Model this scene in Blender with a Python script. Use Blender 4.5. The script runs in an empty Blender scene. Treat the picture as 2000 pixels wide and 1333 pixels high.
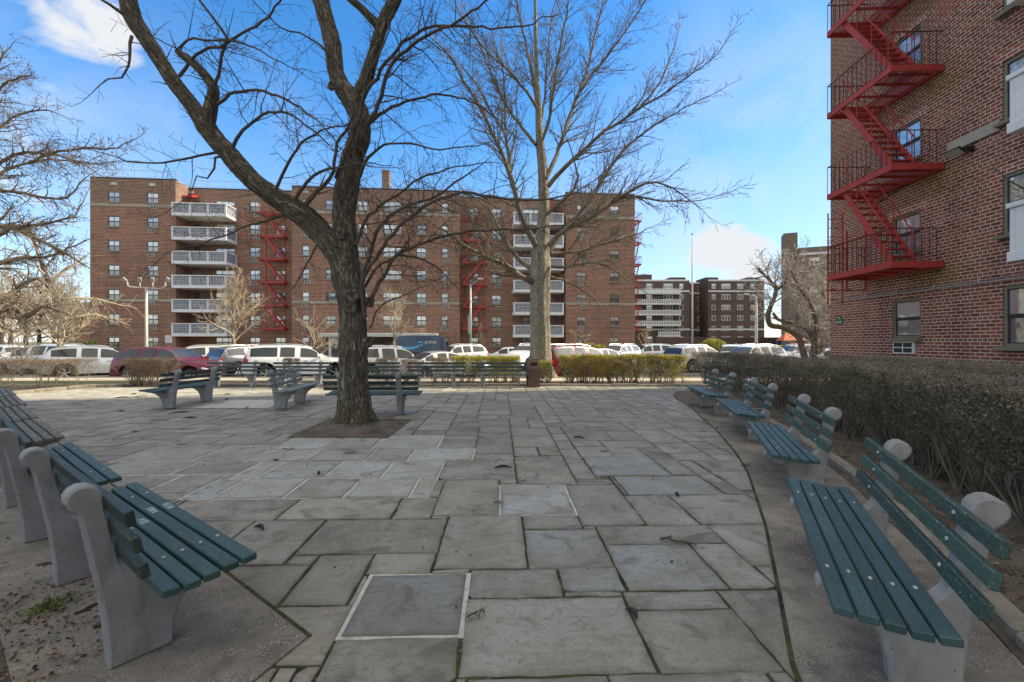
import bpy, bmesh, math, random
import numpy as np
from mathutils import Vector, Matrix, noise, Euler
random.seed(7)
rng = np.random.default_rng(11)
R = math.radians
sc = bpy.context.scene
COL = sc.collection
F, HY, EYE = 889.0, 667.0, 1.55

def G(px, py, z=0.0):
    """point of the photograph on the level z"""
    Y = F * (EYE - z) / (py - HY)
    return Vector(((px - 1000) / F * Y, Y, z))

def P(px, py, Y):
    return Vector(((px - 1000) / F * Y, Y, EYE + (HY - py) / F * Y))

def lerp(a, b, t):
    return a + (b - a) * t

# ------------------------------------------------------------------ objects
def tag(o, label=None, cat=None, group=None, kind=None):
    if label: o['label'] = label
    if cat: o['category'] = cat
    if group: o['group'] = group
    if kind: o['kind'] = kind
    return o

def empty(name, loc=(0, 0, 0), rz=0.0, label=None, cat=None, group=None):
    o = bpy.data.objects.new(name, None)
    COL.objects.link(o)
    o.empty_display_size = 0.2
    o.location = loc
    o.rotation_euler = (0, 0, rz)
    return tag(o, label, cat, group)

def copy_tree(o, parent=None):
    c = o.copy()
    COL.objects.link(c)
    c.parent = parent
    for ch in list(o.children):
        copy_tree(ch, c)
    return c

class MB:
    def __init__(s):
        s.v = []; s.f = []; s.m = []; s.a = []; s.has = False
    def quad(s, a, b, c, d, m=0):
        i = len(s.v)
        s.v += [tuple(a), tuple(b), tuple(c), tuple(d)]
        s.f.append((i, i + 1, i + 2, i + 3)); s.m.append(m)
    def poly(s, pts, m=0):
        i = len(s.v)
        s.v += [tuple(p) for p in pts]
        s.f.append(tuple(range(i, i + len(pts)))); s.m.append(m)
    def box(s, x0, x1, y0, y1, z0, z1, m=0, M=None):
        i = len(s.v)
        pts = [(x0, y0, z0), (x1, y0, z0), (x1, y1, z0), (x0, y1, z0), (x0, y0, z1), (x1, y0, z1), (x1, y1, z1), (x0, y1, z1)]
        if M is not None:
            pts = [tuple(M @ Vector(p)) for p in pts]
        s.v += pts
        for q in ((0, 3, 2, 1), (4, 5, 6, 7), (0, 1, 5, 4), (1, 2, 6, 5), (2, 3, 7, 6), (3, 0, 4, 7)):
            s.f.append(tuple(i + k for k in q)); s.m.append(m)
    def cbox(s, x0, x1, y0, y1, z0, z1, c=.005, m=0, M=None):
        """box with chamfered edges"""
        xs = (x0, x1); ys = (y0, y1); zs = (z0, z1)
        idx = {}
        for a in (0, 1):
            for b in (0, 1):
                for d in (0, 1):
                    sx, sy, sz = (1, -1)[a], (1, -1)[b], (1, -1)[d]
                    for ax, p in enumerate(((xs[a], ys[b] + sy * c, zs[d] + sz * c), (xs[a] + sx * c, ys[b], zs[d] + sz * c), (xs[a] + sx * c, ys[b] + sy * c, zs[d]))):
                        idx[(a, b, d, ax)] = len(s.v)
                        s.v.append(tuple(M @ Vector(p)) if M is not None else p)
        F_ = []
        for a in (0, 1):
            q = [idx[(a, 0, 0, 0)], idx[(a, 1, 0, 0)], idx[(a, 1, 1, 0)], idx[(a, 0, 1, 0)]]; F_.append(q if a else q[::-1])
            q = [idx[(0, a, 0, 1)], idx[(0, a, 1, 1)], idx[(1, a, 1, 1)], idx[(1, a, 0, 1)]]; F_.append(q if a else q[::-1])
            q = [idx[(0, 0, a, 2)], idx[(1, 0, a, 2)], idx[(1, 1, a, 2)], idx[(0, 1, a, 2)]]; F_.append(q if a else q[::-1])
        for a in (0, 1):
            for b in (0, 1):
                fl = (a + b) % 2 == 0
                q = [idx[(a, b, 0, 0)], idx[(a, b, 1, 0)], idx[(a, b, 1, 1)], idx[(a, b, 0, 1)]]; F_.append(q if fl else q[::-1])
                q = [idx[(a, 0, b, 0)], idx[(a, 0, b, 2)], idx[(a, 1, b, 2)], idx[(a, 1, b, 0)]]; F_.append(q if fl else q[::-1])
                q = [idx[(0, a, b, 1)], idx[(1, a, b, 1)], idx[(1, a, b, 2)], idx[(0, a, b, 2)]]; F_.append(q if fl else q[::-1])
                for d in (0, 1):
                    q = [idx[(a, b, d, 0)], idx[(a, b, d, 1)], idx[(a, b, d, 2)]]; F_.append(q if (a + b + d) % 2 else q[::-1])
        for q in F_:
            s.f.append(tuple(q)); s.m.append(m)
    def tube(s, pts, rad, n=6, m=0, cap=True, attr=False, disp=None, s0=0.0):
        """tube through pts; parallel-transported rings; attr stores straightened coordinates"""
        k = len(pts)
        pts = [Vector(p) for p in pts]
        base = len(s.v)
        t = (pts[1] - pts[0]).normalized()
        ref = Vector((0, 0, 1)) if abs(t.z) < .9 else Vector((1, 0, 0))
        a = t.cross(ref).normalized()
        L = s0
        cs = [(math.cos(2 * math.pi * j / n), math.sin(2 * math.pi * j / n)) for j in range(n)]
        for i in range(k):
            if i == 0: t = pts[1] - pts[0]
            elif i == k - 1: t = pts[-1] - pts[-2]
            else: t = pts[i + 1] - pts[i - 1]
            if t.length < 1e-9: t = Vector((0, 0, 1))
            t.normalize()
            a = a - t * a.dot(t)
            if a.length < 1e-6: a = t.orthogonal()
            a.normalize()
            b = t.cross(a)
            if i: L += (pts[i] - pts[i - 1]).length
            r = rad[i] if not isinstance(rad, (int, float)) else rad
            p = pts[i]
            for c_, s_ in cs:
                rr = r
                if disp: rr = r * disp(c_, s_, r, L)
                s.v.append((p.x + (a.x * c_ + b.x * s_) * rr, p.y + (a.y * c_ + b.y * s_) * rr, p.z + (a.z * c_ + b.z * s_) * rr))
                if attr: s.a.append((c_ * r, s_ * r, L))
        if attr: s.has = True
        for i in range(k - 1):
            o = base + i * n
            for j in range(n):
                j2 = (j + 1) % n
                s.f.append((o + j, o + j2, o + n + j2, o + n + j)); s.m.append(m)
        if cap:
            s.f.append(tuple(base + j for j in range(n))[::-1]); s.m.append(m)
            s.f.append(tuple(base + (k - 1) * n + j for j in range(n))); s.m.append(m)
    def bar(s, a, b, w, h, m=0, up=(0, 0, 1)):
        """rectangular bar from a to b"""
        a = Vector(a); b = Vector(b); t = (b - a).normalized()
        u = Vector(up)
        if abs(t.dot(u)) > .98: u = Vector((1, 0, 0))
        x = t.cross(u).normalized(); y = x.cross(t)
        i = len(s.v)
        for p in (a, b):
            for sx, sy in ((-1, -1), (1, -1), (1, 1), (-1, 1)):
                s.v.append(tuple(p + x * (sx * w / 2) + y * (sy * h / 2)))
        for q in ((0, 1, 2, 3), (7, 6, 5, 4), (0, 4, 5, 1), (1, 5, 6, 2), (2, 6, 7, 3), (3, 7, 4, 0)):
            s.f.append(tuple(i + k for k in q)); s.m.append(m)
    def prism(s, prof, x0, x1, m=0, c=0.0, M=None):
        """profile polygon [(y,z)] extruded along x, with a chamfer c on both rims"""
        n = len(prof)
        cy = sum(p[0] for p in prof) / n; cz = sum(p[1] for p in prof) / n
        def inset(d):
            out = []
            for i in range(n):
                p0 = Vector(prof[i - 1]); p1 = Vector(prof[i]); p2 = Vector(prof[(i + 1) % n])
                e1 = (p1 - p0); e2 = (p2 - p1)
                n1 = Vector((-e1.y, e1.x)).normalized(); n2 = Vector((-e2.y, e2.x)).normalized()
                nn = (n1 + n2)
                nn = nn.normalized() if nn.length > 1e-6 else n1
                out.append(p1 + nn * d)
            return out
        area = sum(prof[i - 1][0] * prof[i][1] - prof[i][0] * prof[i - 1][1] for i in range(n))
        sg = 1 if area > 0 else -1
        rings = []
        if c:
            ins = inset(c * sg)
            rings = [(x0, ins), (x0 + c, [Vector(p) for p in prof]), (x1 - c, [Vector(p) for p in prof]), (x1, ins)]
        else:
            rings = [(x0, [Vector(p) for p in prof]), (x1, [Vector(p) for p in prof])]
        base = len(s.v)
        for x, ring in rings:
            for p in ring:
                q = Vector((x, p[0], p[1]))
                s.v.append(tuple(M @ q) if M is not None else tuple(q))
        for r_ in range(len(rings) - 1):
            for i in range(n):
                j = (i + 1) % n
                a, b = base + r_ * n + i, base + r_ * n + j
                q = (a, a + n, b + n, b)
                s.f.append(q if sg < 0 else q[::-1]); s.m.append(m)
        q = tuple(base + i for i in range(n)); s.f.append(q[::-1] if sg > 0 else q); s.m.append(m)
        q = tuple(base + (len(rings) - 1) * n + i for i in range(n)); s.f.append(q if sg > 0 else q[::-1]); s.m.append(m)
    def disc(s, c, r, h, n=14, m=0, axis='z', dome=0.0):
        """short cylinder at c, along axis"""
        ax = {'x': Vector((1, 0, 0)), 'y': Vector((0, 1, 0)), 'z': Vector((0, 0, 1))}[axis] if isinstance(axis, str) else Vector(axis).normalized()
        c = Vector(c)
        if dome:
            s.tube([c, c + ax * h * .4, c + ax * h * .8, c + ax * h], [r, r, r * .7, r * .25], n, m)
        else:
            s.tube([c, c + ax * h], [r, r], n, m)
    def build(s, name, mats, parent=None, smooth=False, sharp=None, attr='bark', bevel=None):
        me = bpy.data.meshes.new(name)
        me.from_pydata(s.v, [], s.f)
        if not isinstance(mats, (list, tuple)): mats = [mats]
        for m in mats: me.materials.append(m)
        if len(mats) > 1:
            me.polygons.foreach_set('material_index', s.m)
        if smooth:
            me.polygons.foreach_set('use_smooth', [True] * len(s.f))
            if sharp: me.set_sharp_from_angle(angle=R(sharp))
        if s.has and len(s.a) == len(s.v):
            at = me.attributes.new(attr, 'FLOAT_VECTOR', 'POINT')
            at.data.foreach_set('vector', np.array(s.a, dtype=np.float32).ravel())
        me.update()
        o = bpy.data.objects.new(name, me)
        COL.objects.link(o)
        if parent is not None: o.parent = parent
        return o

def quads_object(name, V, mats, midx=None, parent=None):
    """V: (N,4,3) array of quads -> mesh"""
    N = V.shape[0]
    me = bpy.data.meshes.new(name)
    me.vertices.add(N * 4); me.loops.add(N * 4); me.polygons.add(N)
    me.vertices.foreach_set('co', V.astype(np.float32).ravel())
    me.loops.foreach_set('vertex_index', np.arange(N * 4, dtype=np.int32))
    me.polygons.foreach_set('loop_start', np.arange(0, N * 4, 4, dtype=np.int32))
    if not isinstance(mats, (list, tuple)): mats = [mats]
    for m in mats: me.materials.append(m)
    if midx is not None:
        me.polygons.foreach_set('material_index', midx.astype(np.int32))
    me.update(calc_edges=True); me.validate()
    o = bpy.data.objects.new(name, me)
    COL.objects.link(o)
    if parent is not None: o.parent = parent
    return o

def leaf_quads(C, D, length, width, bend=0.0):
    """quads at centres C along directions D with random roll"""
    N = len(C)
    D = D / (np.linalg.norm(D, axis=1, keepdims=True) + 1e-9)
    rv = rng.normal(size=(N, 3))
    S = np.cross(D, rv); S /= (np.linalg.norm(S, axis=1, keepdims=True) + 1e-9)
    l = np.broadcast_to(np.asarray(length).reshape(-1, 1), (N, 1)) / 2
    w = np.broadcast_to(np.asarray(width).reshape(-1, 1), (N, 1)) / 2
    return np.stack([C - D * l, C + S * w - D * l * .1, C + D * l, C - S * w - D * l * .1], axis=1)

def stick_quads(C, D, length, width):
    N = len(C)
    D = D / (np.linalg.norm(D, axis=1, keepdims=True) + 1e-9)
    rv = rng.normal(size=(N, 3))
    S = np.cross(D, rv); S /= (np.linalg.norm(S, axis=1, keepdims=True) + 1e-9)
    l = np.broadcast_to(np.asarray(length).reshape(-1, 1), (N, 1)) / 2
    w = np.broadcast_to(np.asarray(width).reshape(-1, 1), (N, 1)) / 2
    return np.stack([C - S * w - D * l, C + S * w - D * l, C + S * w * .5 + D * l, C - S * w * .5 + D * l], axis=1)

# ------------------------------------------------------------------ materials
class NT:
    def __init__(s, tree): s.t = tree
    def n(s, typ, ins=None, **props):
        nd = s.t.nodes.new(typ)
        for k, v in props.items(): setattr(nd, k, v)
        for k, v in (ins or {}).items():
            sock = nd.inputs[k]
            if isinstance(v, bpy.types.NodeSocket): s.t.links.new(v, sock)
            elif isinstance(v, (tuple, list)) and len(v) == 3 and sock.type == 'RGBA': sock.default_value = (*v, 1)
            else: sock.default_value = v
        return nd
    def math(s, op, a, b=None, c=None, clamp=False):
        ins = {0: a}
        if b is not None: ins[1] = b
        if c is not None: ins[2] = c
        return s.n('ShaderNodeMath', ins, operation=op, use_clamp=clamp).outputs[0]
    def mix(s, fac, a, b, blend='MIX'):
        nd = s.n('ShaderNodeMix', None, data_type='RGBA', blend_type=blend)
        for i, v in ((0, fac), (6, a), (7, b)):
            if isinstance(v, bpy.types.NodeSocket): s.t.links.new(v, nd.inputs[i])
            elif i == 0: nd.inputs[0].default_value = v
            else: nd.inputs[i].default_value = (*v, 1)
        return nd.outputs[2]
    def noise(s, vec, scale, detail=5, rough=.55, dist=0):
        return s.n('ShaderNodeTexNoise', {'Vector': vec, 'Scale': scale, 'Detail': detail, 'Roughness': rough, 'Distortion': dist}).outputs[0]
    def ramp(s, fac, stops, interp='LINEAR'):
        nd = s.n('ShaderNodeValToRGB', {0: fac}); cr = nd.color_ramp; cr.interpolation = interp
        while len(cr.elements) > 1: cr.elements.remove(cr.elements[-1])
        for i, (p, c) in enumerate(stops):
            e = cr.elements[0] if i == 0 else cr.elements.new(p)
            e.position = p
            e.color = (*c, 1) if isinstance(c, (tuple, list)) else (c, c, c, 1)
        return nd.outputs[0]
    def rng(s, v, a, b, c=0., d=1.):
        return s.n('ShaderNodeMapRange', {0: v, 1: a, 2: b, 3: c, 4: d}).outputs[0]
    def vec(s, coord='Object', scale=(1, 1, 1), rnd=False, attr=None):
        if attr: o = s.n('ShaderNodeAttribute', attribute_name=attr).outputs['Vector']
        elif coord == 'World': o = s.n('ShaderNodeNewGeometry').outputs['Position']
        else: o = s.n('ShaderNodeTexCoord').outputs[coord]
        if rnd:
            r_ = s.n('ShaderNodeObjectInfo').outputs['Random']
            k = s.math('MULTIPLY', r_, 57.0)
            cb = s.n('ShaderNodeCombineXYZ', {0: k, 1: k, 2: k}).outputs[0]
            o = s.n('ShaderNodeVectorMath', {0: o, 1: cb}, operation='ADD').outputs[0]
        if scale != (1, 1, 1):
            o = s.n('ShaderNodeVectorMath', {0: o, 1: scale}, operation='MULTIPLY').outputs[0]
        return o

def newmat(name):
    m = bpy.data.materials.new(name); m.use_nodes = True
    nt = m.node_tree; bs = nt.nodes['Principled BSDF']
    return m, NT(nt), bs

def put(n, bs, col=None, rough=None, height=None, bump=.3, dist=.02, metal=None, spec=None):
    def setv(k, v):
        if isinstance(v, bpy.types.NodeSocket): n.t.links.new(v, bs.inputs[k])
        elif k == 'Base Color': bs.inputs[k].default_value = (*v, 1)
        else: bs.inputs[k].default_value = v
    if col is not None: setv('Base Color', col)
    if rough is not None: setv('Roughness', rough)
    if metal is not None: setv('Metallic', metal)
    if spec is not None: setv('Specular IOR Level', spec)
    if height is not None:
        b = n.n('ShaderNodeBump', {'Height': height, 'Strength': bump, 'Distance': dist})
        n.t.links.new(b.outputs[0], bs.inputs['Normal'])

def noisy(name, c1, c2, scale=8, rough=.85, bump=.25, bscale=None, dist=.01, coord='Object', stretch=(1, 1, 1), rnd=True, attr=None, lo=.35, hi=.65, spec=.3, metal=0., c3=None, scale3=40, lo3=.6, hi3=.7, detail=6):
    m, n, bs = newmat(name)
    v = n.vec(coord, stretch, rnd, attr)
    f = n.rng(n.noise(v, scale, detail), lo, hi)
    col = n.mix(f, c1, c2)
    if c3 is not None:
        f3 = n.rng(n.noise(v, scale3, 3), lo3, hi3)
        col = n.mix(f3, col, c3)
    put(n, bs, col, rough, n.noise(v, bscale or scale * 4, 6, .65) if bump else None, bump, dist, metal, spec)
    return m

def plain(name, c, rough=.6, metal=0., spec=.4, var=.12):
    m, n, bs = newmat(name)
    v = n.vec('Object', rnd=True)
    k = n.rng(n.noise(v, 3, 4), .3, .7, 1 - var, 1 + var)
    hs = n.n('ShaderNodeHueSaturation', {'Value': k, 'Color': c}).outputs[0]
    put(n, bs, hs, rough, None, metal=metal, spec=spec)
    return m
SKY_SAT, SKY_STR, SUN_STR, CLOUD, SKY_VAL = 1.30, .15, 7.2, (5.7, 5.9, 6.2), 1.85
HAZE = (3.9, 4.8, 6.0)
OVER = (9.7, 8.95, 7.7)
M = {}
def brick_mat(name, axis, c1, c2, c3, mortar, scale=1.0, bump=.6, fancy=True, courses=.076, blotch=.5):
    """brickwork with a header course every sixth row; axis = horizontal axis of the wall"""
    m, n, bs = newmat(name)
    o = n.n('ShaderNodeTexCoord').outputs['Object']
    sp = n.n('ShaderNodeSeparateXYZ', {0: o})
    v = n.n('ShaderNodeCombineXYZ', {0: sp.outputs[axis], 1: sp.outputs[2], 2: 0.0}).outputs[0]
    br = n.n('ShaderNodeTexBrick', {'Vector': v, 'Color1': (0, 0, 0), 'Color2': (1, 1, 1), 'Mortar': (.5, .5, .5), 'Scale': 1.0,
             'Mortar Size': .0086 * scale, 'Mortar Smooth': .25, 'Bias': 0.0, 'Brick Width': .215 * scale, 'Row Height': courses * scale},
             offset=.5, offset_frequency=2, squash=.5, squash_frequency=6)
    per = n.n('ShaderNodeSeparateColor', {0: br.outputs['Color']}).outputs[0]
    w = n.noise(o, 90, 3)
    f = n.math('ADD', n.math('MULTIPLY', per, .8), n.math('MULTIPLY', w, .25))
    col = n.ramp(f, [(.08, c1), (.45, c2), (.8, c2), (1.0, c3)])
    big = n.rng(n.noise(o, blotch, 5, .6), .38, .66)
    col = n.mix(n.math('MULTIPLY', big, .45), col, tuple(x * .62 for x in c1))
    if fancy and courses > 0 and blotch < .3:
        rv = n.noise(n.n('ShaderNodeVectorMath', {0: o, 1: (.22, .22, 5.2)}, operation='MULTIPLY').outputs[0], 1.0, 3, .8)
        col = n.mix(n.rng(rv, .42, .60, 0., .55), col, tuple(x * .55 for x in c1))
        if 'brown' in name: col = n.mix(n.rng(sp.outputs[2], 15.55, 15.6, 0., .42), col, (.115, .085, .07))
    mf = br.outputs['Fac']
    mcol = n.mix(n.rng(n.noise(o, 3, 4), .3, .7), tuple(x * .75 for x in mortar), mortar)
    col = n.mix(mf, col, mcol)
    st = n.rng(n.noise(n.n('ShaderNodeVectorMath', {0: o, 1: (1.3, 1.3, .25)}, operation='MULTIPLY').outputs[0], 1.1, 5, .6), .5, .8)
    col = n.mix(n.math('MULTIPLY', st, .35), col, tuple(x * .4 for x in c1))
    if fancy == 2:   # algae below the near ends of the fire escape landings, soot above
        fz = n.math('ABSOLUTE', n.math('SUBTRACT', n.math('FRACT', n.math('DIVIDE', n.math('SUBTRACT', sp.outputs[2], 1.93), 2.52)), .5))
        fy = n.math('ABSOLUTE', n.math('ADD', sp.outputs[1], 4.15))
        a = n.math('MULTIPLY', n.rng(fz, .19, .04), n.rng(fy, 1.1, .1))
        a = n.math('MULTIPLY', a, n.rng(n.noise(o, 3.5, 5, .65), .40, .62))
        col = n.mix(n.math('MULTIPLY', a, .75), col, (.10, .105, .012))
        red = n.math('MULTIPLY', n.rng(n.noise(o, .8, 3), .58, .66), .35)
        col = n.mix(red, col, (.30, .085, .05))
    h = n.math('SUBTRACT', n.math('MULTIPLY', n.noise(o, 120, 3), .25), mf)
    put(n, bs, col, .88, h, bump, .006, spec=.25)
    return m

M['brick'] = brick_mat('red_brick', 1, fancy=2, c1=(.115, .038, .028), c2=(.27, .088, .058), c3=(.38, .14, .09), mortar=(.68, .55, .44), scale=1.12)
M['brick_new'] = brick_mat('fresh_red_brick', 1, (.22, .06, .04), (.40, .12, .075), (.46, .16, .10), (.85, .78, .70), scale=1.12)
M['brick_x'] = brick_mat('red_brick_end', 0, (.125, .042, .030), (.27, .090, .060), (.36, .135, .09), (.66, .52, .41))
M['brick_far'] = brick_mat('brown_brick', 0, (.19, .080, .054), (.335, .148, .098), (.43, .205, .145), (.54, .42, .32), blotch=.16, scale=1.9)
M['brick_far_y'] = brick_mat('brown_brick_side', 1, (.19, .080, .054), (.335, .148, .098), (.43, .205, .145), (.54, .42, .32), blotch=.16, scale=1.9)
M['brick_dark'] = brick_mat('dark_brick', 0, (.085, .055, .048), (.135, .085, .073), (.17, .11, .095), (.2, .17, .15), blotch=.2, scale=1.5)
M['brick_tan'] = brick_mat('tan_brick', 0, (.16, .12, .09), (.22, .16, .12), (.26, .2, .15), (.3, .26, .22), blotch=.2, scale=1.5)

def bluestone():
    m, n, bs = newmat('bluestone')
    o = n.vec('Object')
    tint = n.n('ShaderNodeAttribute', attribute_name='tint').outputs['Color']
    sp = n.n('ShaderNodeSeparateColor', {0: tint})
    off = n.n('ShaderNodeCombineXYZ', {0: n.math('MULTIPLY', sp.outputs[2], 37.), 1: n.math('MULTIPLY', sp.outputs[2], 91.), 2: 0.}).outputs[0]
    v = n.n('ShaderNodeVectorMath', {0: o, 1: off}, operation='ADD').outputs[0]
    blue = sp.outputs[0]; val = sp.outputs[1]
    base = n.mix(blue, (.40, .378, .318), (.315, .35, .352))
    n1 = n.noise(v, 1.7, 6, .62, .4)
    base = n.mix(n.rng(n1, .38, .68), base, (.235, .215, .165))
    n2 = n.noise(v, 6.5, 7, .7, .6)
    base = n.mix(n.math('MULTIPLY', n.rng(n2, .52, .74), .30), base, (.56, .525, .45))
    n3 = n.noise(v, 23, 5, .7)
    base = n.mix(n.math('MULTIPLY', n.rng(n3, .54, .66), .55), base, (.15, .138, .105))
    n5 = n.noise(v, 85, 4, .75)
    base = n.mix(n.math('MULTIPLY', n.rng(n5, .52, .66), .42), base, (.20, .185, .15))
    base = n.mix(n.math('MULTIPLY', n.rng(n5, .44, .34), .28), base, (.56, .53, .46))
    vs = n.n('ShaderNodeVectorMath', {0: v, 1: (1., 3.2, 1.)}, operation='MULTIPLY').outputs[0]
    base = n.mix(n.math('MULTIPLY', n.rng(n.noise(vs, 7.5, 6, .68, .5), .50, .66), .38), base, (.17, .155, .12))
    # dark stain blots
    n4 = n.noise(v, 2.9, 3, .5, 1.2)
    base = n.mix(n.math('MULTIPLY', n.rng(n4, .56, .68), .55), base, (.12, .11, .085))
    # pale grit and lichen dots
    vo = n.n('ShaderNodeTexVoronoi', {'Vector': v, 'Scale': 16.}, feature='F1').outputs['Distance']
    base = n.mix(n.math('MULTIPLY', n.math('LESS_THAN', vo, .075), .45), base, (.5, .48, .42))
    ed = n.n('ShaderNodeAttribute', attribute_name='edge').outputs['Fac']
    ed = n.math('MULTIPLY', n.math('MULTIPLY', ed, ed), n.rng(n.noise(v, 5, 4), .35, .62, .25, 1.))
    base = n.mix(n.math('MULTIPLY', ed, .62), base, (.13, .118, .085))
    hs = n.n('ShaderNodeHueSaturation', {'Value': n.rng(val, 0, 1, .6, 1.32), 'Color': base}).outputs[0]
    # cleft layers: stepped noise gives slate edges
    lay = n.noise(v, 2.3, 4, .5, .9)
    st = n.math('MULTIPLY', n.math('FLOOR', n.math('MULTIPLY', lay, 9.)), .11)
    fr = n.math('FRACT', n.math('MULTIPLY', lay, 9.))
    edge = n.math('MULTIPLY', n.math('LESS_THAN', fr, .05), n.rng(n.noise(v, .9, 2), .45, .55))
    hs = n.mix(n.math('MULTIPLY', edge, .38), hs, (.07, .065, .055))
    h = n.math('ADD', n.math('ADD', n.math('MULTIPLY', st, 1.5), n.math('MULTIPLY', n.noise(v, 11, 6, .7), .55)), n.math('MULTIPLY', n.noise(v, 70, 4, .7), .22))
    put(n, bs, hs, n.rng(n2, .3, .8, .55, .85), h, .8, .014, spec=.35)
    return m
M['bluestone'] = bluestone()
M['joint'] = noisy('mossy_joint', (.026, .023, .017), (.080, .085, .026), 5, .95, .8, 60, .01, c3=(.15, .13, .09), scale3=30)
M['mortar'] = noisy('white_mortar', (.44, .42, .38), (.60, .58, .54), 10, .9, .5, 70, .006, c3=(.28, .26, .22), scale3=9, lo3=.55, hi3=.75)
M['dirt'] = noisy('soil', (.085, .068, .050), (.17, .142, .108), 3.2, .95, .9, 30, .03, coord='World', rnd=False, c3=(.30, .26, .205), scale3=45, lo3=.62, hi3=.70)
M['lawn'] = noisy('winter_grass', (.11, .105, .045), (.20, .18, .085), 2.2, .95, .9, 50, .03, coord='World', rnd=False, c3=(.08, .10, .03), scale3=12)
def aggregate():
    m, n, bs = newmat('exposed_aggregate')
    v = n.vec('World')
    base = n.mix(n.rng(n.noise(v, 1.4, 6, .65), .35, .68), (.30, .27, .22), (.12, .11, .095))
    base = n.mix(n.math('MULTIPLY', n.rng(n.noise(v, 4.5, 5, .7), .5, .68), .6), base, (.085, .08, .07))
    vo = n.n('ShaderNodeTexVoronoi', {'Vector': v, 'Scale': 135., 'Randomness': 1.}, feature='F1')
    g = n.math('MULTIPLY', n.math('LESS_THAN', vo.outputs['Distance'], .38), n.rng(n.noise(v, 7, 4), .38, .62))
    pc = n.n('ShaderNodeSeparateColor', {0: vo.outputs['Color']}).outputs[0]
    base = n.mix(n.math('MULTIPLY', g, n.math('GREATER_THAN', pc, .55)), base, (.50, .465, .40))
    base = n.mix(n.math('MULTIPLY', g, n.math('LESS_THAN', pc, .2)), base, (.07, .065, .055))
    h = n.math('SUBTRACT', n.noise(v, 30, 4), n.math('MULTIPLY', vo.outputs['Distance'], .8))
    put(n, bs, base, .88, h, .55, .006, spec=.3)
    return m
M['aggregate'] = aggregate()
def concrete(name, c1, c2, dark, bump=.35):
    m, n, bs = newmat(name)
    v = n.vec('Object', rnd=True)
    base = n.mix(n.rng(n.noise(v, 5, 6, .62), .35, .65), c1, c2)
    st = n.rng(n.noise(n.n('ShaderNodeVectorMath', {0: v, 1: (1, 1, .22)}, operation='MULTIPLY').outputs[0], 9, 5), .56, .74)
    base = n.mix(n.math('MULTIPLY', st, .6), base, dark)
    vo = n.n('ShaderNodeTexVoronoi', {'Vector': v, 'Scale': 26.}, feature='F1').outputs['Distance']
    pit = n.math('MULTIPLY', n.math('LESS_THAN', vo, .11), n.math('GREATER_THAN', n.noise(v, 4, 2), .5))
    base = n.mix(n.math('MULTIPLY', pit, .75), base, tuple(x * .3 for x in dark))
    h = n.math('SUBTRACT', n.math('ADD', n.noise(v, 55, 5, .7), n.math('MULTIPLY', n.noise(v, 9, 3), .8)), n.math('MULTIPLY', pit, .8))
    put(n, bs, base, .86, h, bump, .006, spec=.3)
    return m
M['bench_concrete'] = concrete('bench_concrete', (.30, .305, .315), (.22, .225, .23), (.10, .098, .09), .6)
M['bench_concrete_pale'] = concrete('bench_concrete_pale', (.33, .32, .31), (.25, .243, .235), (.17, .16, .14), .6)
M['kerb_stone'] = concrete('kerb_stone', (.30, .27, .22), (.20, .18, .145), (.09, .09, .05))
M['cast_concrete'] = concrete('cast_concrete', (.46, .44, .40), (.38, .365, .33), (.25, .235, .20), .2)
M['walk'] = noisy('walk_concrete', (.52, .45, .33), (.43, .37, .27), .8, .9, .3, 25, .01, coord='World', rnd=False, c3=(.27, .24, .18), scale3=5)
M['asphalt'] = noisy('asphalt', (.060, .058, .055), (.10, .096, .09), 1.1, .92, .5, 90, .008, coord='World', rnd=False, c3=(.14, .135, .12), scale3=60)
M['road_paint'] = noisy('road_paint', (.62, .61, .57), (.48, .47, .44), 6, .8, .2)
def slat(name, c1, c2, worn, wear, rough=.45):
    m, n, bs = newmat(name)
    v = n.vec('Object', (1, 1, 1), True)
    vs = n.n('ShaderNodeVectorMath', {0: v, 1: (.9, 9, 9)}, operation='MULTIPLY').outputs[0]
    r_ = n.n('ShaderNodeObjectInfo').outputs['Random']
    base = n.mix(n.rng(n.noise(v, 2.2, 5), .35, .65), c1, c2)
    base = n.n('ShaderNodeHueSaturation', {'Value': n.rng(r_, 0, 1, .82, 1.18), 'Color': base}).outputs[0]
    grain = n.noise(vs, 7, 6, .7)
    base = n.mix(n.math('MULTIPLY', n.rng(grain, .48, .62), .30), base, tuple(x * .5 for x in c1))
    chip = n.math('MULTIPLY', n.rng(n.noise(n.n('ShaderNodeVectorMath', {0: v, 1: (1, 3, 3)}, operation='MULTIPLY').outputs[0], 30, 5, .75), .565, .60), n.rng(n.noise(v, 1.7, 3), .5 - wear, .62 - wear))
    base = n.mix(n.math('MULTIPLY', chip, .75), base, worn)
    put(n, bs, base, n.rng(grain, .3, .7, rough, rough + .2), grain, .22, .004, spec=.5)
    return m
M['slat_teal'] = slat('teal_slat_paint', (.028, .066, .068), (.040, .090, .092), (.13, .18, .17), .0)
M['slat_green'] = slat('green_slat_paint', (.026, .062, .052), (.04, .085, .072), (.21, .24, .19), .14, .5)
M['slat_grey'] = slat('weathered_slat', (.105, .112, .100), (.15, .152, .138), (.22, .22, .20), .1, .7)
M['slat_dark'] = slat('dark_green_slat_paint', (.022, .040, .038), (.035, .055, .052), (.14, .15, .13), .02, .5)
M['slat_pale'] = slat('pale_green_slat_paint', (.12, .17, .16), (.17, .22, .20), (.3, .33, .28), .05, .55)
M['bolt'] = noisy('bolt_steel', (.45, .45, .45), (.3, .29, .27), 60, .4, .1, metal=.8)
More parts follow.
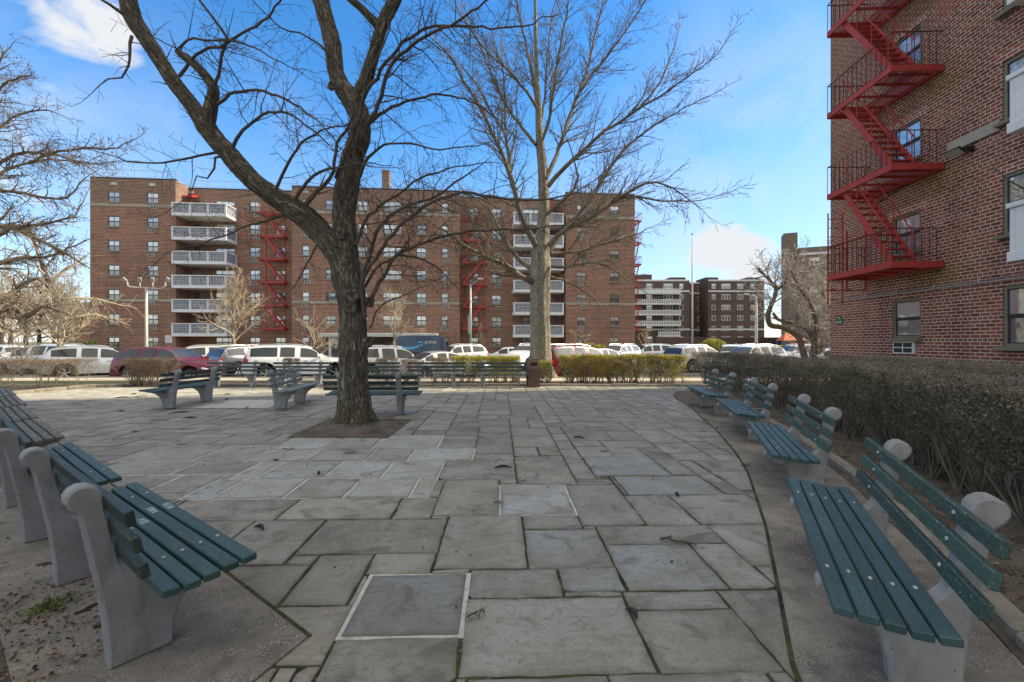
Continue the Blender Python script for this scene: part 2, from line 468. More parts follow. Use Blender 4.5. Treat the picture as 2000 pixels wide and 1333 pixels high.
M['fe_red'] = noisy('red_iron_paint', (.44, .052, .043), (.33, .042, .036), 3.5, .55, .2, 40, .003, c3=(.22, .035, .028), scale3=9, lo3=.60, hi3=.78, spec=.4)
M['fe_rail'] = noisy('dark_rail_paint', (.13, .026, .024), (.07, .02, .02), 6, .55, .1)
M['alu_tan'] = plain('tan_window_frame', (.19, .17, .12), .5)
M['alu_white'] = plain('white_window_frame', (.62, .62, .60), .5)
M['alu_dark'] = plain('dark_sash', (.03, .03, .03), .4)
M['white_paint'] = noisy('white_masonry_paint', (.76, .76, .75), (.68, .68, .66), 3, .75, .15, 40, .004, c3=(.52, .51, .48), scale3=2, lo3=.6, hi3=.85)
M['balc_white'] = noisy('balcony_white', (.78, .78, .78), (.70, .70, .70), 2, .7, .1)
M['screen'] = None
def screen_block():
    m, n, bs = newmat('pierced_screen_block')
    o = n.n('ShaderNodeTexCoord').outputs['Object']
    sp = n.n('ShaderNodeSeparateXYZ', {0: o})
    w = n.n('ShaderNodeCombineXYZ', {0: n.math('ADD', sp.outputs[0], sp.outputs[1]), 1: sp.outputs[2], 2: 0.}).outputs[0]
    br = n.n('ShaderNodeTexBrick', {'Vector': w, 'Color1': (.09, .10, .13), 'Color2': (.14, .15, .18), 'Mortar': (.42, .43, .45), 'Scale': 1., 'Mortar Size': .028, 'Mortar Smooth': .1, 'Brick Width': .30, 'Row Height': .27}, offset=0.0)
    vo = n.n('ShaderNodeTexVoronoi', {'Vector': w, 'Scale': 7.}, feature='F1').outputs['Distance']
    col = n.mix(n.math('MULTIPLY', n.math('GREATER_THAN', vo, .50), .6), br.outputs['Color'], (.36, .37, .40))
    put(n, bs, col, .8)
    return m
M['screen'] = screen_block()
def glass(name, tint, blind, pblind, refl=.35, rough=.03, gcol=(.92, .96, 1.), lwf=.5):
    m, n, bs = newmat(name)
    r_ = n.n('ShaderNodeObjectInfo').outputs['Random']
    v = n.vec('Object', (1, 1, 1), True)
    b = n.math('LESS_THAN', n.math('FRACT', n.math('MULTIPLY', r_, 7.31)), pblind)
    wob = n.rng(n.noise(v, 1.3, 3), .3, .7)
    dk = n.mix(wob, tint, tuple(min(1, x * 2.2) for x in tint))
    bl = n.mix(wob, blind, tuple(x * .72 for x in blind))
    put(n, bs, n.mix(b, dk, bl), .5, spec=.3)
    gl = n.n('ShaderNodeBsdfGlossy', {'Color': gcol, 'Roughness': rough})
    bmp = n.n('ShaderNodeBump', {'Height': n.noise(v, 1.4, 2), 'Strength': .12, 'Distance': .05})
    n.t.links.new(bmp.outputs[0], gl.inputs['Normal'])
    lw = n.math('POWER', n.n('ShaderNodeLayerWeight', {'Blend': .5}).outputs['Facing'], 3.)
    fac = n.math('ADD', n.math('MULTIPLY', lw, lwf), refl, clamp=True)
    mx = n.n('ShaderNodeMixShader', {0: fac, 1: bs.outputs[0], 2: gl.outputs[0]})
    n.t.links.new(mx.outputs[0], n.t.nodes['Material Output'].inputs[0])
    return m
M['pane_up'] = glass('upper_pane', (.05, .06, .07), (.58, .59, .58), .55, .36)
M['pane_low'] = glass('lower_pane', (.030, .038, .048), (.30, .31, .31), .30, .20)
M['pane_near'] = glass('near_upper_pane', (.05, .06, .06), (.40, .42, .42), .9, .45)
M['pane_near_low'] = glass('near_lower_pane', (.028, .034, .040), (.13, .15, .17), .8, .30)
M['car_glass'] = glass('car_glass', (.008, .009, .010), (.03, .033, .036), .2, .06, .02, (.60, .64, .68), .6)
M['ac'] = plain('air_conditioner_white', (.60, .60, .58), .6)
M['ac_dark'] = plain('vent_dark', (.03, .03, .032), .7)
M['tar'] = plain('roof_tar', (.07, .065, .06), .9)
M['stone_band'] = noisy('limestone_band', (.40, .36, .29), (.33, .30, .24), 2, .85, .2, 30, .005)
M['steel_grey'] = noisy('galvanised_steel', (.45, .45, .44), (.36, .36, .35), 5, .5, .1, metal=.3)
M['pole_pale'] = noisy('pale_pole_paint', (.60, .56, .48), (.50, .46, .40), 3, .6, .1)
M['green_sign'] = noisy('green_enamel', (.035, .11, .065), (.05, .14, .085), 8, .45, .05)
M['sign_white'] = plain('sign_white', (.75, .75, .70), .5)
M['bin_brown'] = noisy('brown_aggregate_bin', (.155, .098, .075), (.105, .068, .052), 9, .85, .4, 70, .006, c3=(.24, .17, .135), scale3=60)
def bark(name, c1, c2, c3, sc_=1.0, bump=.9, moss=None):
    m, n, bs = newmat(name)
    v = n.vec(attr='bark', scale=(1, 1, .17))
    a = n.noise(v, 26 * sc_, 6, .62, .8)
    b = n.noise(v, 8 * sc_, 4, .6, .5)
    rdg = n.math('ABSOLUTE', n.math('SUBTRACT', a, .5))
    cr = n.rng(rdg, 0.0, .11)
    col = n.mix(n.rng(b, .35, .65), c1, c2)
    col = n.mix(cr, c3, col)
    col = n.mix(n.math('MULTIPLY', n.rng(n.noise(v, 60 * sc_, 4), .5, .7), .4), col, tuple(min(1, x * 1.5) for x in c2))
    if moss:
        pz = n.n('ShaderNodeSeparateXYZ', {0: n.vec('World')}).outputs[2]
        f = n.math('MULTIPLY', n.rng(pz, .9, 0.0), n.rng(n.noise(n.vec('World'), 5, 4), .35, .6))
        col = n.mix(n.math('MULTIPLY', f, .55), col, moss)
    h = n.math('ADD', n.math('MULTIPLY', cr, .8), n.math('MULTIPLY', a, .4))
    put(n, bs, col, .93, h, bump, .02 / sc_, spec=.2)
    return m
M['bark_main'] = bark('furrowed_bark', (.20, .172, .130), (.28, .245, .19), (.055, .046, .034), 1., 1., (.075, .075, .03))
M['bark_second'] = bark('ridged_bark', (.36, .325, .25), (.46, .42, .33), (.10, .088, .065), .9, .8)
M['bark_pale'] = bark('pale_bark', (.34, .29, .21), (.44, .38, .28), (.17, .14, .10), 1.2, .5)
M['bark_dark'] = bark('dark_bark', (.10, .08, .058), (.15, .12, .09), (.045, .036, .028), 1.1, .7)
M['twig_dark'] = noisy('dark_twig', (.075, .060, .048), (.125, .10, .08), 3, .85, 0, coord='World', rnd=False)
M['twig_mid'] = noisy('grey_brown_twig', (.20, .165, .12), (.30, .25, .185), 2, .85, 0, coord='World', rnd=False)
M['twig_pale'] = noisy('pale_twig', (.36, .285, .195), (.48, .39, .28), 1.5, .85, 0, coord='World', rnd=False)
M['twig_grey'] = noisy('silver_twig', (.36, .33, .30), (.50, .46, .42), 1.5, .85, 0, coord='World', rnd=False)
def leafmat(name, c1, c2, sc_=6, rough=.6, trans=.25):
    m, n, bs = newmat(name)
    v = n.vec('World')
    col = n.mix(n.rng(n.noise(v, sc_, 5, .7), .35, .65), c1, c2)
    put(n, bs, col, rough, spec=.3)
    tr = n.n('ShaderNodeBsdfTranslucent', {'Color': col})
    mx = n.n('ShaderNodeMixShader', {0: trans, 1: bs.outputs[0], 2: tr.outputs[0]})
    n.t.links.new(mx.outputs[0], n.t.nodes['Material Output'].inputs[0])
    return m
M['leaf_yew'] = leafmat('olive_hedge_leaf', (.095, .112, .036), (.18, .185, .072))
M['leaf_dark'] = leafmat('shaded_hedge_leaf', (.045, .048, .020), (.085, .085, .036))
M['leaf_brownhedge'] = leafmat('browned_leaf', (.25, .14, .075), (.40, .25, .13))
M['leaf_gold'] = leafmat('golden_privet_leaf', (.50, .48, .06), (.76, .66, .13), 4, .5, .5)
M['leaf_green'] = leafmat('privet_leaf', (.14, .18, .04), (.26, .28, .07), 4, .5, .45)
M['leaf_tip'] = leafmat('mauve_hedge_tip', (.29, .22, .18), (.42, .34, .28))
M['litter'] = leafmat('leaf_litter', (.19, .105, .05), (.33, .21, .12), 20, .8, .1)
M['litter_dk'] = leafmat('dark_leaf_litter', (.05, .036, .026), (.10, .075, .052), 20, .8, .1)
M['pod'] = noisy('dark_pod', (.018, .012, .010), (.045, .032, .026), 12, .5, .3)
M['stick'] = noisy('fallen_twig_bark', (.05, .038, .028), (.10, .078, .058), 9, .9, .3)
M['chalk'] = plain('pale_scribble_paint', (.72, .78, .82), .8)
# cars
def paint(name, c, metal=.2, rough=.32, coat=.8):
    m, n, bs = newmat(name)
    o = n.vec('Object')
    z = n.n('ShaderNodeSeparateXYZ', {0: o}).outputs[2]
    dirt = n.math('MULTIPLY', n.rng(z, .55, .1), n.rng(n.noise(o, 3, 4), .3, .7))
    put(n, bs, n.mix(n.math('MULTIPLY', dirt, .45), c, (.16, .145, .125)), rough, metal=metal)
    bs.inputs['Coat Weight'].default_value = coat
    bs.inputs['Coat Roughness'].default_value = .05
    return m
M['car_white'] = paint('car_white_paint', (.76, .76, .75), 0.)
M['car_silver'] = paint('car_silver_paint', (.52, .53, .54), .5)
M['car_grey'] = paint('car_grey_paint', (.13, .14, .15), .4)
M['car_red'] = paint('car_maroon_paint', (.13, .006, .013), .25, .32, .5)
M['car_navy'] = paint('van_navy_paint', (.022, .046, .085), .1)
M['car_beige'] = paint('car_pearl_paint', (.62, .59, .53), .2)
M['car_blue'] = paint('car_pale_blue_paint', (.42, .50, .58), .3)
M['tyre'] = plain('tyre_rubber', (.018, .018, .018), .85)
M['rim'] = plain('alloy_rim', (.50, .50, .51), .35, .7)
M['trim'] = plain('black_trim', (.018, .018, .019), .6)
M['tail'] = plain('tail_lamp_red', (.42, .012, .015), .25)
M['lamp'] = plain('head_lamp', (.72, .73, .74), .15)
M['plate'] = plain('licence_plate', (.62, .60, .45), .5)
M['smile'] = plain('sky_blue_graphic', (.13, .52, .86), .5)
M['playred'] = plain('play_roof_orange', (.52, .12, .03), .6)
M['playblue'] = plain('play_blue', (.05, .08, .35), .6)
M['awning'] = plain('red_awning', (.60, .04, .035), .7)
M['canopy'] = plain('pale_canopy', (.55, .58, .53), .7)

# ------------------------------------------------------------------ world, sun, camera
SUN_EL, SUN_AZ = 37.0, (0.985, 0.172)   # sun to the right and a little beyond the far block
w = bpy.data.worlds.new('World'); sc.world = w; w.use_nodes = True
n = NT(w.node_tree)
bg = w.node_tree.nodes['Background']
sky = n.n('ShaderNodeTexSky', sky_type='NISHITA', sun_disc=False, sun_elevation=R(SUN_EL), sun_rotation=math.atan2(SUN_AZ[0], SUN_AZ[1]), altitude=0., air_density=1.0, dust_density=.2, ozone_density=3.0)
hs = n.n('ShaderNodeHueSaturation', {'Saturation': SKY_SAT, 'Value': SKY_VAL, 'Color': sky.outputs[0]}).outputs[0]
d = n.n('ShaderNodeTexCoord').outputs['Generated']
dn = n.n('ShaderNodeVectorMath', {0: d}, operation='NORMALIZE').outputs[0]
def blob(px, py, r_in, r_out, amt):
    c = Vector(((px - 1000) / F, 1, (HY - py) / F)).normalized()
    dot = n.n('ShaderNodeVectorMath', {0: dn, 1: tuple(c)}, operation='DOT_PRODUCT').outputs['Value']
    return n.rng(dot, math.cos(r_out / F), math.cos(r_in / F), 0., amt)
mask = None
for b in ((80, 10, 5, 100, .6), (150, 35, 5, 85, .8), (210, 72, 5, 62, 1.), (1410, 490, 10, 85, .96), (1465, 515, 10, 80, .92), (1570, 440, 5, 70, .55),
          (1318, 28, 3, 36, .6), (85, 175, 5, 50, .55), (30, 330, 10, 110, .7)):
    x = blob(*b)
    mask = x if mask is None else n.math('MAXIMUM', mask, x)
nz = n.noise(n.n('ShaderNodeVectorMath', {0: dn, 1: (1, 1, 1.7)}, operation='MULTIPLY').outputs[0], 9.5, 9, .58, .35)
cl = n.rng(n.math('ADD', n.math('MULTIPLY', mask, .62), nz), .80, 1.02)
veil = None
for b in ((1500, 330, 30, 330, .36), (1240, 640, 30, 260, .5), (1300, 520, 30, 330, .40), (20, 400, 30, 260, .5), (300, 430, 60, 330, .25)):
    x = blob(*b)
    veil = x if veil is None else n.math('MAXIMUM', veil, x)
veil = n.math('MULTIPLY', veil, n.rng(n.noise(dn, 4.2, 7, .6, .9), .36, .62, .10, 1.))
cl = n.math('MAXIMUM', cl, veil)
zc = n.n('ShaderNodeSeparateXYZ', {0: dn}).outputs[2]
hz = n.math('POWER', n.rng(zc, .50, 0.0), 1.7)
col = n.mix(n.math('MULTIPLY', hz, .62), hs, HAZE)
col = n.mix(cl, col, CLOUD)
# added unseen fill light, shaped as broken cloud, overhead and behind the photographer
sxyz = n.n('ShaderNodeSeparateXYZ', {0: dn})
back = n.math('MAXIMUM', n.rng(sxyz.outputs[2], .60, .80), n.math('MULTIPLY', n.rng(sxyz.outputs[1], .05, -.35), .62))
back = n.math('MULTIPLY', back, n.rng(n.noise(dn, 2.6, 8, .58, .4), .34, .50, .25, 1.))
col = n.mix(back, col, OVER)
n.t.links.new(col, bg.inputs[0])
bg.inputs[1].default_value = SKY_STR
sd = bpy.data.lights.new('sun', 'SUN'); sd.energy = SUN_STR; sd.angle = R(.53); sd.color = (1., .885, .66)
so = bpy.data.objects.new('sun', sd); COL.objects.link(so)
sv = Vector((SUN_AZ[0] * math.cos(R(SUN_EL)), SUN_AZ[1] * math.cos(R(SUN_EL)), math.sin(R(SUN_EL))))
so.rotation_euler = sv.to_track_quat('Z', 'Y').to_euler()
so.location = sv * 60
cd = bpy.data.cameras.new('camera'); cam = bpy.data.objects.new('camera', cd); COL.objects.link(cam)
cam.location = (0, 0, EYE); cam.rotation_euler = (R(90), 0, 0)
cd.sensor_width = 36; cd.lens = 36 * F / 2000; cd.clip_start = .05; cd.clip_end = 3000
sc.camera = cam
sc.view_settings.view_transform = 'Standard'; sc.view_settings.look = 'None'; sc.view_settings.exposure = 0; sc.view_settings.gamma = 1
sc.cycles.max_bounces = 6; sc.cycles.diffuse_bounces = 4; sc.cycles.glossy_bounces = 3; sc.cycles.transparent_max_bounces = 4
M['bark_second_twig'] = noisy('lit_grey_twig', (.115, .098, .074), (.20, .172, .13), 2, .85, 0, coord='World', rnd=False)
M['bark_left_twig'] = noisy('dark_limb', (.12, .095, .068), (.20, .16, .115), 2, .85, 0, coord='World', rnd=False)
M['hedge_twig'] = noisy('hedge_twig', (.11, .095, .070), (.21, .183, .14), 5, .9, 0, coord='World', rnd=False)

M['bark_crooked'] = bark('brown_bark', (.22, .17, .11), (.30, .24, .16), (.10, .075, .05), 1.1, .6)
# ------------------------------------------------------------------ ground
def sheet(name, pts, z, mat, thick=None):
    mb = MB(); top = [Vector((p[0], p[1], z)) for p in pts]
    mb.poly(top)
    if thick:
        for i in range(len(top)):
            a, b = top[i - 1], top[i]
            mb.quad(a, b, b - Vector((0, 0, thick)), a - Vector((0, 0, thick)))
    o = mb.build(name, mat); tag(o, kind='structure')
    return o
LOT = -.38
sheet('ground', [(-900, -300), (900, -300), (900, 1400), (-900, 1400)], LOT - .02, M['lawn'])
sheet('parking_lot', [(-75, 19.3), (75, 19.3), (75, 46), (-75, 46)], LOT, M['asphalt'])
mb = MB()
for row, (ya, yb) in enumerate(((20.2, 24.6), (30.2, 34.4), (39, 43.2))):
    for i in range(-22, 24):
        x = i * 2.55
        mb.quad((x, ya, LOT + .004), (x + .11, ya, LOT + .004), (x + .11 + 1.6, yb, LOT + .004), (x + 1.6, yb, LOT + .004))
tag(mb.build('road_marking', M['road_paint']), kind='structure')
mb = MB()   # retained platform of the court
mb.box(-40, 40, -14, 19.15, LOT - .01, -.016)
tag(mb.build('terrace', M['dirt']), kind='structure')
mb = MB(); mb.cbox(-40, 40, 19.15, 19.33, LOT - .01, .03, .02)
tag(mb.build('kerb', M['kerb_stone']), kind='structure')
sheet('footpath', [(-40, 17.72), (40, 17.72), (40, 19.15), (-40, 19.15)], -.004, M['walk'])
sheet('grass_verge', [(-40, 15.9), (-13.6, 15.9), (-13.6, 17.4), (-40, 17.4)], .006, M['lawn'])
for x0, x1 in ((-40, -13.2), (-10.6, 7.4), (9.0, 40)):
    sheet('planting_bed', [(x0, 15.72), (x1, 15.72), (x1, 17.70), (x0, 17.70)], .002, M['dirt'])
# joint bed under the flags
sheet('plaza_bed', [(-22, -3), (9.5, -3), (9.5, 15.72), (-22, 15.72)], -.011, M['joint'])

A0 = .028
EU = Vector((math.cos(A0), math.sin(A0), 0)); EV = Vector((-math.sin(A0), math.cos(A0), 0))
CELL = .05; U0, U1, V0, V1 = -21.5, 8.4, .55, 15.60
NU, NV = int(round((U1 - U0) / CELL)), int(round((V1 - V0) / CELL))
occ = np.zeros((NV, NU), bool)
slabs = []   # iu0, iv0, iu1, iv1, kind
def uv(px, py):
    g = G(px, py); return g.dot(EU), g.dot(EV)
def claim(a, b, c, d, kind):
    a = max(0, min(NU, a)); c = max(0, min(NU, c)); b = max(0, min(NV, b)); d = max(0, min(NV, d))
    if c - a < 2 or d - b < 2: return
    sub = occ[b:d, a:c]
    # trim away overlap with what is there
    for _ in range(40):
        sub = occ[b:d, a:c]
        if not sub.any(): break
        cols = sub.mean(0); rows = sub.mean(1)
        e = [(cols[0], 0), (cols[-1], 1), (rows[0], 2), (rows[-1], 3)]
        k = max(e)[1]
        if k == 0: a += 1
        elif k == 1: c -= 1
        elif k == 2: b += 1
        else: d -= 1
        if c - a < 2 or d - b < 2: return
    occ[b:d, a:c] = True
    slabs.append((a, b, c, d, kind))
def hand(tl, tr, br_, bl, kind='s'):
    a = (uv(*tl)[0] + uv(*bl)[0]) / 2; c = (uv(*tr)[0] + uv(*br_)[0]) / 2
    d = (uv(*tl)[1] + uv(*tr)[1]) / 2; b = (uv(*bl)[1] + uv(*br_)[1]) / 2
    claim(round((a - U0) / CELL), round((b - V0) / CELL), round((c - U0) / CELL), round((d - V0) / CELL), kind)
hand((722, 1125), (905, 1120), (900, 1243), (675, 1250), 'dark')
for q in (((908, 1170), (1205, 1165), (1270, 1310), (905, 1325)), ((662, 1253), (903, 1246), (902, 1345), (632, 1345)), ((910, 1115), (1083, 1112), (1098, 1163), (908, 1168)),
          ((872, 1012), (1015, 1008), (1035, 1110), (862, 1118)), ((622, 1018), (870, 1012), (866, 1078), (578, 1088)),
          ((730, 1085), (862, 1078), (858, 1118), (720, 1125)), ((610, 1090), (733, 1085), (690, 1180), (545, 1190)), ((1170, 1032), (1380, 1030), (1410, 1058), (1190, 1062)),
          ((1390, 1030), (1485, 1028), (1505, 1075), (1440, 1080)), ((1210, 1160), (1390, 1155), (1412, 1185), (1218, 1192)), ((1238, 1198), (1412, 1190), (1505, 1300), (1275, 1312)),
          ((1400, 1155), (1520, 1152), (1545, 1298), (1510, 1300)), ((575, 980), (780, 975), (775, 1010), (560, 1016)), ((785, 975), (845, 973), (840, 1008), (777, 1010)),
          ((865, 940), (968, 938), (972, 1005), (850, 1008)), ((1020, 1008), (1120, 1003), (1125, 1030), (1025, 1033)), ((1110, 960), (1200, 960), (1260, 1028), (1125, 1030)),
          ((520, 1020), (620, 1018), (575, 1088), (490, 1090)), ((380, 980), (560, 976), (540, 1012), (360, 1014)), ((905, 1330), (1165, 1322), (1215, 1420), (905, 1425)),
          ((1170, 1320), (1395, 1308), (1480, 1400), (1215, 1420)), ((1350, 1062), (1420, 1060), (1515, 1148), (1425, 1153)), ((600, 1185), (690, 1182), (662, 1246), (560, 1250)),
          ((460, 1120), (600, 1118), (560, 1165), (420, 1170)), ((640, 1345), (903, 1345), (903, 1440), (600, 1440)), ((1215, 970), (1280, 968), (1330, 1026), (1262, 1028)),
          ((1335, 968), (1440, 965), (1485, 1024), (1400, 1028)), ((870, 900), (1000, 898), (1005, 936), (868, 938)), ((1010, 900), (1100, 898), (1130, 932), (1015, 936)),
          ((1040, 885), (1130, 885), (1160, 925), (1060, 927))):
    hand(*q)
hand((970, 960), (1090, 960), (1112, 1005), (972, 1005), 'bluew')
for q in (((1190, 1065), (1350, 1062), (1420, 1155), (1240, 1158)), ((1025, 1035), (1165, 1032), (1212, 1108), (1040, 1112)), ((1088, 1110), (1205, 1108), (1238, 1158), (1098, 1162)),
          ((1230, 932), (1330, 930), (1375, 965), (1275, 968)), ((1140, 902), (1250, 901), (1280, 930), (1165, 931))):
    hand(*q, 'blue')
# relaid pale flags with white mortar
for y0, y1, xs in ((935, 973, ((485, 350), (600, 480), (705, 600), (820, 700), (855, 815))), (902, 934, ((560, 455), (668, 560), (770, 666), (868, 768))),
                   (878, 901, ((540, 500), (640, 545), (735, 640), (812, 730), (903, 805))), (856, 877, ((575, 530), (664, 580), (748, 660), (842, 745)))):
    base = [(xs[0][1] + 30 if False else None)]
    left = None
    rights = [x[0] for x in xs]
    bl_left = xs[0][1]
    tl = bl_left + (y1 - y0) * 1.75
    for i, r_ in enumerate(rights):
        hand((tl, y0), (r_, y0), (r_, y0 + 1), (tl, y0 + 1), 'x') if False else None
        u_l = uv(bl_left, y1)[0] if i == 0 else u_r
        u_r = uv(r_, y0)[0]
        claim(round((u_l - U0) / CELL), round((uv(700, y1)[1] - V0) / CELL), round((u_r - U0) / CELL), round((uv(700, y0)[1] - V0) / CELL), random.choice(('pale', 'pale', 'bluew', 'grey')))
# left, darker relaid band
for y0, y1, x0, x1 in ((870, 898, 250, 500), (898, 925, 200, 430), (925, 950, 215, 380), (852, 868, 330, 540)):
    u_l, u_r = uv(x0, y1)[0], uv(x1, y1)[0]; u = u_l
    while u < u_r - .2:
        w_ = random.uniform(.5, .95)
        claim(round((u - U0) / CELL), round((uv(700, y1)[1] - V0) / CELL), round((u + w_ - U0) / CELL), round((uv(700, y0)[1] - V0) / CELL), random.choice(('greyw', 'bluedw', 'greyw')))
        u += w_
# close slivers: every laid flag grows into free cells beside it
for _ in range(4):
    for q in range(len(slabs)):
        a, b, c, d, kind = slabs[q]
        if a > 0 and not occ[b:d, a - 1].any(): a -= 1; occ[b:d, a] = True
        if c < NU and not occ[b:d, c].any(): occ[b:d, c] = True; c += 1
        if b > 0 and not occ[b - 1, a:c].any(): b -= 1; occ[b, a:c] = True
        if d < NV and not occ[d, a:c].any(): occ[d, a:c] = True; d += 1
        slabs[q] = (a, b, c, d, kind)
# everything else: random ashlar
pos = 0
flat = occ.reshape(-1)
while True:
    rest = np.argmin(flat[pos:])
    if flat[pos + rest]: break
    pos += rest
    j, i = divmod(pos, NU)
    big = j * CELL < 4.5
    w_ = random.choice((9, 11, 13, 15, 18, 21) if big else (7, 9, 11, 14, 17, 20))
    h_ = random.choice((7, 9, 12, 14, 17) if big else (6, 8, 10, 12, 15))
    row = occ[j, i:i + 40]
    run = int(np.argmax(row)) if row.any() else len(row)
    if run < w_ + 6: w_ = run if run <= 24 else run // 2
    w_ = max(1, w_)
    blk = occ[j:j + h_ + 5, i:i + w_].any(1)
    hr = int(np.argmax(blk)) if blk.any() else len(blk)
    h_ = min(h_, hr) if hr > h_ + 4 or hr <= 3 else (hr if hr <= h_ + 4 else h_)
    h_ = max(1, min(h_, NV - j))
    occ[j:j + h_, i:i + w_] = True
    slabs.append((i, j, i + w_, j + h_, 's'))
mb = MB(); tints = []; edges = []
mort = MB()
PIT = (-3.62, 7.28, -1.98, 9.02)
for (a, b, c, d, kind) in slabs:
    u0, u1, v0, v1 = U0 + a * CELL, U0 + c * CELL, V0 + b * CELL, V0 + d * CELL
    cvv = (v0 + v1) / 2
    w_ = kind in ('pale', 'bluew', 'greyw', 'bluedw', 'dark', 'grey')
    g = .010 if not w_ else .0145
    if not w_: g = random.uniform(.004, .0105)
    if not w_ and cvv > 7: g *= .6
    if kind == 'dark': g = .019
    jt = .006 if not w_ else .003
    dz = random.uniform(-.005, .003)
    tx, ty = random.uniform(-.003, .003), random.uniform(-.003, .003)
    cu, cv = (u0 + u1) / 2, (v0 + v1) / 2
    cor = [(u0 + g, v0 + g), (u1 - g, v0 + g), (u1 - g, v1 - g), (u0 + g, v1 - g)]
    chip = random.randrange(4) if not w_ and random.random() < .30 else -1
    cor = [(x + random.uniform(-jt, jt), y + random.uniform(-jt, jt)) for x, y in cor]
    if chip >= 0:      # a broken corner
        p, q0, q1 = Vector(cor[chip]), Vector(cor[chip - 1]), Vector(cor[(chip + 1) % 4])
        ca, cb_ = random.uniform(.03, .11), random.uniform(.02, .07)
        a_ = p + (q0 - p).normalized() * min(ca, (q0 - p).length * .4); b_ = p + (q1 - p).normalized() * min(cb_, (q1 - p).length * .4)
        cor[chip:chip + 1] = [tuple(a_), tuple(b_)]
    # subdivide edges so that they wander
    ring = []
    for k in range(len(cor)):
        p, q = cor[k], cor[(k + 1) % len(cor)]
        L = math.hypot(q[0] - p[0], q[1] - p[1]); m_ = max(1, int(L / (.09 if cv < 6 else .4)))
        for s_ in range(m_):
            t = s_ / m_; e = 0 if s_ == 0 else random.uniform(-.006, .006) * (1 if not w_ else .4)
            nx, ny = (q[1] - p[1]) / L, -(q[0] - p[0]) / L
            ring.append((p[0] + (q[0] - p[0]) * t + nx * e, p[1] + (q[1] - p[1]) * t + ny * e))
    nR = len(ring); i0 = len(mb.v)
    ch = .003
    for lvl in range(-1, 3):
        for (x, y) in ring:
            vx, vy = x - cu, y - cv
            edges.append(1. if lvl >= 0 else 0.)
            if lvl == -1:
                L = math.hypot(vx, vy); s_ = max(.3, (L - .085) / L); zz = dz + tx * vx * s_ + ty * vy * s_
            elif lvl == 0:
                k = Vector((vx, vy)); L = k.length; s_ = (L - ch * 1.6) / L
                zz = dz + tx * vx + ty * vy
            elif lvl == 1: s_, zz = 1, dz + tx * vx + ty * vy - ch
            else: s_, zz = 1, -.03
            p = EU * (cu + vx * s_) + EV * (cv + vy * s_)
            mb.v.append((p.x, p.y, zz))
    mb.f.append(tuple(range(i0, i0 + nR))); mb.m.append(0)
    for lvl in range(3):
        for k in range(nR):
            k2 = (k + 1) % nR; o = i0 + lvl * nR
            mb.f.append((o + k, o + nR + k, o + nR + k2, o + k2)); mb.m.append(0)
    blue = {'s': random.choice((.0, .05, .1, .2, .35, .12)), 'blue': .95, 'bluew': 1., 'pale': .75, 'grey': .5, 'dark': .85, 'greyw': .4, 'bluedw': .8}[kind]
    val = {'s': random.uniform(.16, .50), 'blue': .42, 'bluew': .84, 'pale': random.uniform(.90, 1.0), 'grey': .55, 'dark': .13, 'greyw': random.uniform(.32, .5), 'bluedw': .45}[kind]
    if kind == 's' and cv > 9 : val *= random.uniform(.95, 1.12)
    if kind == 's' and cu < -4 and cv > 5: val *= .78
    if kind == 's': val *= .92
    if kind == 's' and cv > 12.6 - .17 * cu * -1 + 2.2: val, blue = random.uniform(.85, 1.), 0.  # sunlight put into the flag colour: paler, warmer beyond the block's shadow edge
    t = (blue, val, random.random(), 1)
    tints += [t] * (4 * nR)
    if w_:
        e = .012
        q = [EU * (x) + EV * (y) for x, y in ((u0 - e, v0 - e), (u1 + e, v0 - e), (u1 + e, v1 + e), (u0 - e, v1 + e))]
        zz = -.0055 - .0001 * random.random() - .0004 * (len(mort.f) % 7)
        mort.poly([(p.x, p.y, zz) for p in q])
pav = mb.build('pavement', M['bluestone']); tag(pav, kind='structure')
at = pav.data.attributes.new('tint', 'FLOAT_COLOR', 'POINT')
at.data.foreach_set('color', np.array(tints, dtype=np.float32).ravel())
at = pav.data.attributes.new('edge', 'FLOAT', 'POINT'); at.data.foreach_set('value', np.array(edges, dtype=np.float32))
tag(mort.build('pavement_mortar', M['mortar']), kind='structure')

# bench pads, soil, tree pit
ER = [(.9, .9), (1.335, 2.18), (1.635, 2.8), (2.11, 3.8), (2.45, 4.6), (2.76, 5.34), (3.06, 6.2), (3.33, 7.14), (3.56, 7.96), (3.77, 9.0), (4.17, 10.6), (4.34, 12.0), (4.6, 13.0), (5.0, 13.9), (6.2, 14.6), (7.4, 15.0)]
def offs(line, d):
    out = []
    for i, p in enumerate(line):
        a = Vector(line[max(0, i - 1)]); b = Vector(line[min(len(line) - 1, i + 1)])
        t = (b - a).normalized(); nrm = Vector((t.y, -t.x))
        q = Vector(p) + nrm * d
        out.append((q.x, q.y))
    return out
def ribbon(name, l0, l1, z, mat, thick=.03):
    mb = MB()
    for i in range(len(l0) - 1):
        a, b, c, d = l0[i], l1[i], l1[i + 1], l0[i + 1]
        mb.quad((*a, z), (*b, z), (*c, z), (*d, z))
        mb.quad((*a, z), (*d, z), (*d, z - thick), (*a, z - thick))
        mb.quad((*c, z), (*b, z), (*b, z - thick), (*c, z - thick))
    return tag(mb.build(name, mat), kind='structure')
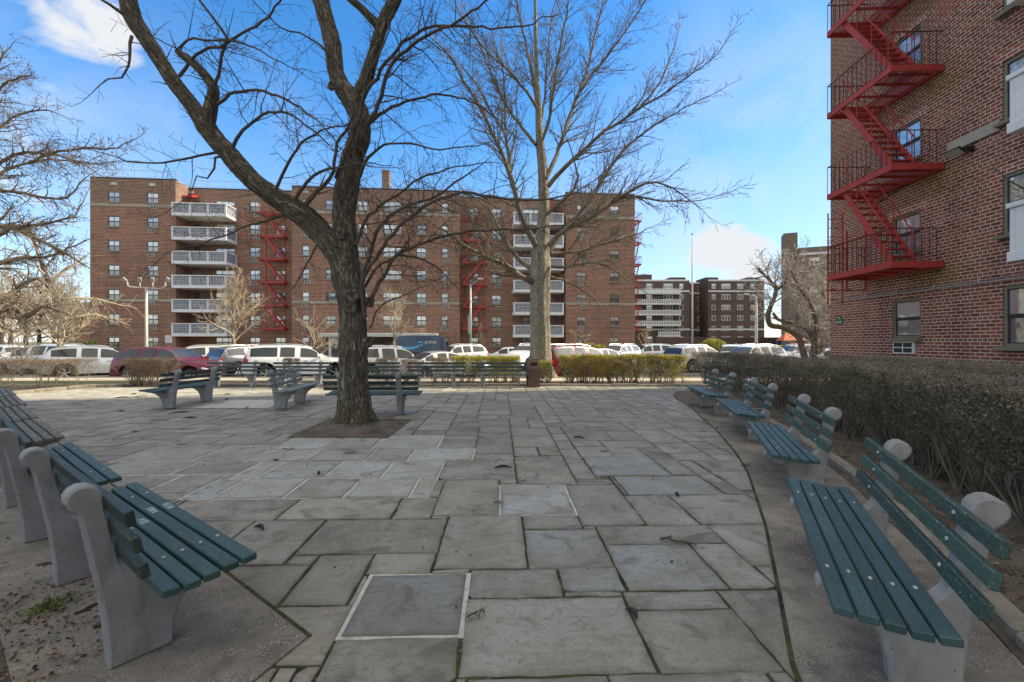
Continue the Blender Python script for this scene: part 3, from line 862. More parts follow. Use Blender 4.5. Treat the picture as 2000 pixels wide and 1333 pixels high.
# fine moss joint line between flags and pad is a thin soil ribbon
ribbon('joint_strip', offs(ER, -.004), offs(ER, .03), .004, M['joint'])
ER2 = offs(ER[:11], .02); ER3 = offs(ER[:11], .98)
ribbon('bench_pad', ER2, ER3, .012, M['aggregate'])
ribbon('soil_strip', offs(ER[10:], .02), [(9.5, 10.6), (9.5, 12), (9.5, 13), (9.5, 13.9), (9.5, 14.6), (9.5, 15.0)], .010, M['dirt'])
ribbon('soil', offs(ER[:11], 1.0), [(11.5, .9), (11.5, 2.2), (11.5, 2.8), (11.5, 3.8), (11.5, 4.6), (11.5, 5.34), (11.5, 6.2), (11.5, 7.14), (11.5, 8), (11.5, 9), (11.5, 10.6)], .008, M['dirt'])
sheet('lawn', [(6.9, -6), (11.4, -6), (11.4, 15.6), (8.2, 15.6), (7.9, 12.0), (6.9, 6.0)], .014, M['lawn'])
def kerb_run(line, w_, h_, z0, name, mat, seg=.9):
    """row of kerb stones along a line, small gaps between them"""
    mb = MB()
    pts = [Vector((*p, 0)) for p in line]
    acc = []
    for a, b in zip(pts[:-1], pts[1:]):
        m_ = max(1, int(round((b - a).length / seg)))
        for k in range(m_):
            p = a.lerp(b, k / m_); q = a.lerp(b, (k + 1) / m_)
            t = (q - p).normalized(); L = (q - p).length
            ang = math.atan2(t.y, t.x)
            MM = Matrix.Translation(p) @ Matrix.Rotation(ang + random.uniform(-.01, .01), 4, 'Z')
            mb.cbox(.006, L - .006, -w_ / 2, w_ / 2, z0, h_ + random.uniform(-.012, .012), .018, 0, MM)
    return tag(mb.build(name, mat), kind='structure')
kerb_run(offs(ER[:10], 1.12), .13, .075, -.02, 'edging_stone', M['kerb_stone'])
kerb_run([(-10.7, 15.66), (5.2, 15.62), (7.4, 15.25), (9.2, 15.1)], .13, .085, -.02, 'edging_stone', M['kerb_stone'])
kerb_run([(-14.6, 12.9), (-14.0, 15.3), (-13.3, 15.62)], .16, .10, -.02, 'edging_stone', M['kerb_stone'])
kerb_run([(-40, 12.9), (-14.6, 12.9)], .16, .10, -.02, 'edging_stone', M['kerb_stone'])
sheet('side_bed', [(-40, 12.98), (-14.65, 12.98), (-14.1, 15.5), (-13.4, 15.71), (-40, 15.71)], .012, M['dirt'])
# left bench strip
D1 = Vector((-.79, .613)); N1 = Vector((.613, .79))
EL0 = Vector((-1.067, 2.37))
LL = [tuple(EL0 + D1 * t) for t in (0, 1.2, 2.5, 5, 8, 11, 15.5)]
def shift(line, d): return [tuple(Vector(p) - N1 * d) for p in line]
ribbon('bench_pad', shift(LL, 0), shift(LL, .98), .012, M['aggregate'])
ribbon('joint_strip', shift(LL, -.03), shift(LL, .01), .004, M['joint'])
ribbon('soil', shift(LL, .985), shift(LL, 7.0), .008, M['dirt'])
sheet('bench_pad', [(-1.067, 2.37), tuple(EL0 - N1 * .98), (-2.2, 1.15), (-1.42, 1.2), (-1.19, 2.02)], .0118, M['aggregate'], .03)
sheet('soil', [tuple(EL0 - N1 * .99), tuple(EL0 - N1 * 7), (-4.5, -3), (-2.2, 1.14)], .0075, M['dirt'])
kerb_run([(-1.92, .7), (-2.42, 1.95)], .16, .09, -.02, 'edging_stone', M['kerb_stone'], 1.4)
x0, y0, x1, y1 = PIT
sheet('tree_pit', [(x0, y0), (x1, y0), (x1, y1), (x0, y1)], .007, M['dirt'])
sheet('concrete_slab', [(-7.35, 10.45), (-5.62, 10.45), (-5.62, 11.95), (-7.35, 11.95)], .009, M['cast_concrete'])

# mounded earth round the trunk
mb = MB(); nr, na = 14, 40; cx, cy = -2.93, 8.32
for i in range(nr + 1):
    r_ = i / nr
    for j in range(na):
        a = 2 * math.pi * j / na
        ex = (.78 if math.cos(a) > 0 else .66) ; ey = (.64 if math.sin(a) > 0 else .98)
        x = cx + math.cos(a) * r_ * ex; y = cy + math.sin(a) * r_ * ey
        mb.v.append((x, y, .004 + .09 * (1 - r_ ** 1.5) + noise.noise((x * 9, y * 9, 0)) * .014 * (1 - r_ * .8)))
for i in range(nr):
    for j in range(na):
        j2 = (j + 1) % na
        mb.f.append((i * na + j, (i + 1) * na + j, (i + 1) * na + j2, i * na + j2)); mb.m.append(0)
tag(mb.build('tree_pit_mound', M['dirt'], smooth=True), kind='structure')

# leaf litter and grit
def litter(name, regions, count, size, mats, z=.014, weights=None):
    C = []
    for (poly, n_) in regions:
        xs = [p[0] for p in poly]; ys = [p[1] for p in poly]
        k = 0
        while k < n_:
            x, y = random.uniform(min(xs), max(xs)), random.uniform(min(ys), max(ys))
            ins = False
            for i in range(len(poly)):
                (xa, ya), (xb, yb) = poly[i - 1], poly[i]
                if (ya > y) != (yb > y) and x < (xb - xa) * (y - ya) / (yb - ya) + xa: ins = not ins
            if ins:
                C.append((x, y, z + random.uniform(0, .012))); k += 1
    C = np.array(C); N = len(C)
    D = rng.normal(size=(N, 3)); D[:, 2] *= .25
    V = leaf_quads(C, D, rng.uniform(size[0], size[1], N), rng.uniform(size[0] * .5, size[1] * .6, N))
    V[:, :, 2] = np.maximum(V[:, :, 2], z - .003 + rng.uniform(0, .004, (N, 1)))
    o = quads_object(name, V, mats, rng.integers(0, len(mats), N))
    return o
lp = [M['litter'], M['litter_dk'], M['leaf_brownhedge']]
o = litter('leaf_litter', [([(-10.6, 15.78), (7.4, 15.7), (7.4, 17.6), (-10.6, 17.6)], 2600), ([(-16, 13.1), (-14.3, 13.1), (-13.6, 15.6), (-16, 15.6)], 500)], 0, (.03, .07), lp)
tag(o, 'fallen brown leaves strewn over the beds behind the far benches', 'leaf litter', kind='stuff')
e1 = offs(ER[:11], 1.2); e2 = offs(ER[:11], 3.2)
o = litter('leaf_litter', [(e1 + e2[::-1], 2600), (e1 + offs(ER[:11], 1.6)[::-1], 700)], 0, (.012, .04), [M['litter_dk'], M['litter_dk'], M['litter'], M['twig_mid']])
tag(o, 'dark leaf scraps and chips on the soil under the dark green hedge', 'leaf litter', kind='stuff')
l2 = shift(LL, .8); l3 = shift(LL, 1.9)
o = litter('leaf_litter', [(l2 + l3[::-1], 3000), ([(-3.2, 1.5), (-2.2, 1.3), (-2.0, 2.3), (-3.0, 3.2)], 1100)], 0, (.010, .038), [M['litter_dk'], M['litter_dk'], M['litter'], M['twig_mid']])
tag(o, 'leaf scraps and wood chips on the soil behind the left benches', 'leaf litter', kind='stuff')
o = litter('leaf_litter', [([(x0, y0), (x1, y0), (x1, y1), (x0, y1)], 1300)], 0, (.01, .032), [M['litter_dk'], M['litter'], M['twig_mid']], .02)
tag(o, 'wood chips and leaf scraps around the foot of the large forked tree', 'leaf litter', kind='stuff')
o = litter('pavement_debris', [([(-13, 9.6), (-7.9, 9.6), (-7.9, 13), (-13, 13)], 60), ([(-12, 6), (-4, 4.5), (4.5, 14), (-9, 15)], 260), ([(-1.5, 2), (1, 2), (3, 7), (-4, 7)], 120), ([(-9, 14.2), (-8, 14.2), (-8, 14.8), (-9, 14.8)], 40)], 0, (.012, .04), [M['litter_dk'], M['pod'], M['litter']], .006)
tag(o, 'small dark leaf scraps scattered over the flagstones', 'leaf litter', kind='stuff')
# ------------------------------------------------------------------ benches
BL = 1.97
LEGX = .60
PROF = [(.13, 0), (.137, .10), (.162, .19), (.212, .265), (.285, .316), (.345, .335), (.385, .345), (.405, .365), (.40, .395), (.375, .412), (.345, .415), (.29, .405), (.19, .388), (.09, .378), (.02, .384),
        (-.026, .405), (-.060, .445), (-.080, .50), (-.093, .56), (-.112, .65), (-.130, .74), (-.137, .80), (-.144, .838), (-.162, .864), (-.190, .880), (-.222, .882), (-.250, .868), (-.267, .842), (-.268, .812), (-.256, .786),
        (-.238, .768), (-.222, .754), (-.214, .725), (-.206, .68), (-.192, .60), (-.172, .48), (-.150, .36), (-.132, .22), (-.122, .10), (-.118, 0)]
SEAT = [(.355, .436, 4), (.272, .428, 3), (.189, .416, 2), (.106, .408, -1), (.024, .411, -6)]
BACK = [(-.078, .545, 12), (-.103, .665, 11), (-.126, .785, 9)]
def make_bench(mats_seat, mats_back, leg_mat, bolts=True):
    root = empty('park_bench')
    for sx in (-1, 1):
        mb = MB(); mb.prism(PROF, sx * LEGX - .052, sx * LEGX + .052, 0, .010)
        mb.build('leg', leg_mat, root, smooth=True, sharp=38)
    def slat_part(nm, y, z, ang, wid, th, mat, bolt_side):
        mb = MB()
        MM = Matrix.Translation((0, y, z)) @ Matrix.Rotation(R(ang), 4, 'X')
        mb.cbox(-BL / 2, BL / 2, -wid / 2, wid / 2, -th / 2, th / 2, .005, 0, MM)
        o = mb.build(nm, mat, root)
        if bolts:
            for sx in (-1, 1):
                b = MB()
                ax = MM.to_3x3() @ Vector((0, 0, 1))
                c = MM @ Vector((sx * LEGX, 0, th / 2 - .001))
                b.disc(c, .0125, .010, 12, 0, ax, dome=1)
                b.build('bolt', M['bolt'], o, smooth=True, sharp=50)
        return o
    for i, (y, z, a) in enumerate(SEAT):
        slat_part('seat_slat', y, z, a, .070, .036, mats_seat[i % len(mats_seat)], 1)
    for i, (y, z, a) in enumerate(BACK):
        slat_part('back_slat', y + .006, z, -90 + a, .070, .034, mats_back[i % len(mats_back)], 1)
    return root
def orient(o, front_mid, fwd):
    """front edge midpoint and facing direction (2-D)"""
    f = Vector((fwd[0], fwd[1])).normalized()
    o.location = (front_mid[0] - f.x * .39, front_mid[1] - f.y * .39, .012 if o.get('pad') else .012)
    o.rotation_euler = (0, 0, math.atan2(-f.x, f.y))
T, GRN, GY, DK, PL = M['slat_teal'], M['slat_green'], M['slat_grey'], M['slat_dark'], M['slat_pale']
RB = [((1.31, 1.85), (2.20, 3.64), 'teal slatted bench nearest the camera on the right, peeling green back slats'),
      ((2.48, 4.35), (3.195, 6.2), 'teal slatted bench on the right, second from the camera, in front of the dark hedge'),
      ((3.38, 6.9), (3.87, 8.66), 'blue green bench third along the curved right edge of the court'),
      ((3.96, 9.22), (4.23, 11.1), 'farthest bench of the curved right row, beside the hedge corner')]
pr = make_bench([T], [GRN], M['bench_concrete_pale'])
for i, (a, b, lab) in enumerate(RB):
    o = pr if i == 0 else copy_tree(pr)
    a, b = Vector(a), Vector(b); d_ = (b - a).normalized()
    mid = (a + b) / 2
    orient(o, mid, (-d_.y, d_.x))
    tag(o, lab, 'bench', 'benches along the curved hedge on the right')
LBN = [((-1.316, 2.34), (-2.88, 3.50), 'dark teal bench nearest the camera on the left, white scribbles on its slats', [T, T, T, T, T], [DK, DK, DK]),
       ((-3.11, 3.635), (-4.70, 4.86), 'second bench of the left row, faded grey green slats turning teal at the front', [T, T, GY, GY, GY], [DK, GY, DK]),
       ((-5.11, 5.20), (-6.66, 6.41), 'third bench of the left row, all slats weathered grey', [GY], [GY]),
       ((-6.76, 6.50), (-8.30, 7.73), 'fourth bench of the left row, weathered grey', [GY], [GY]),
       ((-8.41, 7.89), (-9.95, 9.13), 'fifth bench of the left row, weathered grey', [GY], [GY]),
       ((-10.05, 9.23), (-11.6, 10.50), 'far end bench of the left row at the edge of the picture', [GY], [GY])]
near_left = None
prev = None
for i, (a, b, lab, ms, mk) in enumerate(LBN):
    if i in (0, 1, 2): o = make_bench(ms, mk, M['bench_concrete']); prev = o
    else: o = copy_tree(prev)
    a, b = Vector(a), Vector(b); d_ = (b - a).normalized()
    orient(o, (a + b) / 2, (d_.y, -d_.x))
    tag(o, lab, 'bench', 'benches in the long row on the left')
    if i == 0: near_left = o
# white scribbles on the nearest left bench (lettering strokes, on the slats)
GL = {'0': [[(0, 0), (.5, 0), (.6, .5), (.5, 1), (0, 1), (-.1, .5), (0, 0)]], '2': [[(0, .8), (.25, 1), (.5, .8), (0, 0), (.55, 0)]], '1': [[(.1, .8), (.3, 1), (.3, 0)]],
      'J': [[(.5, 1), (.5, .2), (.25, 0), (0, .2)]], 'Y': [[(0, 1), (.28, .5), (.55, 1)], [(.28, .5), (.28, 0)]], 'N': [[(0, 0), (0, 1), (.5, 0), (.5, 1)]],
      'K': [[(0, 0), (0, 1)], [(.5, 1), (0, .5), (.55, 0)]], 'L': [[(0, 1), (0, 0), (.5, 0)]], 'R': [[(0, 0), (0, 1), (.5, .8), (0, .5), (.55, 0)]], 'E': [[(.5, 1), (0, 1), (0, 0), (.5, 0)], [(0, .5), (.4, .5)]],
      '9': [[(.5, .5), (.1, .5), (0, .8), (.25, 1), (.5, .8), (.45, 0)]], '#': [[(.15, 0), (.2, 1)], [(.4, 0), (.45, 1)], [(0, .35), (.6, .35)], [(0, .65), (.6, .65)]]}
near_slats = [c for c in near_left.children if c.name.startswith('seat_slat')]
near_slats.sort(key=lambda c: c.name)
for si, word, x0 in ((0, 'NLERK', -.12), (1, '#YNKR', -.13), (2, '2019', .00), (3, 'JNL', .02)):
    y, z, a = SEAT[si]
    MM = Matrix.Translation((0, y, z)) @ Matrix.Rotation(R(a), 4, 'X')
    mb = MB(); hh = .036; cw = .025
    for k, chh in enumerate(word):
        for st in GL[chh]:
            pts = [MM @ Vector((x0 - (k * cw * 1.15 + p[0] * cw) + random.uniform(-.001, .001), -hh / 2 + p[1] * hh + random.uniform(-.002, .002), .0188)) for p in st]
            pts = [Vector(p) for p in pts]
            for p, q in zip(pts[:-1], pts[1:]): mb.bar(p, q, .0035, .0008)
    mb.build('scribble', M['chalk'], near_slats[si])
# benches in the middle of the court
pm = make_bench([T], [DK], M['bench_concrete'])
orient(pm, (-8.22, 11.05), (-1, .04)); tag(pm, 'bench in the middle facing left, its back turned to the next bench', 'bench', 'benches standing free in the court')
o2 = make_bench([PL], [PL], M['bench_concrete'])
orient(o2, (-4.95, 11.0), (1, .10)); tag(o2, 'pale green bench in the middle facing right toward the big tree', 'bench', 'benches standing free in the court')
o3 = copy_tree(pm); orient(o3, (-2.94, 9.95), (0, 1)); tag(o3, 'bench seen from behind, right behind the big forked tree trunk', 'bench', 'benches standing free in the court')
FX = [(-9.33, 'first bench of the far row, left of the pale green bench'), (-7.09, 'second bench of the far row, in front of the white estate car'), (-4.78, 'third bench of the far row, mostly hidden by the big tree trunk'),
      (-2.56, 'fourth bench of the far row, just right of the big tree trunk'), (-.40, 'last bench of the far row, left of the brown litter bin')]
for x, lab in FX:
    o = copy_tree(pm); orient(o, (x, 14.93), (random.uniform(-.03, .03), -1)); tag(o, lab, 'bench', 'benches in the far row along the planting bed')

# ------------------------------------------------------------------ litter bin
root = empty('litter_bin', (.71, 15.35, .0), .12, 'brown square litter bin with sloping hood at the end of the far benches', 'litter bin')
mb = MB()
def frustum(mb, w0, w1, z0, z1, m=0):
    a = [(-w0, -w0, z0), (w0, -w0, z0), (w0, w0, z0), (-w0, w0, z0)]; b = [(-w1, -w1, z1), (w1, -w1, z1), (w1, w1, z1), (-w1, w1, z1)]
    for i in range(4):
        j = (i + 1) % 4; mb.quad(a[i], a[j], b[j], b[i], m)
    mb.poly(b, m); mb.poly(a[::-1], m)
frustum(mb, .195, .215, 0, .60)
mb.build('bin_body', M['bin_brown'], root)
mb = MB(); frustum(mb, .235, .228, .60, .665); frustum(mb, .225, .150, .667, .93); frustum(mb, .152, .150, .932, .95)
hood = mb.build('bin_hood', M['bin_brown'], root)
mb = MB(); mb.box(-.11, .11, -.2105, -.18, .70, .84); mb.build('bin_opening', M['trim'], hood)
# ------------------------------------------------------------------ buildings
def wall_holes(mb, O, U, Nrm, u0, u1, z0, z1, holes, depth=.12, m=0, mr=0):
    """wall in the plane O + u*U + z*Z with openings and reveals"""
    O = Vector(O); U = Vector(U); Nrm = Vector(Nrm); Z = Vector((0, 0, 1))
    hs = [(max(u0, a), min(u1, b), max(z0, c), min(z1, d)) for a, b, c, d in holes]
    us = sorted({round(x, 4) for x in [u0, u1] + [h[0] for h in hs] + [h[1] for h in hs]})
    zs = sorted({round(x, 4) for x in [z0, z1] + [h[2] for h in hs] + [h[3] for h in hs]})
    pt = lambda u, z, d=0: O + U * u + Z * z - Nrm * d
    flip = U.cross(Z).dot(Nrm) < 0
    def q(a, b, c, d, mm):
        mb.quad(*((a, b, c, d) if not flip else (d, c, b, a)), mm)
    # merge cells along u per row
    for k in range(len(zs) - 1):
        za, zb = zs[k], zs[k + 1]; zc = (za + zb) / 2
        start = None
        for i in range(len(us) - 1):
            uc = (us[i] + us[i + 1]) / 2
            solid = not any(h[0] < uc < h[1] and h[2] < zc < h[3] for h in hs)
            if solid and start is None: start = us[i]
            if start is not None and (not solid):
                q(pt(start, za), pt(us[i], za), pt(us[i], zb), pt(start, zb), m); start = None
        if start is not None:
            q(pt(start, za), pt(us[-1], za), pt(us[-1], zb), pt(start, zb), m)
    for a, b, c, d in hs:
        q(pt(a, c), pt(a, c, depth), pt(a, d, depth), pt(a, d), mr)
        q(pt(b, c, depth), pt(b, c), pt(b, d), pt(b, d, depth), mr)
        q(pt(a, c), pt(b, c), pt(b, c, depth), pt(a, c, depth), mr)
        q(pt(a, d, depth), pt(b, d, depth), pt(b, d), pt(a, d), mr)

WIN = {}
def window_proto(key, w_, h_, cols, fr, up, low, d=.06, split=.5, sill=True, bar=.05):
    """window lying in local xz, outside = -y; origin at bottom centre of the outer face"""
    f = MB()
    f.box(-w_ / 2, -w_ / 2 + bar, 0, d, 0, h_); f.box(w_ / 2 - bar, w_ / 2, 0, d, 0, h_)
    f.box(-w_ / 2 + bar, w_ / 2 - bar, 0, d, h_ - bar, h_); f.box(-w_ / 2 + bar, w_ / 2 - bar, 0, d, 0, bar)
    cw = (w_ - 2 * bar) / cols
    for c in range(1, cols):
        x = -w_ / 2 + bar + cw * c
        f.box(x - bar / 2, x + bar / 2, .004, d, bar, h_ - bar)
    panes = MB()
    for c in range(cols):
        xa = -w_ / 2 + bar + cw * c; xb = xa + cw
        zm = bar + (h_ - 2 * bar) * split
        f.box(xa, xb, .012, d, zm - .022, zm + .022, 1)
        e = .024
        for (za, zb, yy) in ((zm + .022, h_ - bar, .02), (bar, zm - .022, .032)):
            f.box(xa, xa + e, yy - .006, d, za, zb, 1); f.box(xb - e, xb, yy - .006, d, za, zb, 1)
            f.box(xa + e, xb - e, yy - .006, d, za, za + e, 1); f.box(xa + e, xb - e, yy - .006, d, zb - e, zb, 1)
        panes.quad((xa, .03, zm), (xb, .03, zm), (xb, .03, h_ - bar), (xa, .03, h_ - bar), 0)
        panes.quad((xa, .042, bar), (xb, .042, bar), (xb, .042, zm), (xa, .042, zm), 1)
    WIN[key] = (f, panes, (fr, M['alu_dark']) , (up, low), w_, h_, sill)
_cache = {}
def place_window(key, parent, loc, rz, name='window', tz=None):
    f, p, fm, pm_, w_, h_, sill = WIN[key]
    if key not in _cache:
        o = f.build(name, list(fm)); pn = p.build('pane', list(pm_), o)
        s_ = None
        if sill:
            mb = MB(); mb.cbox(-w_ / 2 - .05, w_ / 2 + .05, -.19, .02, -.085, -.004, .006)
            s_ = mb.build('sill', sill, o)
        _cache[key] = o
    else:
        o = copy_tree(_cache[key])
    o.name = name
    o.parent = parent; o.location = loc; o.rotation_euler = (0, 0, rz)
    return o
window_proto('far2', 1.10, 1.08, 2, M['alu_tan'], M['pane_up'], M['pane_low'], sill=M['stone_band'])
window_proto('far1', .74, 1.08, 1, M['alu_tan'], M['pane_up'], M['pane_low'], sill=M['stone_band'])
window_proto('far3', 2.05, 1.08, 3, M['alu_tan'], M['pane_up'], M['pane_low'], sill=M['stone_band'])
window_proto('white1', 1.0, 1.3, 1, M['alu_white'], M['pane_up'], M['pane_low'], sill=None, bar=.12)
window_proto('white3', 2.3, 1.3, 3, M['alu_white'], M['pane_up'], M['pane_low'], sill=None, bar=.12)
window_proto('white2', 1.5, 1.3, 2, M['alu_white'], M['pane_up'], M['pane_low'], sill=None, bar=.12)
window_proto('near1', .97, 1.10, 1, M['alu_tan'], M['pane_near'], M['pane_near_low'], d=.09, sill=M['alu_tan'], bar=.065)
window_proto('near2', 1.75, 1.36, 2, M['alu_tan'], M['pane_near'], M['pane_near_low'], d=.09, sill=M['alu_tan'], bar=.075)
_ac = {}
def ac_unit(parent, loc, rz, big=False):
    key = big
    if key not in _ac:
        w_, h_ = (.72, .36) if big else (.62, .36)
        mb = MB(); mb.cbox(-w_ / 2, w_ / 2, -.07, .05, 0, h_, .012, 0)
        o = mb.build('air_conditioner', M['ac'])
        g = MB()
        for k in range(2):
            xa = -w_ / 2 + .05 + k * (w_ / 2 - .03); xb = xa + w_ / 2 - .07
            for j in range(2):
                g.quad((xa, -.073, .04 + j * .15), (xb, -.073, .04 + j * .15), (xb, -.073, .16 + j * .15), (xa, -.073, .16 + j * .15), 0)
        g.build('grille', M['ac_dark'], o)
        _ac[key] = o
    else: o = copy_tree(_ac[key])
    o.parent = parent; o.location = loc; o.rotation_euler = (0, 0, rz)
    return o

def fire_escape(parent, O, V, W, v0, v1, levels, wd, detail=2, ladder=True):
    """O wall origin, V along the wall (stairs climb from v0 to v1), W outwards"""
    O = Vector(O); V = Vector(V); W = Vector(W); Z = Vector((0, 0, 1))
    pt = lambda v, w_, z: O + V * v + W * w_ + Z * z
    L = v1 - v0; sg = 1 if L > 0 else -1
    fm = MB(); z = levels[0]      # the part's own mesh: drop ladder and its guides, or the wall straps
    if ladder:
        for w_ in (wd * .62, wd * .96):
            fm.bar(pt(v1 + sg * .06, w_, z - .85), pt(v1 + sg * .06, w_, z + 2.0), .03, .03)
        for k in range(10):
            fm.bar(pt(v1 + sg * .06, wd * .62, z - .7 + k * .28), pt(v1 + sg * .06, wd * .96, z - .7 + k * .28), .02, .02)
        for w_ in (.08, wd * .5):
            fm.bar(pt(v1 + sg * .10, w_, z - .4), pt(v1 + sg * .10, w_, z + 1.45), .035, .035)
        fm.bar(pt(v1 + sg * .10, .08, z - .4), pt(v1 + sg * .10, wd, z - .4), .03, .03)
    else:
        for t in (.12, .88):
            fm.bar(pt(v0 + L * t, .03, z - .3), pt(v0 + L * t, .03, levels[-1] + .2), .04, .05)
        fm.bar(pt(v0 + L * .12, .03, z - .12), pt(v0 + L * .88, .03, z - .12), .04, .04)
    fe = fm.build('fire_escape', M['fe_red'], parent)
    for li, z in enumerate(levels):
        p = MB()
        hgt = .16 if detail > 1 else .17
        for (a, b) in ((pt(v0, wd, z - .03), pt(v1, wd, z - .03)), (pt(v0, 0.02, z - .03), pt(v0, wd, z - .03)), (pt(v1, 0.02, z - .03), pt(v1, wd, z - .03)), (pt(v0, .05, z - .03), pt(v1, .05, z - .03))):
            p.bar(a, b, .045, hgt)
        nb = int(wd / (.062 if detail > 1 else .16))
        for k in range(1, nb):
            w_ = wd * k / nb
            if li > 0 and .42 * wd < w_ < .96 * wd:      # stairwell opening
                p.bar(pt(v0 + sg * .02, w_, z), pt(v0 + L * .30, w_, z), .03, .012)
                p.bar(pt(v0 + L * .80, w_, z), pt(v1 - sg * .02, w_, z), .03, .012)
            else:
                p.bar(pt(v0 + sg * .02, w_, z), pt(v1 - sg * .02, w_, z), .03, .012)
        for t in (.12, .3, .55, .8):
            p.bar(pt(v0 + L * t, .05, z - .03), pt(v0 + L * t, wd, z - .03), .04, .06)
        p.build('platform', M['fe_red'], fe)
        r_ = MB()
        th = .022 if detail > 1 else .05
        for hz in ((.9,) if detail < 2 else (.9, .45)):
            t2 = th if hz > .8 else th * .7
            for (a, b) in ((pt(v0, 0.02, z + hz), pt(v0, wd, z + hz)), (pt(v0, wd, z + hz), pt(v1, wd, z + hz)), (pt(v1, wd, z + hz), pt(v1, 0.02, z + hz))):
                if hz > .8: r_.bar(a, b, t2, t2)
        n1 = int(abs(L) / (.17 if detail > 1 else .45))
        for k in range(n1 + 1):
            v = v0 + L * k / n1
            r_.bar(pt(v, wd, z + .03), pt(v, wd, z + .9), .013 if detail > 1 else .035, .013 if detail > 1 else .035)
        n2 = int(wd / (.17 if detail > 1 else .5))
        for k in range(1, n2):
            for v in (v0, v1):
                r_.bar(pt(v, wd * k / n2, z + .03), pt(v, wd * k / n2, z + .9), .013 if detail > 1 else .035, .013 if detail > 1 else .035)
        r_.build('railing', M['fe_rail'] if detail > 1 else M['fe_red'], fe)
        if li + 1 < len(levels):
            zt = levels[li + 1]
            s_ = MB()
            wa, wb = wd * .47, wd * .93
            va, vb = v0 + L * .06, v0 + L * .76
            for w_ in (wa, wb):
                s_.bar(pt(va, w_, z + .06), pt(vb, w_, zt - .06), .035, .16 if detail > 1 else .22, up=tuple(W.cross(V)))
            nt = 11
            for k in range(1, nt):
                t = k / nt
                c = pt(lerp(va, vb, t), (wa + wb) / 2, lerp(z, zt, t))
                a_, b_ = c - W * (wb - wa) * .5, c + W * (wb - wa) * .5
                s_.bar(a_, b_, .17, .025)
            s_.build('stair', M['fe_red'], fe)
            if detail > 1:
                h = MB()
                for w_ in (wa, wb):
                    a_, b_ = pt(va, w_, z + .78), pt(vb, w_, zt + .70)
                    h.bar(a_, b_, .026, .026)
                    for t in (.05, .38, .7):
                        q = pt(lerp(va, vb, t), w_, lerp(z, zt, t) + .05)
                        h.bar(q, q + Z * .72 + V * .0, .018, .018)
                h.build('handrail', M['fe_red'], fe)
    return fe

# ---- the brick block on the right
TH = .036
VN = Vector((-TH, -1, 0)).normalized()      # along the wall toward the viewer
WN = Vector((-1, TH, 0)).normalized()       # out of the wall
ZC = 16.0
CO = Vector((10.62 + TH * ZC, ZC, 0))
def vY(Y): return (ZC - Y) * math.sqrt(1 + TH * TH)
nb_ = empty('apartment_building', CO, 0, 'tall red brown brick apartment block close on the right with red fire escape', 'building')
def loc(v, w_=0, z=0): return VN * v + WN * w_ + Vector((0, 0, z))
holes = []; wins = []
for z in (1.63, 4.02, 6.55, 9.07, 11.6, 14.1, 16.6, 19.1):
    holes.append((vY(13.28), vY(13.28) + .97, z, z + 1.10)); wins.append(('near1', vY(13.28) + .485, z))
for z in (1.42, 3.90, 6.42, 8.85, 11.4, 13.9, 16.4, 18.9):
    for yy in (10.2, 4.2, 0.2):
        holes.append((vY(yy), vY(yy) + 1.75, z, z + 1.36)); wins.append(('near2', vY(yy) + .875, z))
mb = MB()
TOP = 27.5
wall_holes(mb, (0, 0, 0), VN, WN, 0, 27, LOT, TOP, holes, .10)
far = VN * 27; ex = -WN * 22
z0v, z1v = Vector((0, 0, LOT)), Vector((0, 0, TOP))
mb.quad(z0v + ex, z0v, z1v, z1v + ex, 1)
mb.quad(far + z0v, far + ex + z0v, far + ex + z1v, far + z1v, 1)
mb.quad(far + ex + z0v, ex + z0v, ex + z1v, far + ex + z1v, 0)
mb.quad(z1v, far + z1v, far + ex + z1v, ex + z1v, 2)
mb.build('wall', [M['brick'], M['brick_x'], M['tar']], nb_)
rzw = math.atan2(VN.y, VN.x)
for key, v, z in wins:
    place_window(key, nb_, loc(v, -.03, z), rzw, 'window')
ac_unit(nb_, loc(vY(12.83), 0.0, 1.19), rzw, True)
mb = MB()
mb.cbox(0, .9, -.16, -.004, 0, .27, .01)
# stone string course as short lengths between the windows
for z in (6.28,):
    for va, vb in ((vY(11.5), vY(10.22)), (vY(8.3), vY(4.3)), (vY(2.3), vY(0.3))):
        m2 = MB(); m2.cbox(va, vb, .012, .05, z, z + .26, .008, 0, Matrix(((VN.x, WN.x, 0, 0), (VN.y, WN.y, 0, 0), (0, 0, 1, 0), (0, 0, 0, 1))))
        m2.build('string_course', M['stone_band'], nb_)
MW = Matrix(((VN.x, WN.x, 0, 0), (VN.y, WN.y, 0, 0), (0, 0, 1, 0), (0, 0, 0, 1)))
for key, v, z in wins:
    if z < 1.7: continue
    w_, h_ = WIN[key][4], WIN[key][5]
    b = MB(); b.box(v - w_ / 2 - .12, v + w_ / 2 + .16, -.01, .0035, z + h_ + .004, z + h_ + .20, 0, MW); b.build('brick_lintel', M['brick_new'], nb_)
# conduits
mb = MB()
a = [loc(v, .03, 2.92 + .004 * math.sin(v * 3)) for v in np.linspace(vY(15.75), vY(1.), 40)]
mb.tube(a, .016, 6)
mb.tube([p + Vector((0, 0, .06)) + WN * .005 for p in a], .011, 6)
for v in np.arange(vY(15.5), vY(1.), 1.2): mb.bar(loc(v, .02, 2.88), loc(v, .02, 3.02), .03, .05)
mb.build('conduit', M['steel_grey'], nb_, smooth=True)
mb = MB(); mb.tube([loc(vY(14.0), .03, 5.72), loc(vY(12.3), .03, 6.0), loc(vY(11.0), .05, 6.1), loc(vY(10.86), .07, 6.12)], .011, 6)
mb.build('cable', M['trim'], nb_, smooth=True)
fire_escape(nb_, (0, 0, 0), -VN, WN, -vY(11.62), -vY(14.13), [3.54, 6.05, 8.57, 11.1, 13.6, 16.1, 18.6], 1.30, 2)
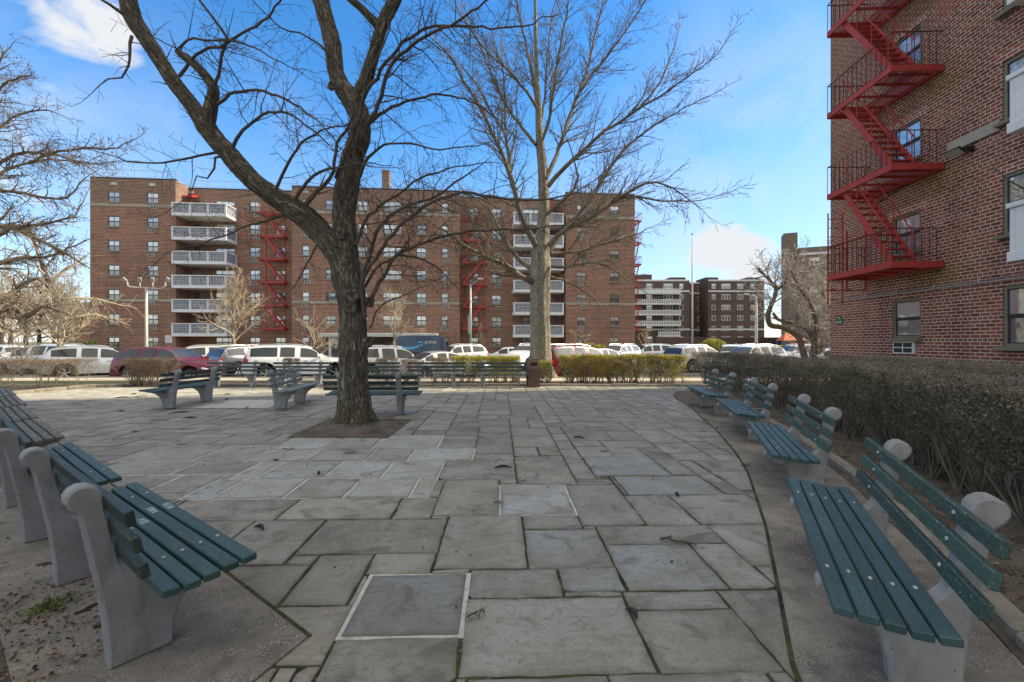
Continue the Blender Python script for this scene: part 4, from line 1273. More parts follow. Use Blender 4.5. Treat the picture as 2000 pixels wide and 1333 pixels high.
# white balconies
for z in (3.10, 5.62, 8.15, 10.7, 13.2, 15.7):
    for (ya, yb) in ((8.93, 5.2), (2.9, -.6)):
        MX = Matrix(((VN.x, WN.x, 0, 0), (VN.y, WN.y, 0, 0), (0, 0, 1, 0), (0, 0, 0, 1)))
        b = MB(); va, vb = vY(ya), vY(yb)
        b.cbox(va, vb, .004, 1.20, z, z + .20, .01, 0, MX)
        o = b.build('balcony', M['white_paint'], nb_)
        b = MB()
        b.cbox(va + .03, va + .13, .004, 1.17, z + .202, z + 1.05, .008, 0, MX); b.cbox(vb - .13, vb - .03, .004, 1.17, z + .202, z + 1.05, .008, 0, MX)
        b.cbox(va + .132, vb - .132, 1.07, 1.17, z + .202, z + 1.05, .008, 0, MX)
        b.cbox(va - .01, vb + .01, 1.0, 1.21, z + 1.052, z + 1.15, .01, 0, MX); b.cbox(va - .01, va + .15, .004, .998, z + 1.052, z + 1.15, .01, 0, MX)
        b.build('parapet', M['white_paint'], o)
# address plaque and floodlight fixed to the wall
pl = empty('address_plaque', CO + loc(vY(15.52), .012, 2.25), rzw, 'small green arched address plaque reading 32 65-70 on the brick corner', 'sign')
mb = MB()
W2 = .17
prof = [(-W2, -.15), (W2, -.15), (W2, .05), (W2 * .82, .08)] + [(W2 * .8 * math.cos(a), .08 + .10 * math.sin(a)) for a in np.linspace(.12, math.pi - .12, 12)] + [(-W2 * .82, .08), (-W2, .05)]
mb.prism([(p[0], p[1]) for p in prof], -.002, .018, 0, 0, Matrix(((0, 1, 0, 0), (-1, 0, 0, 0), (0, 0, 1, 0), (0, 0, 0, 1))))
mb.build('plaque', M['green_sign'], pl)
def text(body, size, locv, rot, mat, parent, name, ext=.002):
    cu = bpy.data.curves.new('t', 'FONT'); cu.body = body; cu.size = size; cu.align_x = 'CENTER'; cu.align_y = 'CENTER'; cu.extrude = ext
    ob = bpy.data.objects.new('t', cu); COL.objects.link(ob)
    dg = bpy.context.evaluated_depsgraph_get(); me = bpy.data.meshes.new_from_object(ob.evaluated_get(dg))
    bpy.data.objects.remove(ob)
    me.materials.clear(); me.materials.append(mat)
    o = bpy.data.objects.new(name, me); COL.objects.link(o)
    o.parent = parent; o.location = locv; o.rotation_euler = rot
    return o
text('32', .10, (0, -.021, .085), (R(90), 0, 0), M['sign_white'], pl, 'lettering')
text('65-70', .105, (0, -.021, -.06), (R(90), 0, 0), M['sign_white'], pl, 'lettering')
fl = empty('flood_light', CO + loc(vY(10.86), .02, 6.14), rzw, 'slim rectangular flood light on an arm beneath the pale stone band', 'lamp')
mb = MB(); mb.box(-.04, .04, -.10, 0.01, -.06, .06); mb.bar((0, -.08, 0), (.02, -.22, .0), .04, .04); mb.build('bracket', M['trim'], fl)
mb = MB(); MM = Matrix.Translation((-.12, -.28, -.02)) @ Matrix.Rotation(R(-38), 4, 'X')
mb.cbox(-.23, .17, -.10, .10, -.025, .025, .01, 0, MM); h = mb.build('lamp_head', M['trim'], fl)
mb = MB(); mb.box(-.21, .15, -.085, .085, -.03, -.0255, 0, MM); mb.build('lens', M['stone_band'], h)

# ---- the long block across the car park
AF = .094
UF = Vector((1, AF, 0)).normalized(); NF = Vector((AF, -1, 0)).normalized()
OF = Vector((0, 51, 0))
SQ = math.sqrt(1 + AF * AF)
def fu(px, d=0.):
    """distance along the facade of the pixel column px, plane set back by d"""
    k = (px - 1000) / F
    y0 = 51 + d * SQ
    return k * y0 / (1 - AF * k) * SQ + (0 if d == 0 else d * AF * 1.0)
rzf = math.atan2(UF.y, UF.x)
mbld = empty('apartment_building', OF, 0, 'long brown brick block with white balconies and two red fire escapes across the car park', 'building')
def fl_(u, d=0, z=0): return UF * u - NF * d + Vector((0, 0, z))
TOPF = 18.28
wtop = [17.02 - 2.53 * i for i in range(7)]
sections = [  # u0, u1, set-back, roof
    (fu(176), fu(343), 0., TOPF + .12), (fu(343), fu(565), 2.2, TOPF - .02), (fu(565), fu(898), .7, TOPF + .05), (fu(898), fu(1105), 2.2, TOPF - .12), (fu(1105), fu(1240), 0., TOPF + .05)]
cols = [(222, 'far2', 0), (298, 'far2', 0), (498, 'far2', 1), (548, 'far2', 1), (440, 'far3', 1),
        (597, 'far1', 2), (646, 'far2', 2), (708, 'far2', 2), (766, 'far3', 2), (823, 'far2', 2), (869, 'far1', 2),
        (925, 'far2', 3), (970, 'far2', 3), (1037, 'far3', 3), (1136, 'far2', 4), (1200, 'far2', 4)]
WD = {'far2': 1.10, 'far1': .74, 'far3': 2.05}
holes = [[] for _ in sections]
todo = []
for px, key, si in cols:
    d = sections[si][2]; u = fu(px, d)
    for fi, zt in enumerate(wtop):
        if fi == 6 and px in (646, 708, 766, 823): continue
        z = zt - 1.08
        if fi == 6: z += .12
        holes[si].append((u - WD[key] / 2, u + WD[key] / 2, z, z + 1.08))
        todo.append((key, u, d, z, fi, px))
# balcony doors
for px, si in ((384, 1), (1078, 3)):
    d = 2.2; u = fu(px, d)
    for zt in wtop[:6]: holes[si].append((u - .42, u + .42, zt - 2.0, zt + .02))
mb = MB()
for (u0, u1, d, top), hh in zip(sections, holes):
    O = -NF * d
    wall_holes(mb, O, UF, NF, u0, u1, LOT - .4, top, hh, .12)
    a, b = fl_(u0, d), fl_(u1, d); bk = -NF * (16 - d)
    zt, zb = Vector((0, 0, top)), Vector((0, 0, LOT - .4))
    mb.quad(a + bk + zb, a + zb, a + zt, a + bk + zt, 1); mb.quad(b + zb, b + bk + zb, b + bk + zt, b + zt, 1)
    mb.quad(a + zt, b + zt, b + bk + zt, a + bk + zt, 2); mb.quad(b + bk + zb, a + bk + zb, a + bk + zt, b + bk + zt, 0)
mb.build('wall', [M['brick_far'], M['brick_far_y'], M['tar']], mbld)
for key, u, d, z, fi, px in todo:
    place_window(key, mbld, fl_(u, d + .05, z), rzf, 'window')
    if key != 'far3' and fi < 6 and (px in (298, 498, 597, 869, 970, 1136) or random.random() < .12):
        ac_unit(mbld, fl_(u + random.choice((-.12, .12, .2)), d, z - .58), rzf)
MXF = Matrix(((UF.x, -NF.x, 0, 0), (UF.y, -NF.y, 0, 0), (0, 0, 1, 0), (0, 0, 0, 1)))
# string courses, coping
for si in (0, 2, 4):
    u0, u1, d, top = sections[si]
    for z in (15.50, 5.62):
        mb = MB(); mb.cbox(u0 + .02, u1 - .02, d - .05, d - .006, z, z + .30, .01, 0, MXF)
        mb.build('string_course', M['stone_band'], mbld)
for (u0, u1, d, top) in sections:
    mb = MB(); mb.cbox(u0 - .04, u1 + .04, d - .06, d + .30, top + .003, top + .10, .015, 0, MXF)
    mb.build('coping', M['trim'], mbld)
# roof railings
for (u0, u1, d, top) in sections:
    mb = MB(); nb = max(2, int((u1 - u0) / 1.75))
    dd = d + .2
    for k in range(nb + 1):
        u = lerp(u0 + .05, u1 - .05, k / nb)
        mb.bar(fl_(u, dd, top + .1), fl_(u, dd, top + 1.02), .04, .04)
    for z in (.98, .25):
        mb.bar(fl_(u0 + .05, dd, top + z), fl_(u1 - .05, dd, top + z), .03, .03)
    nn = int((u1 - u0) / .22)
    for k in range(nn):
        u = lerp(u0 + .05, u1 - .05, k / nn)
        mb.bar(fl_(u, dd, top + .25), fl_(u, dd, top + .98), .010, .010)
    mb.build('roof_railing', M['steel_grey'], mbld)
mb = MB()   # return of the railing along the projecting bay
u1 = sections[0][1] - .1
for z in (.98, .25): mb.bar(fl_(u1, .2, TOPF + z), fl_(u1, 6, TOPF + z), .03, .03)
for k in range(16): mb.bar(fl_(u1, .2 + k * .38, TOPF + .1), fl_(u1, .2 + k * .38, TOPF + .98), .02, .02)
mb.build('roof_railing', M['steel_grey'], mbld)
# balconies
def balcony(px0, px1, zr, d, award=False):
    u0, u1 = fu(px0, 0), fu(px1, 0)
    b = MB(); da = -.12
    b.cbox(u0, u1, da, d - .01, zr - 1.38, zr - 1.06, .02, 0, MXF)
    o = b.build('balcony', M['balc_white'], mbld)
    b = MB()
    b.cbox(u0 - .03, u1 + .03, da - .04, da + .16, zr - .10, zr, .01, 0, MXF)
    b.cbox(u1 - .16, u1 + .04, da + .162, d - .02, zr - .10, zr, .01, 0, MXF); b.cbox(u0 - .04, u0 + .16, da + .162, d - .02, zr - .10, zr, .01, 0, MXF)
    npst = 3
    for k in range(npst + 1):
        u = lerp(u0 + .08, u1 - .08, k / npst)
        b.box(u - .085, u + .085, da + .005, da + .14, zr - 1.058, zr - .102, 0, MXF)
    b.box(u1 - .14, u1 - .004, d - .25, d - .05, zr - 1.058, zr - .102, 0, MXF)
    b.build('balustrade', M['balc_white'], o)
    s_ = MB()
    s_.box(u0 + .05, u1 - .05, da + .04, da + .10, zr - 1.057, zr - .103, 0, MXF)
    s_.box(u1 - .11, u1 - .05, da + .141, d - .252, zr - 1.057, zr - .103, 0, MXF); s_.box(u0 + .05, u0 + .11, da + .141, d - .03, zr - 1.057, zr - .103, 0, MXF)
    s_.build('screen_panel', M['screen'], o)
for i in range(6):
    balcony(336, 443, 16.06 - 2.53 * i, 2.2)
    balcony(1003, 1101, 15.98 - 2.53 * i, 2.2)
for px, si in ((384, 1), (1078, 3)):
    u = fu(px, 2.2)
    for k, zt in enumerate(wtop[:6]):
        b = MB(); b.box(u - .42, u + .42, 2.28, 2.34, zt - 2.0, zt + .02, 0, MXF)
        o = b.build('balcony_door', M['alu_tan'], mbld)
        b = MB(); b.box(u - .33, u + .33, 2.272, 2.279, zt - 1.2, zt - .08, 0, MXF); b.build('door_pane', M['pane_low'], o)
# awnings over the top balconies
for px, wd_ in ((372, 1.7), (1075, 1.5)):
    u = fu(px, 2.2); b = MB(); z = 17.15
    b.poly([fl_(u - wd_ / 2, 2.19, z + .35), fl_(u - wd_ / 2, 1.0, z), fl_(u + wd_ / 2, 1.0, z), fl_(u + wd_ / 2, 2.19, z + .35)])
    b.poly([fl_(u - wd_ / 2, 1.0, z), fl_(u - wd_ / 2, 1.0, z - .16), fl_(u + wd_ / 2, 1.0, z - .16), fl_(u + wd_ / 2, 1.0, z)])
    b.poly([fl_(u + wd_ / 2, 1.0, z), fl_(u + wd_ / 2, 1.0, z - .16), fl_(u + wd_ / 2, 2.19, z + .19), fl_(u + wd_ / 2, 2.19, z + .35)])
    b.build('awning', M['awning'], mbld)
# fire escapes of the long block
lv = [15.55 - 2.53 * i for i in range(6)][::-1]
fire_escape(mbld, -NF * 2.2, -UF, NF, -fu(563, 2.2), -fu(514, 2.2), lv, 1.25, 1, False)
fire_escape(mbld, -NF * 2.2, UF, NF, fu(903, 2.2), fu(950, 2.2), lv, 1.25, 1, False)
pe = Vector((UF * fu(1240)))
fire_escape(mbld, fl_(fu(1240), 0), NF, UF, -3.0, -.6, lv, 1.0, 1, False)
# chimney and bulkheads
b = MB(); b.box(fu(746, 6), fu(760, 6), 6, 7.1, TOPF, TOPF + 4.0, 0, MXF); b.box(fu(746, 6) - .04, fu(760, 6) + .04, 5.96, 7.14, TOPF + 4.002, TOPF + 4.15, 0, MXF)
b.build('chimney', M['brick_far'], mbld)
b = MB(); b.box(fu(760.5, 6), fu(800, 6), 6, 9, TOPF, TOPF + 1.35, 0, MXF)
b.box(fu(533, 6), fu(540, 6), 5, 6, TOPF, TOPF + 1.0, 0, MXF); b.box(fu(940, 6), fu(965, 6), 5, 7, TOPF, TOPF + .7, 0, MXF)
b.build('roof_bulkhead', M['brick_far'], mbld)
# little vents under the roof line
for px, d in ((222, 0), (298, 0), (373, 2.2), (597, .7), (869, .7)):
    b = MB(); u = fu(px, d); b.box(u - .3, u + .3, d - .04, d - .003, 17.72, 17.98, 0, MXF); b.build('vent_cover', M['ac'], mbld)
# entrance canopy and glazed entrance
b = MB(); b.cbox(fu(640, .7), fu(858, .7), -2.6, .69, 1.98, 2.36, .03, 0, MXF)
cn = b.build('entrance_canopy', M['canopy'], mbld)
b = MB()
for px in (646, 668, 690, 852): b.box(fu(px, -2) - .12, fu(px, -2) + .12, -2.3, -2.06, LOT - .1, 1.978, 0, MXF)
b.build('column', M['alu_white'], cn)
b = MB(); b.box(fu(636, .7), fu(700, .7), .60, .694, LOT, 1.95, 0, MXF); b.build('entrance_glazing', M['pane_low'], mbld)
b = MB(); b.box(fu(702, .7), fu(845, .7), .55, .694, LOT, 1.95, 0, MXF); b.build('stone_front', M['brick_tan'], mbld)
b = MB(); b.box(fu(330) - .35, fu(330) + .35, -.05, -.004, 1.35, 2.15, 0, MXF); b.build('notice_board', M['alu_white'], mbld)

# ---- darker block far to the right of it
def simple_block(name, lab, O, rz, secs, top, depth, brick, floors, pitch, ztop, cols, wname='window', band=None):
    root = empty(name, O, rz, lab, 'building')
    mb = MB()
    holes = [[] for _ in secs]; td = []
    for u, si, key in cols:
        w_, h_ = WIN[key][4], WIN[key][5]
        for f in range(floors):
            z = ztop - f * pitch - h_
            holes[si].append((u - w_ / 2, u + w_ / 2, z, z + h_)); td.append((key, u, secs[si][2], z))
    for (u0, u1, d), hh in zip(secs, holes):
        wall_holes(mb, (0, d, 0), (1, 0, 0), (0, -1, 0), u0, u1, -.6, top, hh, .15)
        mb.quad((u0, depth, -.6), (u0, d, -.6), (u0, d, top), (u0, depth, top), 1); mb.quad((u1, d, -.6), (u1, depth, -.6), (u1, depth, top), (u1, d, top), 1)
        mb.quad((u0, d, top), (u1, d, top), (u1, depth, top), (u0, depth, top), 2); mb.quad((u1, depth, -.6), (u0, depth, -.6), (u0, depth, top), (u1, depth, top), 0)
    mb.build('wall', [brick, brick, M['tar']], root)
    for key, u, d, z in td: place_window(key, root, (u, d + .04, z), 0, wname)
    if band:
        for (u0, u1, d) in secs:
            for z in band:
                b = MB(); b.cbox(u0 + .05, u1 - .05, d - .12, d - .01, z, z + .4, .02)
                b.build('string_course', M['alu_white'], root)
    return root
YB = 112.
bx = lambda px, Y=YB: (px - 1000) / F * Y
X0 = bx(1235)
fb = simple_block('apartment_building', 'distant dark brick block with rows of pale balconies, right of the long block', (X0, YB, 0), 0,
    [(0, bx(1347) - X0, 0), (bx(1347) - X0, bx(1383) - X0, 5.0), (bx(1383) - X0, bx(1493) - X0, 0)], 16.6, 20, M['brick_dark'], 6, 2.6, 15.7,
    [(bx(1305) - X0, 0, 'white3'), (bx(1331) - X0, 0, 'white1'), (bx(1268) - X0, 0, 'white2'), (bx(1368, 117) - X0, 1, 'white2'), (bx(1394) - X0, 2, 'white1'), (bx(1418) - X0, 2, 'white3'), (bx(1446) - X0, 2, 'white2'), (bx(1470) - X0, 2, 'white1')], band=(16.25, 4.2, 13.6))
for i in range(5):
    zr = 14.25 - 2.6 * i
    b = MB(); ua, ub = (.3 if i < 4 else bx(1282) - X0), bx(1325) - X0
    b.box(ua, ub, -1.6, -.15, zr - 1.25, zr - 1.05); o = b.build('balcony', M['balc_white'], fb)
    b = MB(); b.box(ua, ub, -1.6, -1.5, zr - .12, zr); b.box(ua, ub, -1.6, -1.5, zr - 1.04, zr - .92)
    k = ua
    while k < ub: b.box(k, k + .22, -1.59, -1.51, zr - .919, zr - .121); k += .42
    b.build('balustrade', M['balc_white'], o)
for (ua, ub, h) in ((bx(1238) - X0, bx(1278) - X0, 1.6), (bx(1314) - X0, bx(1345) - X0, .9), (bx(1385) - X0, bx(1410) - X0, .9), (bx(1468) - X0, bx(1492) - X0, .9)):
    b = MB(); b.box(ua, ub, 2, 8, 16.6, 16.6 + h); b.build('roof_bulkhead', M['brick_dark'], fb)
# garden wall in front of it
b = MB(); b.cbox(0, 34, 0, .3, 0, 2.6, .05); o = b.build('boundary_wall', M['brick_dark']); o.location = (bx(1282, 84), 84, LOT)
tag(o, 'low dark brick boundary wall in front of the distant block', 'wall')
# block with chimney at the right
ang = math.atan2(71.0 - 75.0, 9.5)
Xc = (1560 - 1000) / F * 75
cb = simple_block('apartment_building', 'grey brown block with a tall square chimney just left of the near brick wall', (Xc, 75, 0), ang,
    [(0, 26, 0)], 16.9, 18, M['brick_tan'], 6, 2.6, 15.2, [(2.2, 0, 'white2'), (6.4, 0, 'white2'), (11, 0, 'white2'), (16, 0, 'white2')], band=(15.6,))
b = MB(); b.box(-2.05, -.06, .6, 3.4, -.6, 19.6); b.build('chimney', M['brick_tan'], cb)
# low houses at the far left
lb = simple_block('brick_house', 'low red brick house with white windows glimpsed behind the bare trees at far left', (-78, 78, 0), .12, [(0, 20, 0)], 5.6, 9, M['brick_far'], 2, 2.7, 4.9, [(2, 0, 'white2'), (6, 0, 'white2'), (10, 0, 'white2'), (14, 0, 'white2'), (18, 0, 'white2')])
b = MB(); b.poly([(-.4, -.4, 5.605), (20.4, -.4, 5.605), (20.4, 4.5, 8.6), (-.4, 4.5, 8.6)]); b.poly([(-.4, 9.4, 5.605), (-.4, 4.5, 8.6), (20.4, 4.5, 8.6), (20.4, 9.4, 5.605)]); b.build('roof', M['tar'], lb)
# ------------------------------------------------------------------ trees
def smooth_line(pts, rad, step):
    """Catmull-Rom resampling of a traced limb"""
    P_ = [Vector(p) for p in pts]
    P_ = [P_[0] * 2 - P_[1]] + P_ + [P_[-1] * 2 - P_[-2]]
    rr = [rad[0]] + list(rad) + [rad[-1]]
    out, ro = [], []
    for i in range(1, len(P_) - 2):
        a, b, c, d = P_[i - 1:i + 3]
        m_ = max(1, int((c - b).length / step))
        for k in range(m_):
            t = k / m_
            out.append(.5 * ((2 * b) + (c - a) * t + (2 * a - 5 * b + 4 * c - d) * t * t + (3 * b - a - 3 * c + d) * t ** 3))
            ro.append(lerp(rr[i], rr[i + 1], t))
    out.append(P_[-2]); ro.append(rr[-2])
    return out, ro

class Grower:
    def __init__(s, mb, seed, seg=.22, wig=.22, up=.03, zig=.0, minr=.0025, nlev=3, dens=2.2, ang=(28, 62), ratio=(.35, .62), rfac=.5, m=0, sides=(6, 5, 4, 3, 3), curl=0., knob=0.):
        s.mb = mb; s.r = random.Random(seed); s.seg = seg; s.wig = wig; s.up = up; s.zig = zig; s.minr = minr; s.nlev = nlev; s.dens = dens; s.ang = ang; s.ratio = ratio; s.rfac = rfac; s.m = m; s.sides = sides; s.curl = curl
        s.count = 0
    def rv(s):
        g = s.r.gauss
        return Vector((g(0, 1), g(0, 1), g(0, 1)))
    def grow(s, p, d, L, r, lev):
        seg = s.seg * (.7 ** max(0, lev - 1))
        n_ = max(3, int(L / seg)); st = L / n_
        pts = [Vector(p)]; rad = [r]; d = Vector(d).normalized()
        side = d.cross(s.rv()).normalized()
        bendax = d.cross(s.rv()).normalized() * s.curl * s.r.uniform(-1, 1)
        for i in range(n_):
            d = d + s.rv() * s.wig * .5 + side * s.zig * (1 if i % 2 else -1) + Vector((0, 0, s.up)) + bendax * st
            d.normalize()
            pts.append(pts[-1] + d * st)
            rad.append(max(s.minr, r * (1 - .82 * (i + 1) / n_)))
        s.mb.tube(pts, rad, s.sides[min(lev, len(s.sides) - 1)], s.m, cap=False)
        s.count += n_
        if lev < s.nlev: s.branch(pts, rad, lev + 1, L)
        return pts
    def branch(s, pts, rad, lev, L, t0=.15, dens=None):
        nb = max(1, int(L * (dens or s.dens) * (1.25 ** lev) * s.r.uniform(.8, 1.2)))
        nb = min(nb, 60)
        for k in range(nb):
            t = t0 + (1 - t0) * (k + s.r.random()) / nb
            f = t * (len(pts) - 1); i = min(int(f), len(pts) - 2)
            p = pts[i].lerp(pts[i + 1], f - i); rr = lerp(rad[i], rad[i + 1], f - i)
            tg = (pts[i + 1] - pts[i]).normalized()
            ax = tg.cross(s.rv())
            if ax.length < 1e-4: continue
            ax.normalize()
            a = R(s.r.uniform(*s.ang))
            d = tg * math.cos(a) + ax * math.sin(a)
            l = L * s.r.uniform(*s.ratio) * (1.05 - .55 * t)
            if l < .10: continue
            s.grow(p, d, l, max(s.minr, rr * s.rfac * s.r.uniform(.7, 1.1)), lev)

def bark_disp(seed, amp, f_around=3.0, f_along=1.2):
    def fn(c, s_, r, L):
        k = f_around
        a = noise.noise((c * k + seed, s_ * k, L * f_along))
        b = noise.noise((c * k * 2.6 + seed + 7, s_ * k * 2.6, L * f_along * 2.0))
        e = noise.noise((c * 1.1 + seed + 3, s_ * 1.1, L * 1.6))
        rid = 1 - abs(b) * 2.2
        return 1 + amp * (.5 * a + .62 * rid) + .11 * e
    return fn

TRW = .95
def limb(mb, trace, Y0, n, step, disp=None, attr=True, scale=1.0, m=0):
    """trace: (px, py, r_px, depth offset)"""
    pts, rad = [], []
    for q in trace:
        Y = Y0 + (q[3] if len(q) > 3 else 0)
        pts.append(P(q[0], q[1], Y)); rad.append(q[2] / F * Y * scale)
    pts, rad = smooth_line(pts, rad, step)
    mb.tube(pts, rad, n, m, True, attr, disp)
    return pts, rad

# ---- large forked tree in the court
YT = 8.40
big = empty('bare_tree', G(692, 832), 0, 'large dark furrowed tree forking low, standing in its square pit in the court', 'tree', 'bare trees')
big.location = (-2.93, YT, .0)
OFF = Vector((-2.93, YT, 0))
mb = MB()
trunk = [(692, 840, 60, 0), (692, 830, 52, 0), (692, 816, 41, 0), (691, 800, 34.5, 0), (690, 770, 30.5, 0), (690, 735, 28.5, 0), (690, 700, 29, 0), (689, 660, 29.5, 0), (690, 630, 27.5, 0), (688, 600, 28, 0), (684, 570, 29.5, 0), (676, 535, 31, 0), (674, 500, 27, 0), (673, 460, 23, 0),
         (673, 420, 22.5, .02), (676, 380, 24, .05), (681, 345, 23.5, .08), (690, 305, 22, .1), (702, 268, 21, .12), (704, 240, 20, .14), (697, 215, 20.5, .15), (685, 195, 20, .15), (668, 170, 17.5, .18), (657, 145, 16.5, .22), (652, 115, 17, .25), (649, 85, 17.5, .3), (642, 55, 15.5, .35), (632, 20, 16.5, .4), (626, -20, 15, .45), (618, -70, 14, .5), (612, -130, 12, .55)]
def flare(c, s_, r, L):
    base = bark_disp(1.3, .21, 3.6, 1.0)(c, s_, r, L)
    if L < .55:
        a = math.atan2(s_, c)
        k = (1 - L / .55) ** 2
        base += k * (.20 * math.cos(5 * a + .6) + .12 * math.cos(3 * a + 2.1))
    return base
tp, tr = limb(mb, trunk, YT, 44, .022, flare, scale=.86)
rgt = [(690, 208, 17, .15), (702, 185, 14.5, .08), (714, 160, 14, .0), (723, 130, 13, -.08), (732, 100, 12.5, -.14), (741, 68, 12, -.2), (752, 38, 12.5, -.26), (767, 8, 12.5, -.32), (784, -30, 12, -.38), (806, -80, 10.5, -.45), (830, -140, 9, -.5)]
r1 = limb(mb, rgt, YT, 30, .025, bark_disp(5.1, .22), scale=.87)
lft = [(676, 530, 20, 0), (655, 494, 23.5, -.06), (632, 462, 22.5, -.10), (605, 432, 23, -.16), (578, 412, 23.5, -.22), (545, 392, 20, -.3), (510, 366, 19, -.38), (478, 338, 19, -.44), (450, 306, 18.5, -.5), (424, 277, 18, -.55), (400, 244, 19, -.6), (382, 218, 16, -.64), (362, 190, 14.5, -.68),
       (343, 166, 14.5, -.72), (327, 142, 14, -.75), (306, 107, 14.5, -.8), (286, 78, 14.5, -.84), (266, 48, 15.5, -.88), (254, 22, 17, -.92), (249, -10, 15.5, -.96), (247, -60, 14, -1.0), (240, -120, 12, -1.05)]
l1 = limb(mb, lft, YT, 36, .024, bark_disp(9.7, .22), scale=.86)
sub = [(404, 245, 13, -.6), (409, 222, 12.5, -.68), (414, 200, 11, -.74), (417, 175, 9.5, -.8), (406, 155, 8, -.84), (390, 137, 7.5, -.88), (372, 120, 7.5, -.92), (352, 106, 6, -.95), (343, 100, 3.5, -.97)]
s1 = limb(mb, sub, YT, 18, .03, bark_disp(4.4, .16))
b1 = limb(mb, [(737, 48, 9, -.22), (722, 34, 7.5, -.3), (704, 16, 7, -.36), (684, -2, 7, -.42), (660, -30, 6, -.5)], YT, 14, .03, bark_disp(6.6, .14))
# knots and healed wounds
def knot(c, nrm, r_):
    nrm = Vector(nrm).normalized(); c = Vector(c)
    t = nrm.orthogonal().normalized(); b = nrm.cross(t)
    n_ = 14; rings = [(1.15, -.10), (1.1, .28), (.85, .48), (.62, .42), (.40, .16), (.05, .10)]
    base = len(mb.v)
    for k, (q, h) in enumerate(rings):
        for j in range(n_):
            a = 2 * math.pi * j / n_
            w_ = 1 + .12 * math.sin(3 * a + r_ * 50)
            p = c + (t * math.cos(a) + b * math.sin(a)) * r_ * q * w_ + nrm * r_ * h
            mb.v.append(tuple(p)); mb.a.append((math.cos(a) * r_, math.sin(a) * r_, k * .02 + r_ * 9))
    for k in range(len(rings) - 1):
        for j in range(n_):
            j2 = (j + 1) % n_; o = base + k * n_
            mb.f.append((o + j, o + j2, o + n_ + j2, o + n_ + j)); mb.m.append(0)
for (px, py, rp, ry) in ((690, 578, 12, .30), (686, 603, 10, .29), (666, 460, 9, .215), (720, 668, 9, .27), (648, 168, 9, .12), (722, 590, 9, .22)):
    c = P(px, py, YT - ry); knot(c, (((px - 690) / 60), -1, .05), rp / F * YT)
for v in range(len(mb.v)): mb.v[v] = tuple(Vector(mb.v[v]) - OFF)
mb.build('trunk', M['bark_main'], big, smooth=True)
